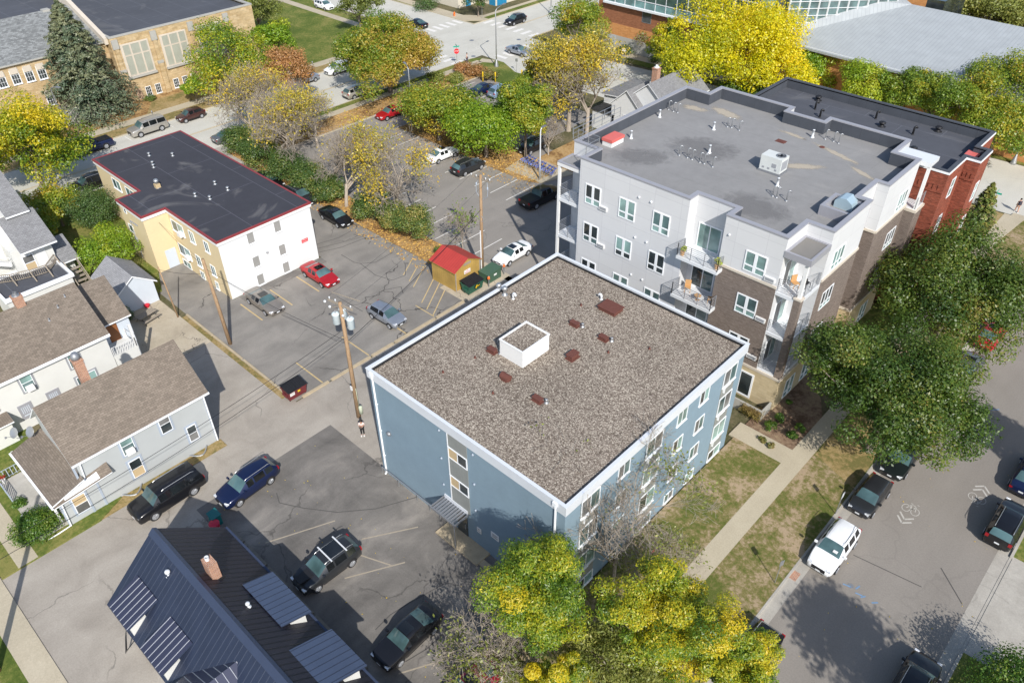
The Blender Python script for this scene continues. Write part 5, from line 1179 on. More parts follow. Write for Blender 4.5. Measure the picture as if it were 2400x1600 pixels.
        m = MB(); xm = L/2-(ST[i0][0]+.045)*L; zz = ST[i0][1]+.06; m.prism([(xm, s*hw*.97), (xm+.02, s*(hw+.17)), (xm-.1, s*(hw+.19)), (xm-.12, s*hw*.97)], zz, zz+.15); o = m.build('wing_mirror', [PAINT['black']], root); o.material_slots[0].link = 'OBJECT'; o.material_slots[0].material = PAINT['black']
        if kind in ('suv', 'bigsuv'):
            m = MB(); za = max(q[2] for q in ST)+.035; ya = s*hw*.62; m.tube([(L/2-.42*L, ya, za-.06), (L/2-.45*L, ya, za), (L/2-.86*L, ya, za-.01), (L/2-.9*L, ya, za-.09)], .02, 5); m.build('roof_rail', 'galv', root)
    m = MB(); m.box(L/2+.004, L/2+.016, -.16, .16, .42, .54); m.build('number_plate', 'plate', root)
    m = MB(); m.box(-L/2-.016, -L/2-.004, -.16, .16, .62, .74); m.build('number_plate', 'plate', root)
    return root
PROTO = {}
def car(kind, col, x, y, deg, label, group=None, z=.014, sun=False, rack=False, chrome=False):
    if kind not in PROTO: PROTO[kind] = car_proto(kind); r = PROTO[kind]
    else: r = copy_tree(PROTO[kind])
    r.location = (x, y, z); r.rotation_euler.z = R(deg); tag(r, label, 'pickup truck' if kind == 'pickup' else 'car', group)
    if not group and 'group' in r: del r['group']
    for c in r.children:
        if c.name.split('.')[0] in ('body', 'wing_mirror'): c.material_slots[0].material = PAINT[col]
    return r
def extra(r, m, name, mat): return m.build(name, mat, r)
CARS = []
def C(*a, **k): CARS.append((a, k))
g1, g2, g3, g4, g5 = 'cars parked along the right hand street', 'cars in the yellow building lot', 'cars in the rear parking lot', 'cars along the upper avenue', 'cars in the dark lot'
C('bigsuv', 'black', -44.73, 10.3, -88, 'long black people carrier parked beside the grey sided house', 'cars beside the alley')
C('suv', 'navy', -41.35, 14.9, -86, 'navy blue sport utility car standing across from the grey house', 'cars beside the alley')
C('suv', 'charcoal', -31.1, 14.6, -91, 'charcoal off roader with two pale roof bars by the dark metal roof', g5)
C('sedan', 'black', -23.2, 14.9, -88, 'black saloon with glass sunroof below the blue building entrance', g5)
C('sedan', 'maroon', -17.95, 15.3, -92, 'maroon car nosing out at the bottom edge beside the bare tree', g5)
C('suv', 'black', -6.9, 28.2, -91, 'black car half hidden by yellow leaves at the bottom kerb', g1)
C('suv', 'white', -6.85, 39.1, -90, 'white sport utility car parked on the kerb of the right hand street', g1)
C('hatch', 'charcoal', -6.95, 45.2, -91, 'dark grey hatchback parked behind the white sport utility car', g1)
C('sedan', 'darkgreen', -6.75, 50.6, -90, 'dark saloon with its nose showing under the big maple', g1)
C('sedan', 'grey', -6.9, 65.2, 90, 'grey car beyond the big maple with only its side showing', g1)
C('sedan', 'red', -6.9, 71.4, 90, 'red car parked beyond the big maples on the right hand street', g1)
C('suv', 'black', 1.15, 49.3, 90, 'black sport utility car on the far kerb with red tail lights', g1)
C('sedan', 'navy', .95, 55.3, 90, 'dark blue car at the right edge in front of the black one', g1)
C('suv', 'black', .9, 33.0, 90, 'black car beside the storm drain at the bottom right', g1)
C('sedan', 'red', -60.6, 35.45, 0, 'red saloon parked against the white wall', g2)
C('sedan', 'tan', -60.7, 28.9, 0, 'beige saloon parked at the corner of the white wall', g2)
C('hatch', 'silver', -50.1, 35.6, 2, 'silver hatchback parked alone near the gravel roofed building', g2)
C('sedan', 'black', -69.1, 43.85, -1, 'glossy black saloon just past the white building corner', g2)
C('suv', 'charcoal', -76.3, 43.95, 0, 'charcoal estate car half hidden behind the red edged roof', g2)
C('sedan', 'black', -82.6, 43.75, 0, 'black car almost hidden behind the red edged roof and hedge', g2)
C('sedan', 'white', -48.8, 51.8, -90, 'white saloon parked behind the green dumpster and transformer', g3)
C('pickup', 'black', -54.9, 63.2, 88, 'black pickup truck in the shade of the grey apartment block', g3)
C('sedan', 'white', -72.2, 63.3, 88, 'white saloon facing the island trees', g3)
C('suv', 'charcoal', -67.1, 63.1, 88, 'black sport utility car next to the white saloon by the island', g3)
C('sedan', 'red', -88.0, 67.8, -91, 'bright red saloon on the rear lot driveway', g3)
C('sedan', 'navy', -84.6, 83.6, 88, 'navy saloon by the yellow bollards', g3)
C('suv', 'lightblue', -81.8, 84.6, 88, 'pale blue crossover by the yellow bollards', g3)
C('suv', 'black', -65.2, 73.2, -90, 'black car in deep tree shade beside the bicycle rack', g3)
C('pickup', 'navy', -108.8, 33.0, -90, 'dark blue pickup truck parked by the street lamp on the avenue', g4)
C('bigsuv', 'champagne', -108.9, 41.2, -90, 'long silver sport utility car on the avenue by the school', g4)
C('hatch', 'brown', -108.7, 47.6, -90, 'small dark brown hatchback on the avenue by the school', g4)
C('suv', 'black', -98.2, 28.2, -90, 'black sport utility car behind the yellow building corner', g4)
C('suv', 'white', -108.5, 73.8, -90, 'white car at the avenue kerb in front of the green lawn', g4)
C('suv', 'champagne', -98.0, 69.6, 90, 'silver off roader under the bronze round tree', g4)
C('sedan', 'silver', -108.6, 67.3, -90, 'silver car at the avenue kerb half hidden by gold leaves', g4)
C('sedan', 'grey', -98.2, 47.6, 90, 'grey car behind bare branches on the avenue', g4)
C('suv', 'white', -140, 94.1, 0, 'white car on the side street beyond the lawn', 'cars on the side street')
C('suv', 'black', -105.0, 112.6, -90, 'black sport utility car waiting at the junction', 'cars at the junction')
C('sedan', 'silver', -92.6, 100.2, 2, 'silver saloon driving through the junction', 'cars at the junction')
C('sedan', 'black', -117.3, 98.7, 180, 'black car at the junction showing past the bronze round tree', 'cars at the junction')
for a, k in CARS:
    r = car(*a, **k); lab = a[5]
    if 'roof bars' in lab:
        for x in (-.05, -1.25):
            m = MB(); m.beam((x, -.82, 1.78), (x, .82, 1.78), .09, .04); m.build('roof_bar', 'metal_white', r)
        m = MB(); m.box(-1.2, -.1, -.6, .6, 1.722, 1.735); m.build('sunroof', 'car_glass_dark', r)
        m = MB(); m.prism([(2.25, -.32), (2.25, .32), (1.2, .4), (1.2, -.4)], 1.02, 1.128); m.build('bonnet_decal', 'black', r)
    if 'sunroof' in lab or 'red saloon parked against' in lab:
        m = MB(); m.box(-.35, .35, -.42, .42, 1.468, 1.476); m.build('sunroof', 'car_glass_dark', r)
    if 'white sport utility car parked on' in lab:
        m = MB(); m.box(.75, 1.0, .2, .5, 1.31, 1.33); m.build('paper_on_dash', 'white', r)
# ------------------------------------------------------------------ trees and shrubs
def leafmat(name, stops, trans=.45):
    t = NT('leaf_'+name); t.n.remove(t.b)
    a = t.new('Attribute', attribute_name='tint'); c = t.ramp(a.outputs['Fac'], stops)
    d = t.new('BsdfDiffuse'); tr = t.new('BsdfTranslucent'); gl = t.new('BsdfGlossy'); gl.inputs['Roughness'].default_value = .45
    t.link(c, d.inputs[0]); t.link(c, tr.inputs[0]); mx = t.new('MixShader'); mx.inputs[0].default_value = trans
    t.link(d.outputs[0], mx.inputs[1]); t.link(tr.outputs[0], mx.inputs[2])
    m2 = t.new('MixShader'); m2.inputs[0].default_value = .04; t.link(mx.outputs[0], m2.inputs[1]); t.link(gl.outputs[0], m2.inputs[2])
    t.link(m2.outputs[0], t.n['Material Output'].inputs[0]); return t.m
LM = dict(
 maple=leafmat('maple', [(0, (.035, .085, .010)), (.5, (.095, .165, .020)), (.85, (.20, .24, .035)), (1, (.30, .24, .05))]),
 ash=leafmat('ash', [(0, (.07, .165, .014)), (.4, (.20, .31, .022)), (.65, (.46, .47, .024)), (1, (.74, .57, .02))]),
 gold=leafmat('gold', [(0, (.24, .31, .012)), (.35, (.58, .57, .012)), (.7, (.82, .70, .010)), (1, (.88, .66, .02))]),
 bronze=leafmat('bronze', [(0, (.09, .20, .014)), (.4, (.22, .31, .025)), (.7, (.46, .38, .045)), (1, (.56, .36, .065))]),
 oak=leafmat('oak', [(0, (.085, .18, .016)), (.5, (.25, .34, .03)), (.8, (.48, .45, .038)), (1, (.62, .42, .035))]),
 lime=leafmat('lime', [(0, (.11, .24, .012)), (.5, (.27, .41, .022)), (1, (.50, .53, .035))]),
 honey=leafmat('honey', [(0, (.25, .27, .05)), (.35, (.52, .44, .055)), (.75, (.78, .56, .045)), (1, (.84, .54, .04))], .4),
 russet=leafmat('russet', [(0, (.30, .20, .07)), (.5, (.54, .29, .11)), (1, (.66, .34, .14))]),
 greygreen=leafmat('greygreen', [(0, (.13, .17, .035)), (.5, (.26, .30, .06)), (1, (.44, .42, .11))]),
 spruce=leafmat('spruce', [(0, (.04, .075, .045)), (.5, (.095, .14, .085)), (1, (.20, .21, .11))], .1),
 arbor=leafmat('arbor', [(0, (.03, .075, .02)), (.6, (.085, .15, .035)), (1, (.15, .20, .055))], .15),
 shrub=leafmat('shrub', [(0, (.05, .13, .014)), (.6, (.13, .245, .022)), (1, (.26, .31, .045))]),
 juniper=leafmat('juniper', [(0, (.035, .085, .018)), (.5, (.095, .155, .032)), (.85, (.20, .23, .05)), (1, (.30, .25, .06))], .15),
 straw=leafmat('straw', [(0, (.10, .15, .02)), (.5, (.30, .25, .07)), (1, (.45, .33, .14))]),
 litter=leafmat('litter', [(0, (.38, .20, .07)), (.5, (.60, .36, .11)), (1, (.70, .46, .12))], .1))
def leaf_mesh(name, P, N, size, tint, mat, aspect=.55, rng=None):
    n = len(P); rng = rng or np.random.default_rng(1)
    N = N/np.maximum(1e-6, np.linalg.norm(N, axis=1, keepdims=True))
    A = rng.normal(size=(n, 3)); U = np.cross(N, A); U /= np.maximum(1e-6, np.linalg.norm(U, axis=1, keepdims=True)); V = np.cross(N, U)
    s = size[:, None]
    co = np.stack([P+U*s*.5, P+V*s*.5*aspect+N*s*.06, P-U*s*.5, P-V*s*.5*aspect+N*s*.06], 1).reshape(-1, 3)
    me = bpy.data.meshes.new(name); me.vertices.add(4*n); me.vertices.foreach_set('co', co.astype(np.float32).ravel())
    me.loops.add(4*n); me.loops.foreach_set('vertex_index', np.arange(4*n, dtype=np.int32))
    me.polygons.add(n); me.polygons.foreach_set('loop_start', np.arange(0, 4*n, 4, dtype=np.int32)); me.polygons.foreach_set('loop_total', np.full(n, 4, np.int32))
    at = me.attributes.new('tint', 'FLOAT', 'FACE'); at.data.foreach_set('value', np.clip(tint, 0, 1).astype(np.float32))
    me.materials.append(mat); me.update(); me.validate(); return me
def unit(rng, n): d = rng.normal(size=(n, 3)); return d/np.linalg.norm(d, axis=1, keepdims=True)
def crown_mesh(rng, name, ells, K, rc, n, size, mat, aspect=.55, bias=0., contrast=.22, hollow=.55, up=.5, topbias=0., fine=1.75, dirbias=(0, 0)):
    """leaves gathered in clumps over the ellipsoids ells [(cx,cy,cz,rx,ry,rz)]"""
    n = int(n*fine); size = size*(1.75/fine)**.5*.72
    vol = np.array([e[3]*e[4]*e[5] for e in ells]); pick = rng.choice(len(ells), K, p=vol/vol.sum())
    E = np.array(ells)[pick]; d = unit(rng, K); d[:, 2] = np.where(d[:, 2] < -.55, -d[:, 2]*.6, d[:, 2])
    rad = hollow+(1-hollow)*rng.random(K)**.7
    C = E[:, :3]+d*E[:, 3:]*rad[:, None]*.88
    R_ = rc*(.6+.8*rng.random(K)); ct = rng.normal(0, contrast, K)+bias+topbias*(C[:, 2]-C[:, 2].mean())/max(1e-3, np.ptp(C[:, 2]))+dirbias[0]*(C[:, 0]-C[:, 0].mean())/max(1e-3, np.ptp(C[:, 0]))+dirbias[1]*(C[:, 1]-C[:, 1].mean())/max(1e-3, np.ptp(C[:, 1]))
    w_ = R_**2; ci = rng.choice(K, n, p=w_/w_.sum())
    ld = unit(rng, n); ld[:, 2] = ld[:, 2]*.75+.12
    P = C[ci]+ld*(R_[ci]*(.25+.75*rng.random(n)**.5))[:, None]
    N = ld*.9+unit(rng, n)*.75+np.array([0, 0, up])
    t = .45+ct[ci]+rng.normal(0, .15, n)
    return leaf_mesh(name, P, N, size*(.6+.8*rng.random(n)), t, mat, aspect, rng), C, R_
def limb(m, a, c, r0, r1, rng, n=4, sag=.12, sides=5):
    a = Vector(a); c = Vector(c); L = (c-a).length; pts = []
    off = Vector(rng.normal(size=3))*L*sag
    for i in range(n+1):
        f = i/n; p = a.lerp(c, f)+off*math.sin(math.pi*f)*.5; p.z += L*.08*math.sin(math.pi*f); pts.append(p)
    m.tube(pts, [r0+(r1-r0)*i/n for i in range(n+1)], sides); return pts
def tree(seed, base, H, ells, K, rc, n, size, mat, label, name='tree', cat='tree', group=None, bark='bark', tr=.22, nl=12, lean=(0, 0), gaps=True, **kw):
    rng = np.random.default_rng(seed)
    t = thing(name, label, cat, base, group=group)
    me, Cc, Rr = crown_mesh(rng, 'crown', ells, K, rc, n, size, LM[mat], **kw)
    place(me, 'crown', t)
    m = MB(); top = Vector((lean[0], lean[1], H*.55)); fork = Vector((lean[0]*.5, lean[1]*.5, H*.22))
    m.tube([(0, 0, -.1), (0, 0, .15), (lean[0]*.2, lean[1]*.2, H*.1), fork, top, (top.x*1.1, top.y*1.1, H*.8)], [tr*1.5, tr*1.15, tr, tr*.85, tr*.45, .03], 8)
    for k in rng.choice(len(Cc), min(nl, len(Cc)), replace=False):
        f = .2+.8*rng.random(); a = fork.lerp(top, f); pts = limb(m, a, Cc[k], tr*.42, .03, rng)
        for _ in range(2): q = pts[2]; limb(m, q, Vector(q)+Vector(tuple(unit(rng, 1)[0]*Rr[k]*1.3)), .05, .015, rng, 3, .15, 4)
    m.build('trunk', bark, t, True); return t
def auto(px, py, wpx, zc, hc, seed, mat, label, K=60, n=7000, size=.34, name='tree', group=None, squash=1.0, ells=None, base=None, lobes=5, rcf=.26, H=None, **kw):
    """tree whose crown fills about wpx photo pixels round (px,py)"""
    c = G(px, py, zc); d = (Vector((0, 0, CAM_H))-c).length; Rr = wpx/2*d/FPX
    rng = np.random.default_rng(seed+999)
    b = (c.x, c.y, 0) if base is None else tuple(base)
    ox, oy = c.x-b[0], c.y-b[1]
    e = [(ox, oy, zc, Rr*.78, Rr*.78*squash, hc*.8)]
    for k in range(lobes):
        a = 2*math.pi*(k+rng.random()*.6)/lobes; q = .48+.12*rng.random(); r = Rr*(.40+.14*rng.random())
        e.append((ox+math.cos(a)*Rr*q, oy+math.sin(a)*Rr*q*squash, zc+(rng.random()-.5)*hc*.9, r, r, hc*.5))
    kw.setdefault('tr', max(.08, min(.35, Rr*.045)))
    return tree(seed, b, H or zc+hc*.6, e, K, Rr*rcf, n, size, mat, label, name=name, group=group, **kw)
def bare(seed, base, H, spread, label, mat=None, nleaf=0, size=.22, name='bare_tree', cat='tree', group=None, bark='bark_pale', depth=5, tr=.17, lean=(0, 0), leafbias=0, cluster=9, trunkfrac=.28, kids=3, patches=7):
    rng = np.random.default_rng(seed); t = thing(name, label, cat, base, group=group); m = MB(); tips = []
    def grow(p, d, L, r, k):
        d = d/np.linalg.norm(d); bend = rng.normal(size=3)*.18; q = p+(d+bend*.5)*L*.5; e = q+(d+bend+np.array([0, 0, .10]))*L*.5
        m.tube([p, q, e], [r, r*.8, max(.013, r*.6)], 5 if k > 2 else 3, caps=False)
        if k <= 1: tips.append(e); tips.append(q)
        if k == 0: return
        nk = kids if k > 1 else 4
        for j in range(nk+(1 if rng.random() < .4 else 0)):
            a = rng.normal(size=3); a -= d*a.dot(d); a /= max(1e-6, np.linalg.norm(a))
            f = .45+.55*rng.random(); s = p+(e-p)*f if j else e
            grow(s, d*.72+a*(.45+.5*rng.random()*spread)+np.array([0, 0, .08]), L*(.62+.22*rng.random()), max(.011, r*.58), k-1)
    h0 = H*trunkfrac; top = np.array([lean[0]*.3, lean[1]*.3, h0])
    m.tube([(0, 0, -.1), (0, 0, .1), tuple(top)], [tr*1.4, tr*1.1, tr*.9], 7)
    for j in range(4):
        a = rng.random()*6.283; grow(top-np.array([0, 0, h0*.3*rng.random()]), np.array([math.cos(a)*.5*spread+lean[0]*.15, math.sin(a)*.5*spread+lean[1]*.15, 1.0]), H*.27, tr*.62, depth-1)
    m.build('trunk', bark, t, True)
    if nleaf and tips:
        T = np.array(tips); pc = T[rng.choice(len(T), patches)]; dm = np.min(np.linalg.norm(T[:, None]-pc[None], axis=2), axis=1)
        wt = np.exp(-(dm/1.05)**2)+.018; k = rng.choice(len(T), max(1, nleaf//cluster), p=wt/wt.sum()); P = T[np.repeat(k, cluster)]; P = P+rng.normal(0, .16+.022*cluster, P.shape)
        me = leaf_mesh('crown', P, unit(rng, len(P))+np.array([0, 0, .4]), size*(.6+.8*rng.random(len(P))), .45+leafbias+np.repeat(rng.normal(0, .2, len(k)), cluster)+rng.normal(0, .1, len(P)), LM[mat], .55, rng)
        place(me, 'crown', t)
    return t
def conifer(seed, base, H, Rb, label, mat='spruce', n=16000, name='spruce_tree', tiers=34):
    rng = np.random.default_rng(seed); t = thing(name, label, 'tree', base); m = MB()
    m.tube([(0, 0, -.1), (0, 0, H*.3), (0, 0, H*.97)], [.34, .26, .03], 8); P = []; N = []; Tn = []
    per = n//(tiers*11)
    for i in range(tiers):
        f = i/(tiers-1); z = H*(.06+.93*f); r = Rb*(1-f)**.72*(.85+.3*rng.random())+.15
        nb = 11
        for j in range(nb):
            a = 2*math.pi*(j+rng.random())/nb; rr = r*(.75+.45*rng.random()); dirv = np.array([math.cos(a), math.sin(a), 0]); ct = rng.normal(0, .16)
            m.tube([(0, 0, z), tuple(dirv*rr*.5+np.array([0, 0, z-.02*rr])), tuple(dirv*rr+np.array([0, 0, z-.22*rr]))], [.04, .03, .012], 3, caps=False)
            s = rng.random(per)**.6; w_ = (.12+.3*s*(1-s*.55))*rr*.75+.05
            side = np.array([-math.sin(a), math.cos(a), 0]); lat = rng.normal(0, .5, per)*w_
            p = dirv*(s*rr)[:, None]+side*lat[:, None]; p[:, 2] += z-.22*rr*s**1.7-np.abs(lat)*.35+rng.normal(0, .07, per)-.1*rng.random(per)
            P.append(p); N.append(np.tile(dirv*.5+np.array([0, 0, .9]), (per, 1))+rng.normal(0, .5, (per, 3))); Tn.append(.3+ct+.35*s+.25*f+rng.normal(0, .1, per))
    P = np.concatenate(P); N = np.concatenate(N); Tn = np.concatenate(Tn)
    m.build('trunk', 'bark', t, True); place(leaf_mesh('crown', P, N, .42*(.6+.7*rng.random(len(P))), Tn, LM[mat], .38, rng), 'crown', t); return t
def bush(px, py, wpx, h, seed, mat, label, n=1800, size=.2, name='shrub', group=None, K=26, cat='shrub', **kw):
    c = G(px, py, h*.5); d = (Vector((0, 0, CAM_H))-c).length; r = wpx/2*d/FPX; rng = np.random.default_rng(seed)
    t = thing(name, label, cat, (c.x, c.y, .1), group=group)
    me, Cc, _ = crown_mesh(rng, 'foliage', [(0, 0, h*.48, r*.85, r*.85, h*.5)], K, r*.36, n, size, LM[mat], **kw); place(me, 'foliage', t)
    m = MB()
    for k in range(6): limb(m, (0, 0, -.1), Cc[k], .04, .012, rng, 3, .1, 4)
    m.build('stems', 'bark', t); return t
# right hand street
auto(2095, 905, 400, 6.8, 4.6, 1, 'maple', 'large green maple on the terrace in front of the corner balconies', 130, 30000, .36, 'maple_tree', 'maples on the right hand terrace', rcf=.19, lobes=7, contrast=.17, hollow=.45, fine=2.8)
auto(2245, 668, 345, 7.2, 4.4, 2, 'maple', 'large green maple farther up the right hand street', 110, 22000, .38, 'maple_tree', 'maples on the right hand terrace', rcf=.2, lobes=7, contrast=.17, bias=.03, fine=2.6)
conifer(3, G(2288, 528, 0), 5.2, 1.7, 'small pointed evergreen beside the red brick building', 'juniper', 3500, 'evergreen_shrub', 14)
bush(2385, 1625, 190, 4.5, 4, 'shrub', 'light green shrubby tree in the bottom right corner', 7000, .22, 'shrub', None, 60, 'tree')
auto(2180, 548, 90, 4, 2.2, 5, 'greygreen', 'small pale leaved tree beside the far maple', 30, 2500, .28, 'small_tree')
# foreground
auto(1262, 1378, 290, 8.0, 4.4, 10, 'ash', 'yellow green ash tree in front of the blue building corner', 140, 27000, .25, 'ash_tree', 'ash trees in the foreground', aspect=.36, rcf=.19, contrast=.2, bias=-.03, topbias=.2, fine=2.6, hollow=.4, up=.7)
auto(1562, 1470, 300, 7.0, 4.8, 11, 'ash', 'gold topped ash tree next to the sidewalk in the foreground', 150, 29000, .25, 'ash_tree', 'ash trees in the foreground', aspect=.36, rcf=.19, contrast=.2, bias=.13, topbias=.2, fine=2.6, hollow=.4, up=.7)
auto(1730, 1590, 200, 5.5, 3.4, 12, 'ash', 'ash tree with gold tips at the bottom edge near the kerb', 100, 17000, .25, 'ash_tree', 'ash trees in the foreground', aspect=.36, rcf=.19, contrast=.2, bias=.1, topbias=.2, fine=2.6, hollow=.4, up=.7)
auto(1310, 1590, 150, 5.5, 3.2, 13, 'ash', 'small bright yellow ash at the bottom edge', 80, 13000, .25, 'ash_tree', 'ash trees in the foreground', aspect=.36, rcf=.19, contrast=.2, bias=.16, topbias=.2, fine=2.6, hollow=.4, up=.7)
auto(1440, 1560, 290, 5.0, 3.6, 14, 'greygreen', 'thin grey green tree between the yellow ash trees', 80, 13000, .24, 'thin_tree', None, aspect=.4, rcf=.24, bias=.2)
bare(15, G(1436, 1372, 0), 10.5, 1.05, 'nearly bare small tree on the lawn beside the blue wall', 'greygreen', 900, .2, group='bare trees in front of the blue building', bark='bark_pale', depth=6, tr=.12)
bare(16, G(1505, 1400, 0), 6.4, 1.2, 'nearly bare forked tree closest to the white downspout sign', 'greygreen', 700, .2, group='bare trees in front of the blue building', bark='bark_pale', depth=5, tr=.09, lean=(1, 1))
bare(17, G(1175, 1600, 0), 7.0, 1.25, 'grey twiggy tree with a few pale leaves beside the dark lot', 'greygreen', 4200, .2, depth=6, tr=.13, kids=3)
# upper left
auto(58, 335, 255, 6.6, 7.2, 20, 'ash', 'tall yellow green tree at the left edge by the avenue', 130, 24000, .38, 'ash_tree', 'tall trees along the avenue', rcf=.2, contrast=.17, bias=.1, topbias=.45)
auto(128, 480, 115, 2.8, 2.2, 21, 'oak', 'low orange and green tree behind the grey roofed house', 50, 6500, .32, 'small_tree', 'small trees behind the grey roofed house', contrast=.25, bias=.12)
auto(95, 545, 110, 2.2, 1.8, 24, 'oak', 'dark low tree in the shade beside the grey roofed house', 40, 5000, .3, 'small_tree', 'small trees behind the grey roofed house', contrast=.2)
bush(212, 490, 125, 4.4, 22, 'arbor', 'dense dark green round evergreen beside the yellow building', 9000, .2, 'evergreen_shrub', None, 80)
auto(258, 590, 140, 2.6, 2.2, 23, 'lime', 'pale green small tree behind the garage', 50, 6500, .26, 'small_tree', None, aspect=.5, contrast=.2)
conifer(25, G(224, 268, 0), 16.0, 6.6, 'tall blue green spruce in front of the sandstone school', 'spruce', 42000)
auto(535, 130, 200, 6.2, 5.2, 26, 'ash', 'yellow green tree in front of the school windows', 60, 8500, .42, 'ash_tree', 'tall trees along the avenue', contrast=.18, bias=-.02)
auto(452, 205, 60, 2.6, 2.0, 27, 'lime', 'young bright green street tree with a slim trunk', 22, 2200, .32, 'young_tree')
auto(640, 88, 105, 4.5, 3.5, 28, 'lime', 'green tree at the end of the school wall', 36, 4200, .42, 'small_tree')
auto(668, 160, 130, 5.5, 4.2, 29, 'russet', 'russet brown tree in front of the green lawn', 55, 6500, .36, 'russet_tree', None, contrast=.2)
auto(600, 22, 120, 5, 4, 30, 'greygreen', 'dull brown green tree at the top behind the school', 36, 4000, .42, 'small_tree')
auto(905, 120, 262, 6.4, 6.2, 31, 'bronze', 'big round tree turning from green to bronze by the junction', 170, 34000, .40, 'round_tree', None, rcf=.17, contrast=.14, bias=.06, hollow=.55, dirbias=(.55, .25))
auto(838, 12, 105, 5.5, 4.0, 32, 'greygreen', 'dark tree on the side street verge at the top', 32, 3600, .42, 'small_tree', None, bias=-.25)
# island and rear lot
auto(1026, 262, 205, 4.1, 4.4, 33, 'oak', 'green and gold round tree on the mulched parking island', 110, 17000, .36, 'round_tree', 'round trees on the parking island', contrast=.18, bias=.08)
auto(1138, 302, 222, 4.0, 4.4, 34, 'lime', 'bright green round tree on the mulched parking island', 120, 19000, .36, 'round_tree', 'round trees on the parking island', contrast=.2)
auto(1232, 268, 140, 6.0, 5.4, 35, 'oak', 'green and gold tree beside the bicycle rack', 80, 12000, .38, 'round_tree', 'trees beside the bicycle rack', contrast=.22, bias=.05)
auto(1262, 190, 100, 6.0, 4.0, 39, 'oak', 'gold speckled green tree behind the island', 45, 5500, .38, 'round_tree', 'trees beside the bicycle rack', contrast=.22, bias=.12)
auto(1338, 170, 235, 8.2, 7.2, 36, 'honey', 'tall hazy gold tree beside the grey apartment block', 120, 11000, .36, 'gold_tree', None, contrast=.2, bias=-.1, hollow=.2, rcf=.22, nl=30, bark='bark_pale')
bare(37, G(1375, 315, 0), 13.5, 1.15, 'large half bare tree with gold tops beside the grey apartment block', 'honey', 4500, .3, depth=6, tr=.26, group='half bare trees near the grey block')
auto(1358, 58, 130, 7, 5.5, 38, 'oak', 'green and gold tree in front of the orange brick wall', 55, 7000, .42, 'round_tree', None, bias=.14, contrast=.2)
bare(40, G(1285, 365, 0), 5.5, 1.2, 'low bare brushy tree beside the black car in shade', None, 0, depth=5, tr=.1, group='half bare trees near the grey block')
# row of half bare trees between the lots
row = 'half bare trees between the two parking lots'
for i, (px, py, H, sp, mt, nl, lab, ln) in enumerate((
    (600, 340, 11, 1.2, 'honey', 1500, 'bare leaning tree at the avenue end of the hedge row', (-3, 1)),
    (655, 385, 12.5, 1.15, 'honey', 4200, 'half bare tree with orange gold clusters behind the dark roof', (-1, 1)),
    (700, 400, 11.5, 1.2, 'honey', 2600, 'half bare tree with thick trunk in the middle of the hedge row', (0, 0)),
    (790, 455, 9.5, 1.25, None, 0, 'bare grey tree with drooping twigs beside the hedge', (-1.5, 0)),
    (812, 485, 12.5, 1.1, 'honey', 3600, 'tall half bare tree with pale trunk at the hedge gap', (0, 1.5)),
    (932, 505, 11.5, 1.1, 'honey', 4200, 'half bare tree with gold leaves above the rear lot lamp', (0, .5)),
    (905, 515, 7.0, 1.3, None, 0, 'drooping bare tree tangled above the juniper hedge', (-1, 0)),
    (640, 300, 12.5, 1.1, 'honey', 5200, 'orange gold tree beyond the hedge near the avenue', (0, 0)),
    (745, 345, 10.5, 1.1, 'honey', 3000, 'thin gold tree beyond the hedge near the red saloon', (0, 0)),
    (700, 300, 9.0, 1.2, None, 0, 'bare brush tree at the avenue sidewalk', (0, 0)))):
    bare(50+i, G(px, py, 0), H*.8, sp, lab, mt, int(nl*.7), .25, group=row, depth=6 if H > 9 else 5, tr=.2, lean=ln, cluster=22)
bare(61, G(1085, 585, 0), 5.0, .9, 'slender bare sapling with a few green leaves behind the shed', 'lime', 260, .24, depth=5, tr=.06)
hg = 'clipped evergreen shrubs along the lot hedge'
for i, (px, py, w_, h, mt, lab) in enumerate(((562, 335, 75, 2.6, 'juniper', 'evergreen shrub at the avenue end of the hedge'), (612, 365, 85, 3.0, 'juniper', 'evergreen shrub behind the top edge of the dark roof'), (668, 398, 85, 2.8, 'juniper', 'evergreen shrub beside the hidden black car'), (722, 425, 85, 2.8, 'juniper', 'evergreen shrub beside the charcoal estate car'), (770, 452, 70, 2.4, 'juniper', 'evergreen shrub just before the hedge gap'), (872, 490, 85, 2.8, 'juniper', 'evergreen shrub under the drooping bare tree'), (925, 515, 70, 2.4, 'juniper', 'evergreen shrub left of the roundest hedge shrub'), (970, 533, 88, 2.9, 'juniper', 'roundest olive evergreen shrub nearest the shed'))):
    bush(px, py-6, w_*1.22, h*1.3, 70+i, mt, lab, 6500, .24, 'evergreen_shrub', hg, 60, bias=-.05 if i < 6 else .2)
bush(1030, 590, 36, .9, 80, 'shrub', 'small green weed clump behind the shed', 500, .2)
# museum side
auto(1640, 135, 215, 8.0, 6.2, 90, 'gold', 'yellow tree left of the tallest gold tree by the silver roof', 75, 10000, .44, 'gold_tree', 'gold trees in front of the orange brick hall', bias=-.05, contrast=.2)
auto(1740, 90, 265, 9.0, 7.4, 91, 'gold', 'tallest bright yellow tree in front of the silver roof', 95, 15000, .44, 'gold_tree', 'gold trees in front of the orange brick hall', bias=.12, contrast=.16)
auto(1825, 165, 190, 6.8, 5.0, 92, 'gold', 'bright yellow tree just behind the flat roof corner', 65, 9000, .42, 'gold_tree', 'gold trees in front of the orange brick hall', bias=.1, contrast=.16)
auto(1560, 95, 95, 6.5, 4.5, 93, 'ash', 'yellow green tree in front of the grey stone base', 40, 5000, .42, 'ash_tree', None, bias=.05)
auto(1740, 225, 150, 3.2, 2.6, 94, 'maple', 'dark green low tree in shade below the gold trees', 40, 5000, .4, 'small_tree', None, bias=-.1)
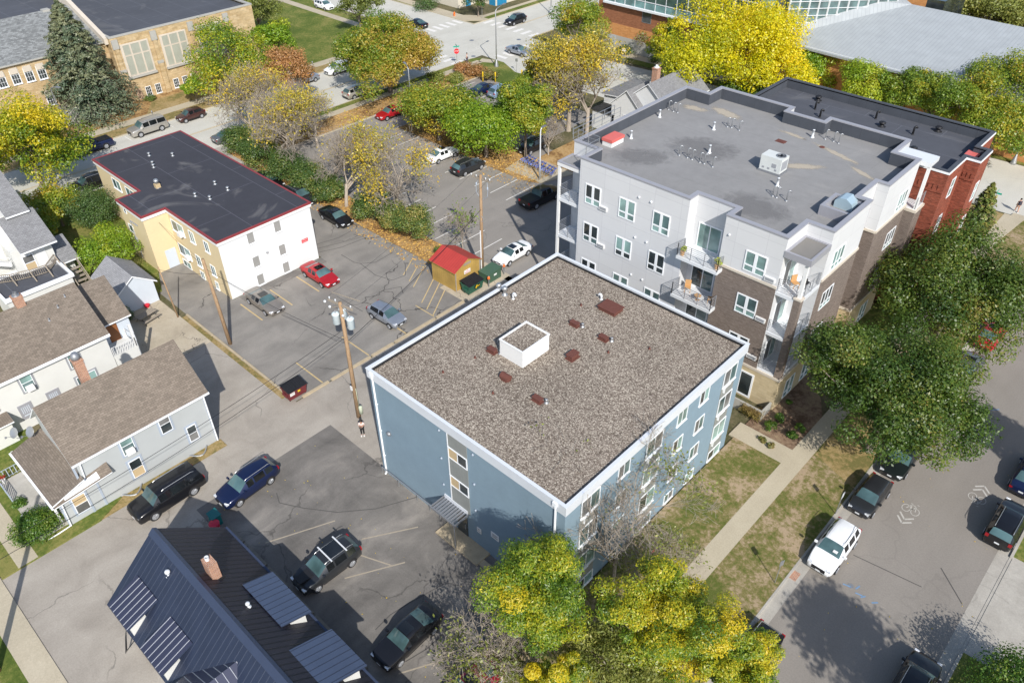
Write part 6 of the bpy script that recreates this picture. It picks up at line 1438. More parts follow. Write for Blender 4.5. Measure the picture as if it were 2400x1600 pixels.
for i, (px, py, w_, zc, mt, lab, bs) in enumerate(((1912, 155, 82, 4.2, 'lime', 'round pale green tree against the orange wall', .1), (2035, 205, 112, 4.6, 'lime', 'broad yellow green tree beyond the slate flat roof', .25), (2118, 222, 100, 4.6, 'oak', 'olive tree with a thin leader against the silver eave', -.1), (2195, 235, 110, 4.6, 'oak', 'mottled green and orange tree beyond the slate roof', .0), (2275, 240, 130, 5.5, 'oak', 'taller mottled tree overlapping the silver roof corner', .0), (2365, 235, 140, 6.0, 'oak', 'tall mottled tree at the right edge by the silver roof', .02), (2340, 305, 130, 4.0, 'oak', 'lower mottled tree near the street lamp at the right edge', .05))):
    auto(px, py, w_*1.3, zc+.7, zc*.95, 100+i, mt, lab, 60, 8500, .38, 'round_tree', 'trees along the orange brick hall', bias=bs, contrast=.18)
for i, (px, py, w_, lab) in enumerate(((2260, 30, 150, 'olive tree beyond the silver roof nearest the glass block'), (2330, 35, 150, 'pale twigged olive tree beyond the silver roof'), (2400, 40, 150, 'olive tree beyond the silver roof at the right corner'))):
    auto(px, py, w_, 6, 6, 110+i, 'greygreen', lab, 50, 5500, .5, 'round_tree', 'olive trees beyond the silver roof', bias=.1)
bare(115, G(1512, 132, 0), 4.6, 1.3, 'grey bushy tree against the stone base', 'greygreen', 500, .3, depth=5, tr=.1)
# tall grasses, beds
for i, (px, py, w_, h, mt, lab) in enumerate(((1088, 160, 55, 1.8, 'russet', 'tall brown perennial clump at the junction corner'), (1120, 168, 55, 1.6, 'russet', 'brown perennial clump behind the yellow bollards'), (1150, 178, 45, 1.5, 'straw', 'olive perennial clump right of the yellow bollards'), (1065, 185, 45, 1.3, 'greygreen', 'low grey green clump left of the navy saloon'), (1020, 180, 50, 1.2, 'greygreen', 'low clump on the verge behind the island trees'))):
    bush(px, py, w_, h, 120+i, mt, lab, 1400, .28, 'perennial_clump', 'perennials at the junction corner', 20, 'plant')
for i, (px, py, w_, h, lab) in enumerate(((1826, 982, 30, .8, 'bright green shrub highest in the planting bed'), (1806, 1000, 34, .8, 'wide green shrub by the terrace wall corner'), (1873, 1004, 27, .8, 'green shrub nearest the sidewalk in the bed'), (1856, 1020, 25, .7, 'round clipped shrub nearest the path junction'), (1848, 945, 16, .5, 'small shrub in the shade against the buff wall'))):
    bush(px, py, w_, h, 130+i, 'shrub', lab, 900, .13, 'shrub', 'shrubs in the corner planting bed', 16)
for i, (px, py, lab) in enumerate(((1745, 968, 'straw tipped grass clump left in front of the terrace wall'), (1758, 974, 'straw tipped grass clump second along the terrace wall'), (1771, 982, 'straw tipped grass clump nearest the terrace corner'))):
    c = G(px, py, .1); rng = np.random.default_rng(140+i); n = 220; t = thing('grass_clump', lab, 'plant', (c.x, c.y, .1), group='grass clumps along the terrace wall')
    P = rng.normal(0, .2, (n, 3)); P[:, 2] = .15+.7*rng.random(n); N = unit(rng, n); N[:, 2] *= .1
    place(leaf_mesh('blades', P, N, .45*(.6+.6*rng.random(n)), .2+P[:, 2]*.9, LM['straw'], .14, rng), 'blades', t)
for i, (px, py, w_, lab) in enumerate(((1788, 1032, 22, 'yellowing low plant beside the front path'), (1806, 1046, 22, 'yellowing low plant nearest the sidewalk corner'))):
    bush(px, py, w_, .4, 145+i, 'straw', lab, 350, .14, 'low_plant', 'low plants beside the front path', 10, 'plant')
bush(86, 1232, 100, 1.7, 150, 'shrub', 'rounded glossy green shrub at the grey house porch', 6500, .17, 'shrub', None, 60)
bush(48, 1182, 34, .9, 151, 'shrub', 'small green bush against the porch rail', 900, .16)
bush(292, 738, 46, 1.0, 152, 'arbor', 'dark green shrub between the white house and the garage', 1800, .18)
bush(268, 730, 40, .9, 153, 'arbor', 'low dark shrub against the rear porch of the white house', 1200, .18)
bush(352, 232, 26, .7, 154, 'juniper', 'small low shrub under the school windows', 600, .25)
for i, (px, py, lab) in enumerate(((1470, 118, 'dark low shrub on the museum walk nearest the doors'), (1545, 138, 'dark low shrub farther along the stone base'))): bush(px, py, 50, 1.2, 155+i, 'juniper', lab, 900, .3, group='shrubs at the stone base')
bush(1000, 12, 70, 1.6, 158, 'arbor', 'dark shrub row by the cream corner building', 1400, .3)
auto(1120, 2, 70, 3, 2.2, 159, 'maple', 'small dark tree between the blue doors', 22, 1800, .35, 'small_tree', None, bias=-.2)
# trees that stand just outside the view on the right and give the street its shade
for i, (x, y, H, Rr, lab) in enumerate(((9.9, 25.9, 15, 4.0, 'street maple standing just below the right hand driveway'), (9.2, 52.5, 13, 3.0, 'street maple standing just off the right edge'))):
    zc = H*.8
    tree(170+i, (x, y, 0), H, [(0, 0, zc, Rr*.8, Rr*.8, 3.2), (Rr*.5, 0, zc-1, Rr*.5, Rr*.5, 2), (-Rr*.5, Rr*.3, zc-.6, Rr*.5, Rr*.5, 2), (0, -Rr*.5, zc, Rr*.5, Rr*.5, 2)], 60, Rr*.25, 4200, .42, 'maple', lab, 'maple_tree', 'tree', 'maples on the far side of the street')
# fallen leaves
def litter(seed, poly, n, size, z, lab=None):
    rng = np.random.default_rng(seed); xs = [p[0] for p in poly]; ys = [p[1] for p in poly]
    P = np.stack([rng.uniform(min(xs), max(xs), n), rng.uniform(min(ys), max(ys), n), np.full(n, z)+.02*rng.random(n)], 1)
    return P
rng = np.random.default_rng(200)
P = np.concatenate([litter(201, rect(-94, -53, 45.0, 48.4), 5200, .2, .115), litter(202, rect(-83.5, -58.5, 65.9, 71.4), 4200, .2, .115), litter(203, rect(-90, -53, 43.6, 45.3), 700, .2, .03), litter(204, rect(-84, -57, 63.6, 66), 500, .2, .03), litter(205, rect(-94, -90, 48, 90), 1800, .2, .115)])
o = place(leaf_mesh('fallen_leaves', P, np.tile([0, 0, 1.], (len(P), 1))+rng.normal(0, .25, P.shape), .2*(.5+rng.random(len(P))), rng.random(len(P)), LM['litter'], .7, rng), 'fallen_leaves'); tag(o, kind='stuff')
P = np.concatenate([litter(211, rect(-42, -18, 11.5, 22.5), 60, .1, .02), litter(212, rect(-17.3, -13.5, 16, 34), 90, .1, .125), litter(213, rect(-8, 2, 20, 60), 40, .1, .02)])
o = place(leaf_mesh('scattered_leaves', P, np.tile([0, 0, 1.], (len(P), 1))+rng.normal(0, .2, P.shape), .085*(.5+rng.random(len(P))), .4+.6*rng.random(len(P)), LM['honey'], .7, rng), 'scattered_leaves'); tag(o, kind='stuff')
# ------------------------------------------------------------------ poles, lamps, signs
def wirepole(x, y, H, label, r=.15, lean=(0, 0), name='utility_pole', z=0):
    t = thing(name, label, 'utility pole', (x, y, z), group='timber utility poles')
    m = MB(); m.tube([(0, 0, -.1), (lean[0]*.5, lean[1]*.5, H*.5), (lean[0], lean[1], H)], [r*1.15, r, r*.78], 10); m.build('pole', 'wood_pole', t, True); return t
def insulator(t, x, y, z):
    m = MB(); m.lathe([(.03, 0), (.03, .08), (.07, .1), (.04, .16), (.07, .18), (.035, .26), (.01, .28)], (x, y, z), 8); m.build('insulator', 'metal_white', t, True)
PA = G(*(600+945/3.92, 800+690/3.92)); PB = G(600+2080/3.92, 400+960/3.92); PC = G(540, 806)
t = wirepole(PA.x, PA.y, 11.3, 'timber pole with three pale grey transformers standing at the alley edge', .17, (-.35, .3))
m = MB(); m.beam((-1.55, .1, 11.05), (.85, .5, 11.05), .12, .14); m.beam((-1.2, .1, 10.5), (-.35, .3, 10.95), .03, .05); m.beam((.5, .45, 10.5), (-.3, .3, 10.95), .03, .05); m.build('crossarm', 'wood_grey', t)
m = MB(); m.beam((-1.7, .6, 11.4), (.8, 1.3, 11.4), .05, .06); m.build('ground_wire_arm', 'wood_grey', t)
for x, y in ((-1.4, .12), (-.8, .22), (.7, .48)): insulator(t, x, y, 11.12)
for x, y, z in ((-1.75, -.1, 10.9), (-1.1, -.15, 10.75), (.25, .0, 10.5)):
    m = MB(); m.lathe([(.02, -.12), (.1, -.06), (.11, .04), (.03, .1)], (x, y, z), 8); m.build('insulator', 'metal_white', t, True)
for x, y, z in ((-.75, .0, 9.25), (-.55, .55, 9.55), (.25, .55, 9.0)):
    m = MB(); m.lathe([(.22, 0), (.29, .06), (.29, .85), (.31, .88), (.31, .94), (.2, 1.05), (.05, 1.1)], (x, y, z), 14); tr = m.build('transformer', plain('transformer_grey', (.55, .62, .64), .45), t, True)
    m = MB(); m.lathe([(.04, 0), (.06, .05), (.03, .1), (.06, .15), (.02, .25)], (x+.08, y-.05, z+1.05), 8); m.box(x-.03, x+.03, y-.33, y-.28, z+.2, z+.3); m.build('bushing', 'trim_grey', tr, True)
m = MB(); m.box(-.1, .12, -.28, -.2, 3.1, 3.5); m.build('notice_plate', 'white', t)
m = MB(); m.lathe([(.16, 0), (.16, .7), (.12, .78)], (.28, .12, .5), 10); m.tube([(.2, .05, 1.2), (.18, .05, 3.2)], .025, 5); m.build('cable_box', plain('pale_green_box', (.5, .55, .42), .6), t, True)
t = wirepole(PB.x, PB.y, 11.2, 'timber pole with white conduit standing behind the green dumpster', .16, (-.15, .35))
m = MB(); m.beam((-1.25, .2, 10.75), (1.05, .5, 10.75), .12, .14); m.beam((-1.25, .42, 10.75), (1.05, .72, 10.75), .12, .14); m.build('crossarm', 'wood_grey', t)
for x in (-1.2, -.6, .5, 1.0): insulator(t, x, .3+x*.13, 10.82)
m = MB(); m.tube([(.12, -.22, 0), (.1, -.18, 5.4)], .06, 7); m.build('conduit', 'white', t)
m = MB()
for sx in (-1, 1):
    m.tube([(-.1+sx*.15, .35, 8.6), (sx*.75, .3, 9.2), (sx*.8, .35, 9.9), (sx*.6, .45, 10.6)], .022, 5)
    m.lathe([(.02, 0), (.09, .04), (.09, .2), (.03, .3)], (sx*.75, .35, 9.9), 8)
for k in range(16): m.beam((.28*math.cos(k*.4), .1+.0*k, 6.6+.3*math.sin(k*.4)), (.28*math.cos((k+1)*.4), .1, 6.6+.3*math.sin((k+1)*.4)), .02, .02)
m.build('cable_loop', 'trim_blue', t)
t = wirepole(PC.x, PC.y, 9.0, 'bare brown timber pole at the low kerb by the yellow building', .16, (-.6, .0))
t = wirepole(G(418, 744).x, G(418, 744).y, 5.6, 'thin leaning grey pole beside the patio kerb', .07, (-.55, -.1))
t = wirepole(-39.9, -3.4, 11.5, 'timber pole out of view whose long shadow crosses the sidewalk', .18)
def cable(a, c, sag, r, label, n=14):
    a, c = Vector(a), Vector(c); m = MB()
    m.tube([a.lerp(c, i/n)-Vector((0, 0, 4*sag*(i/n)*(1-i/n))) for i in range(n+1)], r, 4); tag(m.build('overhead_cable', 'black'), label, 'cable', 'overhead cables between the poles')
A0 = Vector((PA.x-.35, PA.y+.3, 0)); B0 = Vector((PB.x-.1, PB.y+.4, 0)); D0 = Vector((-39.9, -3.4, 0)); C0 = Vector((PC.x-.5, PC.y, 0))
UP = lambda v, z, dx=0: (v.x+dx, v.y, z)
cable(UP(D0, 8.0), UP(A0, 8.0), .7, .016, 'lower twin cable crossing the alley past the navy car'); cable(UP(D0, 8.5, -.5), UP(A0, 8.5, -.3), .6, .016, 'upper twin cable crossing the alley past the black people carrier')
cable(UP(A0, 11.3, -1.3), UP(B0, 11.0, -1.2), .4, .008, 'left power line between the two crossarms'); cable(UP(A0, 11.3, .7), UP(B0, 11.0, 1.0), .4, .008, 'right power line between the two crossarms')
cable(UP(A0, 7.6), UP(C0, 8.0), .35, .016, 'service cable from the transformer pole to the bare brown pole'); cable(UP(C0, 8.2), (-73.9, 26.2, 5.4), .3, .016, 'service cable from the bare brown pole to the yellow wall')
cable(UP(C0, 7.6), (-65.9, 22.0, 5.3), .25, .014, 'low cable from the bare brown pole to the thin leaning pole'); cable(UP(A0, 7.5), UP(B0, 7.6), .35, .022, 'thick cable running toward the pole behind the shed')
def lamp(base, H, arm, ang, label, group='street lamps', mat='galv', cone=True):
    t = thing('street_lamp', label, 'street lamp', tuple(base), R(ang), group)
    m = MB(); m.tube([(0, 0, 0), (0, 0, H*.5), (0, 0, H-.3), (arm*.15, 0, H)] + [(arm*f, 0, H+.25*f) for f in (.5, 1)], [.11, .09, .07, .06, .05, .04], 8)
    if cone: m.lathe([(.42, 0), (.36, .25), (.14, 1.2), (.1, 1.3)], (0, 0, 0), 8)
    m.build('pole', mat, t, True)
    m = MB(); m.prism([(arm-.1, -.13), (arm+.6, -.16), (arm+.6, .16), (arm-.1, .13)], H+.18, H+.3); m.build('lamp_head', 'grey_metal', t); return t
lamp(G(600+2210/3.92, 620/3.92), 9.2, 2.2, 100, 'tall grey lamp on the grass corner of the junction')
lamp(G(1291, 32), 9.0, 1.6, 200, 'grey lamp beyond the black car near the orange brick wall')
lamp(G(670/3.92, 1360/3.92), 8.3, 1.2, 20, 'grey lamp on the avenue verge in front of the dark blue pickup')
lamp(G(2230, 388), 8.5, 1.2, 150, 'grey lamp leaning out on the far verge at the right edge') if False else lamp(G(1800+2250/3.92, 1505/3.92), 8.5, 1.2, 120, 'grey lamp on the far verge at the right edge')
lamp(G(968, 290), 8.0, 1.0, 160, 'slim lamp between the island trees and the round bronze tree', cone=False)
lamp(G(600+1450/3.92, 400+370/3.92), 4.2, .9, 0, 'short lot lamp among the half bare trees', 'parking lot lamps', cone=False)
t = lamp(G(1265, 422), 6.6, .3, 90, 'white lot lamp beside the blue bicycles', 'parking lot lamps', 'metal_white', cone=False)
def post(base, H, label, plate=None, pm='white', ang=0, name='sign_post', cat='sign', group=None, txt=None, tm='black', ts=.1):
    t = thing(name, label, cat, tuple(base), R(ang), group); m = MB(); m.tube([(0, 0, 0), (0, 0, H)], .03, 6); m.build('post', 'galv', t)
    if plate:
        w_, h_ = plate; m = MB(); m.box(-w_/2, w_/2, -.05, -.03, H-h_, H); p = m.build('sign_plate', pm, t)
        if txt: lettering(txt, ts, tm, p, (0, -.056, H-h_/2), (R(90), 0, 0))
    return t
t = thing('stop_sign', 'red octagonal stop sign with green street names at the junction corner', 'stop sign', tuple(G(600+1848/3.92, 600/3.92)), R(60))
m = MB(); m.tube([(0, 0, 0), (0, 0, 3.3)], .035, 6); m.build('post', 'galv', t)
m = MB(); pts = [(.45*math.cos(R(22.5+45*k)), .45*math.sin(R(22.5+45*k))) for k in range(8)]
m.face([(x, -.06, 2.3+z) for x, z in pts]); m.face([(x, -.04, 2.3+z) for x, z in pts][::-1])
for i in range(8):
    a, c = pts[i], pts[(i+1) % 8]; m.face([(a[0], -.06, 2.3+a[1]), (a[0], -.04, 2.3+a[1]), (c[0], -.04, 2.3+c[1]), (c[0], -.06, 2.3+c[1])])
s = m.build('sign_plate', 'sign_red', t); lettering('STOP', .3, 'white', s, (0, -.066, 2.3), (R(90), 0, 0))
m = MB(); m.box(-.5, .5, -.01, .01, 2.95, 3.15); m.box(-.01, .01, -.5, .5, 3.18, 3.38); m.build('street_name_plate', 'sign_green', t)
for px, py, ang, lab in ((960+890/5.227, 235/5.227, 40, 'green street name sign on the far corner by the blue doors'), (2317, 500, 20, 'green street name sign at the right beside the pointed evergreen')):
    t = post(G(px, py), 2.7, lab, None, name='street_name_sign', group='green street name signs')
    m = MB(); m.box(-.5, .5, -.01, .01, 2.5, 2.7); m.box(-.01, .01, -.5, .5, 2.72, 2.92); m.build('street_name_plate', 'sign_green', t)
pg = 'parking signs along the right hand street'
post(G(1957, 1206), 2.4, 'small white parking sign between the dark cars and the lawn', (.35, .5), 'metal_white', 90, group=pg)
post(G(1815, 1367), 2.5, 'small grey parking sign beside the white sport utility car', (.35, .5), 'galv', 70, group=pg)
post(G(1200+1020/3.92, 570/3.92), 2.2, 'red and white notice sign on the verge by the orange brick wall', (.6, .45), 'white', 20, txt='NOTICE', tm='sign_red', ts=.14)
post(G(960+1310/5.227, 885/5.227), 2.2, 'plain grey sign on the kerb east of the junction', (.4, .5), 'galv', 30)
post(G(858, 170), 2.0, 'small sign post on the avenue verge opposite the silver off roader', (.3, .4), 'galv', 60)
mt = 'parking meters on the avenue'
for px, py, lab in ((362, 283, 'parking meter beside the long silver car'), (735, 165, 'parking meter next to the white avenue car')):
    t = thing('parking_meter', lab, 'parking meter', tuple(G(px, py)), group=mt); m = MB(); m.tube([(0, 0, 0), (0, 0, 1.1)], .04, 6); m.build('post', 'galv', t); m = MB(); m.lathe([(.07, 0), (.11, .08), (.11, .28), (.06, .38)], (0, 0, 1.1), 8); m.build('meter_head', 'grey_metal', t, True)
t = post(G(1518, 1345), 2.6, 'thin leaning flag stake with yellow sleeve on the front lawn', None, name='flag_stake', cat='flag')
m = MB(); m.tube([(0, 0, .1), (0, 0, .9)], .05, 6); m.build('sleeve', 'yellow', t); m = MB(); m.box(0, .02, 0, .35, 2.2, 2.55); m.build('flag', 'sign_red', t)
hp = G(960+550/5.227, 205/5.227); t = thing('fire_hydrant', 'orange fire hydrant on the far verge of the junction', 'hydrant', tuple(hp))
m = MB(); m.lathe([(.2, 0), (.2, .06), (.13, .08), (.13, .55), (.17, .58), (.15, .68), (.06, .78), (.02, .8)], (0, 0, .1), 10); m.build('barrel', 'orange', t, True)
m = MB(); m.tube([(-.25, 0, .55), (.25, 0, .55)], .07, 8); m.tube([(0, -.24, .5), (0, 0, .5)], .08, 8); m.build('nozzle_caps', 'orange', t)
for i, (px, py, lab) in enumerate(((1132, 192, 'yellow bollard behind the navy saloon'), (1161, 193, 'yellow bollard between the navy saloon and pale blue crossover'), (1223, 187, 'yellow bollard at the edge of the gold tree'))):
    t = thing('bollard', lab, 'bollard', tuple(G(px, py)), group='yellow bollards in the rear lot'); m = MB(); m.lathe([(.11, 0), (.11, 1.5), (.09, 1.58), (.03, 1.62)], (0, 0, 0), 10); m.build('post', 'yellow', t, True)
# dumpsters, transformer cabinet, bins
def dumpster(loc, rz, col, label, w_=1.8, d=1.15, h=1.1, logo=False):
    t = thing('dumpster', label, 'dumpster', loc, rz); m = MB()
    P = [(-w_/2, -d/2), (w_/2, -d/2), (w_/2, d/2), (-w_/2, d/2)]; lo = [(x*.92, y*.75) for x, y in P]
    for i in range(4):
        j = (i+1) % 4; m.face([(*lo[i], .15), (*lo[j], .15), (*P[j], h), (*P[i], h)])
    m.face([(*p, .15) for p in lo][::-1])
    for y in (-d/2-.05, d/2-.02): m.box(-w_/2-.04, w_/2+.04, y, y+.07, h-.08, h)
    for x in (-w_/2-.12, w_/2): m.box(x, x+.12, -.3, .3, .55, .75)
    m.build('bin', col, t)
    m = MB()
    for x0, x1 in ((-w_/2-.03, -.01), (.01, w_/2+.03)):
        m.slab([(x0, -d/2-.06, h+.02), (x1, -d/2-.06, h+.02), (x1, d/2+.06, h+.26), (x0, d/2+.06, h+.26)], .04)
        for k in range(5): xx = x0+(x1-x0)*(k+.5)/5; m.beam((xx, -d/2, h+.05), (xx, d/2, h+.27), .06, .04)
    m.build('lid', 'black', t)
    for x in (-w_/2+.15, w_/2-.15):
        for y in (-.3, .3):
            m = MB(); m.tube([(x-.03, y, .08), (x+.03, y, .08)], .08, 8); m.build('caster', 'rubber', t)
    return t
MT['maroon_steel'] = plain('maroon_steel', (.16, .03, .035), .6, .1, .4, .25, 3)
t = dumpster((-47.55, 23.35, .01), R(90), 'maroon_steel', 'maroon steel dumpster with black lids at the alley kerb')
m = MB(); m.face([(-.75, -.52, .62), (-.3, -.53, .62), (-.3, -.565, .98), (-.75, -.565, .98)]); s = m.build('label_plate', 'white', t); lettering('WASTE', .1, 'navy_text' if False else 'black', s, (-.52, -.56, .82), (R(84), 0, 0))
m = MB(); m.face([(.0, -.53, .68), (.25, -.53, .68), (.25, -.56, .9), (.0, -.56, .9)]); m.build('warning_label', 'yellow', t)
t = dumpster((-47.6, 44.6, .05), R(90), 'green_metal', 'dark green steel dumpster with black ribbed lids beside the timber shed', 2.0, 1.25, 1.15)
m = MB(); m.face([(-.25, -.57, .5), (.5, -.57, .5), (.5, -.625, .98), (-.25, -.625, .98)]); s = m.build('logo_plate', 'black', t)
m = MB(); m.beam((-.1, -.62, .62), (.1, -.63, .92), .14, .02, up=(0, 1, 0)); m.beam((.12, -.62, .7), (.42, -.625, .8), .06, .02, up=(0, 1, 0)); m.build('logo_mark', 'yellow', t)
t = thing('transformer_cabinet', 'dark green electrical cabinet on a pad beside the timber pole', 'electrical cabinet', (-47.75, 47.3, .04)); m = MB(); m.box(-.75, .75, -1.0, 1.0, 0, .1, 1); m.prism(rect(-.65, .65, -.95, .95), .1, 1.15); m.slab([(-.7, -1, 1.15), (.7, -1, 1.15), (.7, 1, 1.3), (-.7, 1, 1.3)], .08); m.build('cabinet', [plain('cabinet_green', (.06, .115, .075), .55), 'patio'], t)
m = MB(); m.box(.655, .665, -.1, .3, .7, .9); m.build('warning_plate', 'white', t)
for i, (dx, dy, mk, lab) in enumerate(((.95, -1.15, 'orange', 'steel post with an orange marker in front of the green cabinet'), (.5, 1.55, 'orange', 'steel post with an orange marker behind the green cabinet'), (-.2, 1.3, None, 'plain steel post behind the green cabinet'))):
    t = thing('marker_post', lab, 'post', (-47.75+dx, 47.3+dy, .04), group='steel posts round the green cabinet'); m = MB(); m.tube([(0, 0, 0), (0, 0, 1.35)], .055, 7); m.build('post', 'galv', t)
    if mk: m = MB(); m.lathe([(.16, 0), (.16, .2), (.05, .3)], (0, 0, 1.0), 4); m.build('marker', 'orange', t)
t = thing('utility_box', 'pale green cable pedestal behind the green dumpster', 'cable pedestal', (-49.3, 46.9, .04)); m = MB(); m.lathe([(.2, 0), (.2, .9), (.16, 1.0), (.02, 1.02)], (0, 0, 0), 8); m.build('shell', plain('pedestal_green', (.42, .5, .36), .6), t)
t = thing('storage_bin', 'teal plastic bin behind the dark metal roof', 'bin', (-40.3, 11.6, .01)); m = MB(); m.prism(rect(-.4, .4, -.3, .3), 0, .9); m.build('bin', plain('teal_plastic', (.01, .16, .16), .5), t); m = MB(); m.slab([(-.45, -.36, .96), (.45, -.36, .96), (.45, .36, 1.0), (-.45, .36, 1.0)], .06); m.build('lid', 'sign_green' if False else plain('teal_lid', (.012, .13, .135), .5), t)
t = thing('storage_bin', 'red plastic bin behind the dark metal roof', 'bin', (-39.6, 11.2, .01)); m = MB(); m.lathe([(.3, 0), (.36, .85), (.38, .9), (.1, .98)], (0, 0, 0), 12); m.build('bin', plain('red_plastic', (.5, .02, .05), .5), t)
# timber wheel stops in the dark lot
for i, (x0, x1, lab) in enumerate(((-39.4, -37.3, 'timber wheel stop nearest the teal bin'), (-37.0, -34.5, 'timber wheel stop left of the charcoal off roader'), (-34.2, -31.9, 'timber wheel stop in front of the charcoal off roader'), (-31.6, -29.1, 'timber wheel stop beside the first slate dormer'), (-28.8, -26.3, 'timber wheel stop between the slate dormers'), (-26.1, -23.6, 'timber wheel stop in front of the black sunroof saloon'))):
    m = MB(); m.box(x0, x1, 11.82, 12.06, .01, .2)
    for x in (x0+.25, x1-.25): m.box(x-.03, x+.03, 11.9, 11.96, .2, .23)
    tag(m.build('wheel_stop', plain('old_timber', (.20, .18, .15), .9, var=.3, scale=4) if i == 0 else bpy.data.materials['old_timber']), lab, 'wheel stop', 'timber wheel stops in the dark lot')
# picnic table
t = thing('picnic_table', 'weathered grey picnic table on the cracked patio', 'picnic table', (-67.0, 19.9, .05), R(12))
m = MB()
for k in range(5): m.box(-.38+.155*k, -.24+.155*k, -.95, .95, .72, .76)
m.build('table_top', 'wood_grey', t)
for s in (-1, 1):
    m = MB()
    for k in range(2): m.box(s*.72-.14+.145*k, s*.72-.005+.145*k, -.95, .95, .42, .46)
    m.build('bench', 'wood_grey', t)
m = MB()
for y in (-.7, .7):
    m.tube([(-.75, y, 0), (-.2, y, .72), (.2, y, .72), (.75, y, 0)], .025, 5); m.tube([(-.75, y, .4), (.75, y, .4)], .025, 5)
m.build('frame', 'black', t)
t = thing('toy_ball', 'red plastic tub beside the garage wall', 'tub', (-69.1, 20.9, .05)); m = MB(); m.lathe([(.2, 0), (.26, .25), (.28, .27), (.2, .3)], (0, 0, 0), 12); m.build('tub', plain('red_tub', (.6, .02, .04), .5), t)
# bicycles in the rack
def bicycle():
    t = thing('bicycle', 'blue hire bicycle with front basket standing in the paved rack row', 'bicycle', group='blue hire bicycles in the rack row')
    for x in (-.52, .52):
        m = MB(); n = 18; pts = [(x+.33*math.cos(2*math.pi*k/n), 0, .34+.33*math.sin(2*math.pi*k/n)) for k in range(n+1)]; m.tube(pts, .016, 5, caps=False)
        wh = m.build('wheel', 'rubber', t)
        m = MB()
        for k in range(6): a = math.pi*k/6; m.beam((x+.32*math.cos(a), 0, .34+.32*math.sin(a)), (x-.32*math.cos(a), 0, .34-.32*math.sin(a)), .008, .008)
        m.build('spokes', 'galv', wh)
    m = MB(); m.tube([(-.52, 0, .34), (-.05, 0, .32), (.38, 0, .72), (-.2, 0, .62), (-.52, 0, .34)], .025, 6); m.tube([(-.05, 0, .32), (-.25, 0, .85)], .022, 6); m.tube([(.52, 0, .34), (.38, 0, .72), (.33, 0, 1.0)], .022, 6); m.tube([(-.8, 0, .55), (-.6, 0, .70), (-.4, 0, .66)], .05, 6); m.build('frame', plain('bike_blue', (.05, .13, .55), .4), t)
    m = MB(); m.tube([(.2, -.28, 1.05), (.33, 0, 1.02), (.2, .28, 1.05)], .016, 5); m.build('handlebar', 'black', t)
    m = MB(); m.prism([(-.4, -.05), (-.12, -.03), (-.12, .03), (-.4, .05)], .86, .93); m.build('saddle', 'black', t)
    m = MB()
    for z in (.75, .85, .95):
        for a, c in (((.5, -.17), (.78, -.17)), ((.78, -.17), (.78, .17)), ((.78, .17), (.5, .17)), ((.5, .17), (.5, -.17))): m.beam((*a, z), (*c, z), .008, .01)
    m.box(.5, .78, -.17, .17, .73, .745); m.build('basket', plain('basket_blue', (.06, .12, .42), .5), t); return t
bk = bicycle()
for i in range(9):
    o = bk if i == 0 else copy_tree(bk); o.location = (-63.2+.64*i, 69.6-.06*i, .125); o.rotation_euler.z = R(88+(i*37 % 27)-13)
# things on the balconies
def chair(loc, rz, mat, label, group=None, plank=False):
    t = thing('chair', label, 'chair', loc, rz, group); m = MB(); m.box(-.25, .25, -.25, .25, .40, .44); m.build('seat', mat, t); m = MB(); m.slab([(-.25, .22, .95), (.25, .22, .95), (.25, .30, .96), (-.25, .30, .96)], .55); m.build('backrest', mat, t)
    for x in (-.23, .23):
        for y in (-.23, .23): m = MB(); m.box(x-.02, x+.02, y-.02, y+.02, 0, .4); m.build('leg', mat, t)
    return t
MT['teak'] = plain('teak', (.52, .30, .13), .7)
chair((-26.9, 49.2, 11.1), R(20), 'white', 'white garden chair on the upper middle balcony')
chair((-24.3, 49.3, 11.1), R(-50), 'metal_white', 'pale folding chair at the right of the upper middle balcony')
chair((-26.5, 49.5, 7.36), R(30), 'teak', 'teak chair at the left of the lower middle balcony'); chair((-24.2, 49.4, 7.36), R(-60), 'teak', 'teak chair at the right of the lower middle balcony')
t = thing('table', 'low round teak table between the chairs on the lower middle balcony', 'table', (-25.2, 49.0, 7.36)); m = MB(); m.lathe([(.3, .42), (.3, .46), (.02, .47)], (0, 0, 0), 14); m.build('table_top', 'teak', t); m = MB(); m.lathe([(.2, 0), (.04, .04), (.04, .42)], (0, 0, 0), 8); m.build('leg', 'teak', t)
chair((-18.2, 50.6, 11.05), R(60), 'teak', 'brown chair on the top corner balcony'); chair((-17.6, 51.2, 11.05), R(160), 'black', 'black chair on the top corner balcony')
for x, y, lab in ((-23.9, 48.75, 'lime green plant in a pot at the right end of the upper middle balcony'), (-27.0, 48.65, 'yellow green plant in a pot at the left end of the upper middle balcony')):
    t = thing('potted_plant', lab, 'plant', (x, y, 11.1), group=None); m = MB(); m.lathe([(.14, 0), (.2, .35), (.17, .36)], (0, 0, 0), 10); m.build('pot', 'teak', t)
    rng = np.random.default_rng(int(-x*10)); me, _, _ = crown_mesh(rng, 'foliage', [(0, 0, .62, .28, .28, .3)], 8, .16, 170, .2, LM['lime'], bias=.35); place(me, 'foliage', t)
t = thing('potted_flowers', 'red flowers in a pot at the grey house porch corner', 'plant', (-55.0, 2.6, .45)); m = MB(); m.lathe([(.12, 0), (.17, .3), (.14, .31)], (0, 0, 0), 10); m.build('pot', 'white', t); rng = np.random.default_rng(9); me, _, _ = crown_mesh(rng, 'flowers', [(0, 0, .5, .22, .22, .18)], 6, .14, 110, .14, leafmat('redflower', [(0, (.3, .02, .01)), (1, (.7, .12, .05))])); place(me, 'flowers', t)
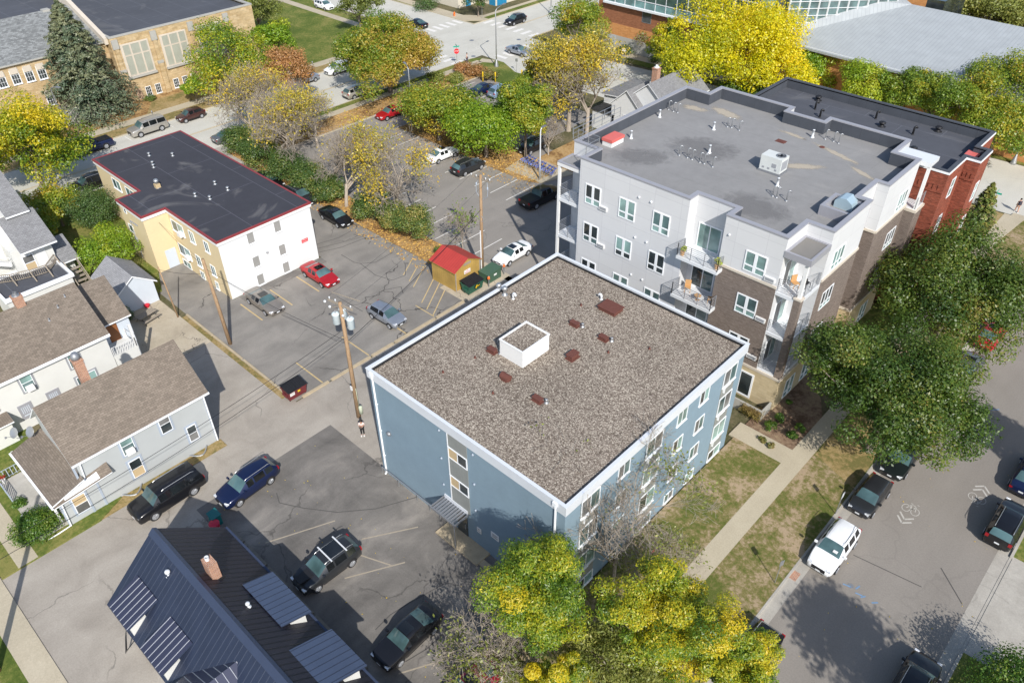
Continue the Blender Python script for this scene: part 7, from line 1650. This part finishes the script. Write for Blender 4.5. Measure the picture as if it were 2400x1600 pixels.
t = thing('gas_bottle', 'pale yellow gas bottle standing behind the grey house roof', 'gas bottle', tuple(G(308, 826))); m = MB(); m.lathe([(.15, 0), (.18, .05), (.18, .9), (.1, 1.05), (.05, 1.1)], (0, 0, 0), 12); m.build('bottle', plain('cream_paint', (.62, .55, .32), .5), t, True)
# ------------------------------------------------------------------ people
def person(x, y, z, rz, label, H=1.66, top='pink_top', legs='black', hair='hair_dark', hold=True, stride=.0, longhair=True, shorts=False):
    t = thing('person', label, 'person', (x, y, z), rz); k = H/1.66
    V = {'pel': (0, 0, .90), 'wst': (0, .01, 1.05), 'ch': (0, 0, 1.24), 'nk': (0, 0, 1.40), 'hd0': (0, -.02, 1.47), 'hd': (0, -.02, 1.57),
         'hl': (-.09, 0, .86), 'kl': (-.10, -.03+stride*.6, .48), 'al': (-.10, .02+stride, .08), 'tl': (-.11, -.15+stride, .035),
         'hr': (.09, 0, .86), 'kr': (.10, -.03-stride*.6, .48), 'ar': (.10, .02-stride, .08), 'tr': (.11, -.15-stride, .035),
         'sl': (-.17, 0, 1.35), 'sr': (.17, 0, 1.35)}
    if hold: V.update({'el': (-.22, .02, 1.10), 'wl': (-.10, -.22, 1.13), 'er': (.22, .02, 1.10), 'wr': (.08, -.24, 1.15)})
    else: V.update({'el': (-.23, .06, 1.08), 'wl': (-.22, -.06, .88), 'er': (.23, .06, 1.08), 'wr': (.22, -.06, .88)})
    RD = dict(pel=.145, wst=.12, ch=.135, nk=.05, hd0=.075, hd=.10, hl=.095, kl=.06, al=.042, tl=.04, hr=.095, kr=.06, ar=.042, tr=.04, sl=.06, sr=.06, el=.042, wl=.03, er=.042, wr=.03)
    ED = [('pel', 'wst'), ('wst', 'ch'), ('ch', 'nk'), ('nk', 'hd0'), ('hd0', 'hd'), ('pel', 'hl'), ('hl', 'kl'), ('kl', 'al'), ('al', 'tl'), ('pel', 'hr'), ('hr', 'kr'), ('kr', 'ar'), ('ar', 'tr'), ('ch', 'sl'), ('sl', 'el'), ('el', 'wl'), ('ch', 'sr'), ('sr', 'er'), ('er', 'wr')]
    for s, w_ in (('l', 'wl'), ('r', 'wr')):
        wv = Vector(V[w_]); ev = Vector(V['e'+s]); d = (wv-ev).normalized(); sd = d.cross(Vector((0, 0, 1))).normalized()
        V['p'+s] = tuple(wv+d*.07); RD['p'+s] = .024; ED.append((w_, 'p'+s))
        for j, (o, L) in enumerate(((-.024, .075), (-.008, .088), (.008, .084), (.024, .066))):
            a, c = 'f%s%d' % (s, j), 'g%s%d' % (s, j); V[a] = tuple(wv+d*(.085+L*.5)+sd*o); V[c] = tuple(wv+d*(.085+L*.85)+sd*o+Vector((0, 0, -.02))); RD[a] = .009; RD[c] = .008; ED += [('p'+s, a), (a, c)]
        V['q'+s] = tuple(wv+d*.06+sd*(.04 if s == 'l' else -.04)); RD['q'+s] = .01; ED.append((w_, 'q'+s))
    names = list(V)
    def skinned(nm, keep, grow, mat, over=None):
        keys = [n_ for n_ in names if n_ in keep]; ix = {n_: i for i, n_ in enumerate(keys)}; P = dict(V)
        if over: P.update(over)
        me = bpy.data.meshes.new(nm); me.from_pydata([tuple(Vector(P[n_])*k) for n_ in keys], [(ix[a], ix[c]) for a, c in ED if a in ix and c in ix], [])
        o = bpy.data.objects.new(nm, me); COL.objects.link(o); md = o.modifiers.new('skin', 'SKIN')
        if not me.skin_vertices: bpy.context.view_layer.objects.active = o
        sv = me.skin_vertices[0].data if me.skin_vertices else None
        if sv is None: return None
        for i, n_ in enumerate(keys): r = (RD[n_]+grow)*k; sv[i].radius = (r, r); sv[i].use_root = (n_ == keys[0])
        md.use_smooth_shade = True; sb = o.modifiers.new('sub', 'SUBSURF'); sb.levels = sb.render_levels = 2
        bpy.context.view_layer.update(); dg = bpy.context.evaluated_depsgraph_get(); m2 = bpy.data.meshes.new_from_object(o.evaluated_get(dg)); bpy.data.objects.remove(o)
        m2.materials.clear(); m2.materials.append(MT[mat]); q = bpy.data.objects.new(nm, m2); COL.objects.link(q); q.parent = t; return q
    skinned('body', set(names), 0, 'skin')
    skinned('top', {'wst', 'ch', 'sl', 'sr', 'el' if hold else 'sl', 'er' if hold else 'sr'}, .016, top)
    skinned('trousers', {'pel', 'hl', 'hr', 'kl', 'kr'} | (set() if shorts else {'al', 'ar'}), .017, legs)
    m = MB(); hz = 1.585*k
    if longhair: m.lathe([(.075, -.32), (.10, -.18), (.118, -.02), (.112, .06), (.07, .115), (.01, .13)], (0, .035, hz), 10)
    else: m.lathe([(.105, -.02), (.11, .04), (.075, .11), (.01, .125)], (0, .012, hz), 10)
    m.build('hair', hair, t, True)
    for s in (-1, 1):
        yy = stride*(1 if s < 0 else -1)
        m = MB(); m.prism([(s*.105-.05, -.21+yy), (s*.105+.05, -.21+yy), (s*.105+.045, .07+yy), (s*.105-.045, .07+yy)], 0, .075*k); m.build('shoe', 'white', t)
    m = MB(); m.lathe([(.012, 0), (.018, .02), (.006, .045)], (0, -.125, 1.535*k), 6); m.build('nose', 'skin', t)
    m = MB()
    for s in (-1, 1): m.box(s*.035-.012, s*.035+.012, -.121, -.108, 1.575*k, 1.59*k)
    m.box(-.025, .025, -.119, -.105, 1.51*k, 1.518*k); m.build('face_features', 'hair_dark', t)
    return t
MT['skin'] = plain('skin', (.50, .30, .22), .6, var=.05); MT['hair_dark'] = plain('dark_hair', (.02, .013, .01), .6); MT['pink_top'] = plain('pale_pink_cloth', (.72, .58, .54), .9); MT['white_top'] = plain('white_cloth', (.74, .73, .76), .9); MT['dark_pack'] = plain('dark_pack', (.05, .05, .07), .8); MT['denim'] = plain('dark_denim', (.05, .06, .1), .9)
pp = G(851, 1019); person(pp.x, pp.y, .012, R(50), 'person in pale top and black trousers looking at a phone by the alley pole', 1.64)
t = thing('phone', 'small dark phone held by the person at the alley pole', 'phone', (pp.x, pp.y, .012), R(50)); m = MB(); m.box(-.05, .03, -.36, -.345, 1.12, 1.26); m.build('case', 'black', t)
pp = G(2381, 497); person(pp.x, pp.y, .02, R(-150), 'person walking over the corner crossing with a dark backpack', 1.72, 'white_top', 'pink_top' if False else 'skin', longhair=False, hold=False, stride=.17)
t = thing('backpack', 'dark backpack worn by the person on the corner crossing', 'backpack', (pp.x, pp.y, .02), R(-150)); m = MB(); m.prism([(-.16, .12), (.16, .12), (.13, .30), (-.13, .30)], 1.0, 1.45); m.build('bag', 'dark_pack', t)
pp = G(1095, 150); person(pp.x, pp.y, .12, R(120), 'person in white top walking on the junction corner walk', 1.7, 'white_top', 'denim', longhair=False, hold=False, stride=.12)
# tidy the helper property
for o in bpy.data.objects:
    if '_w' in o: del o['_w']
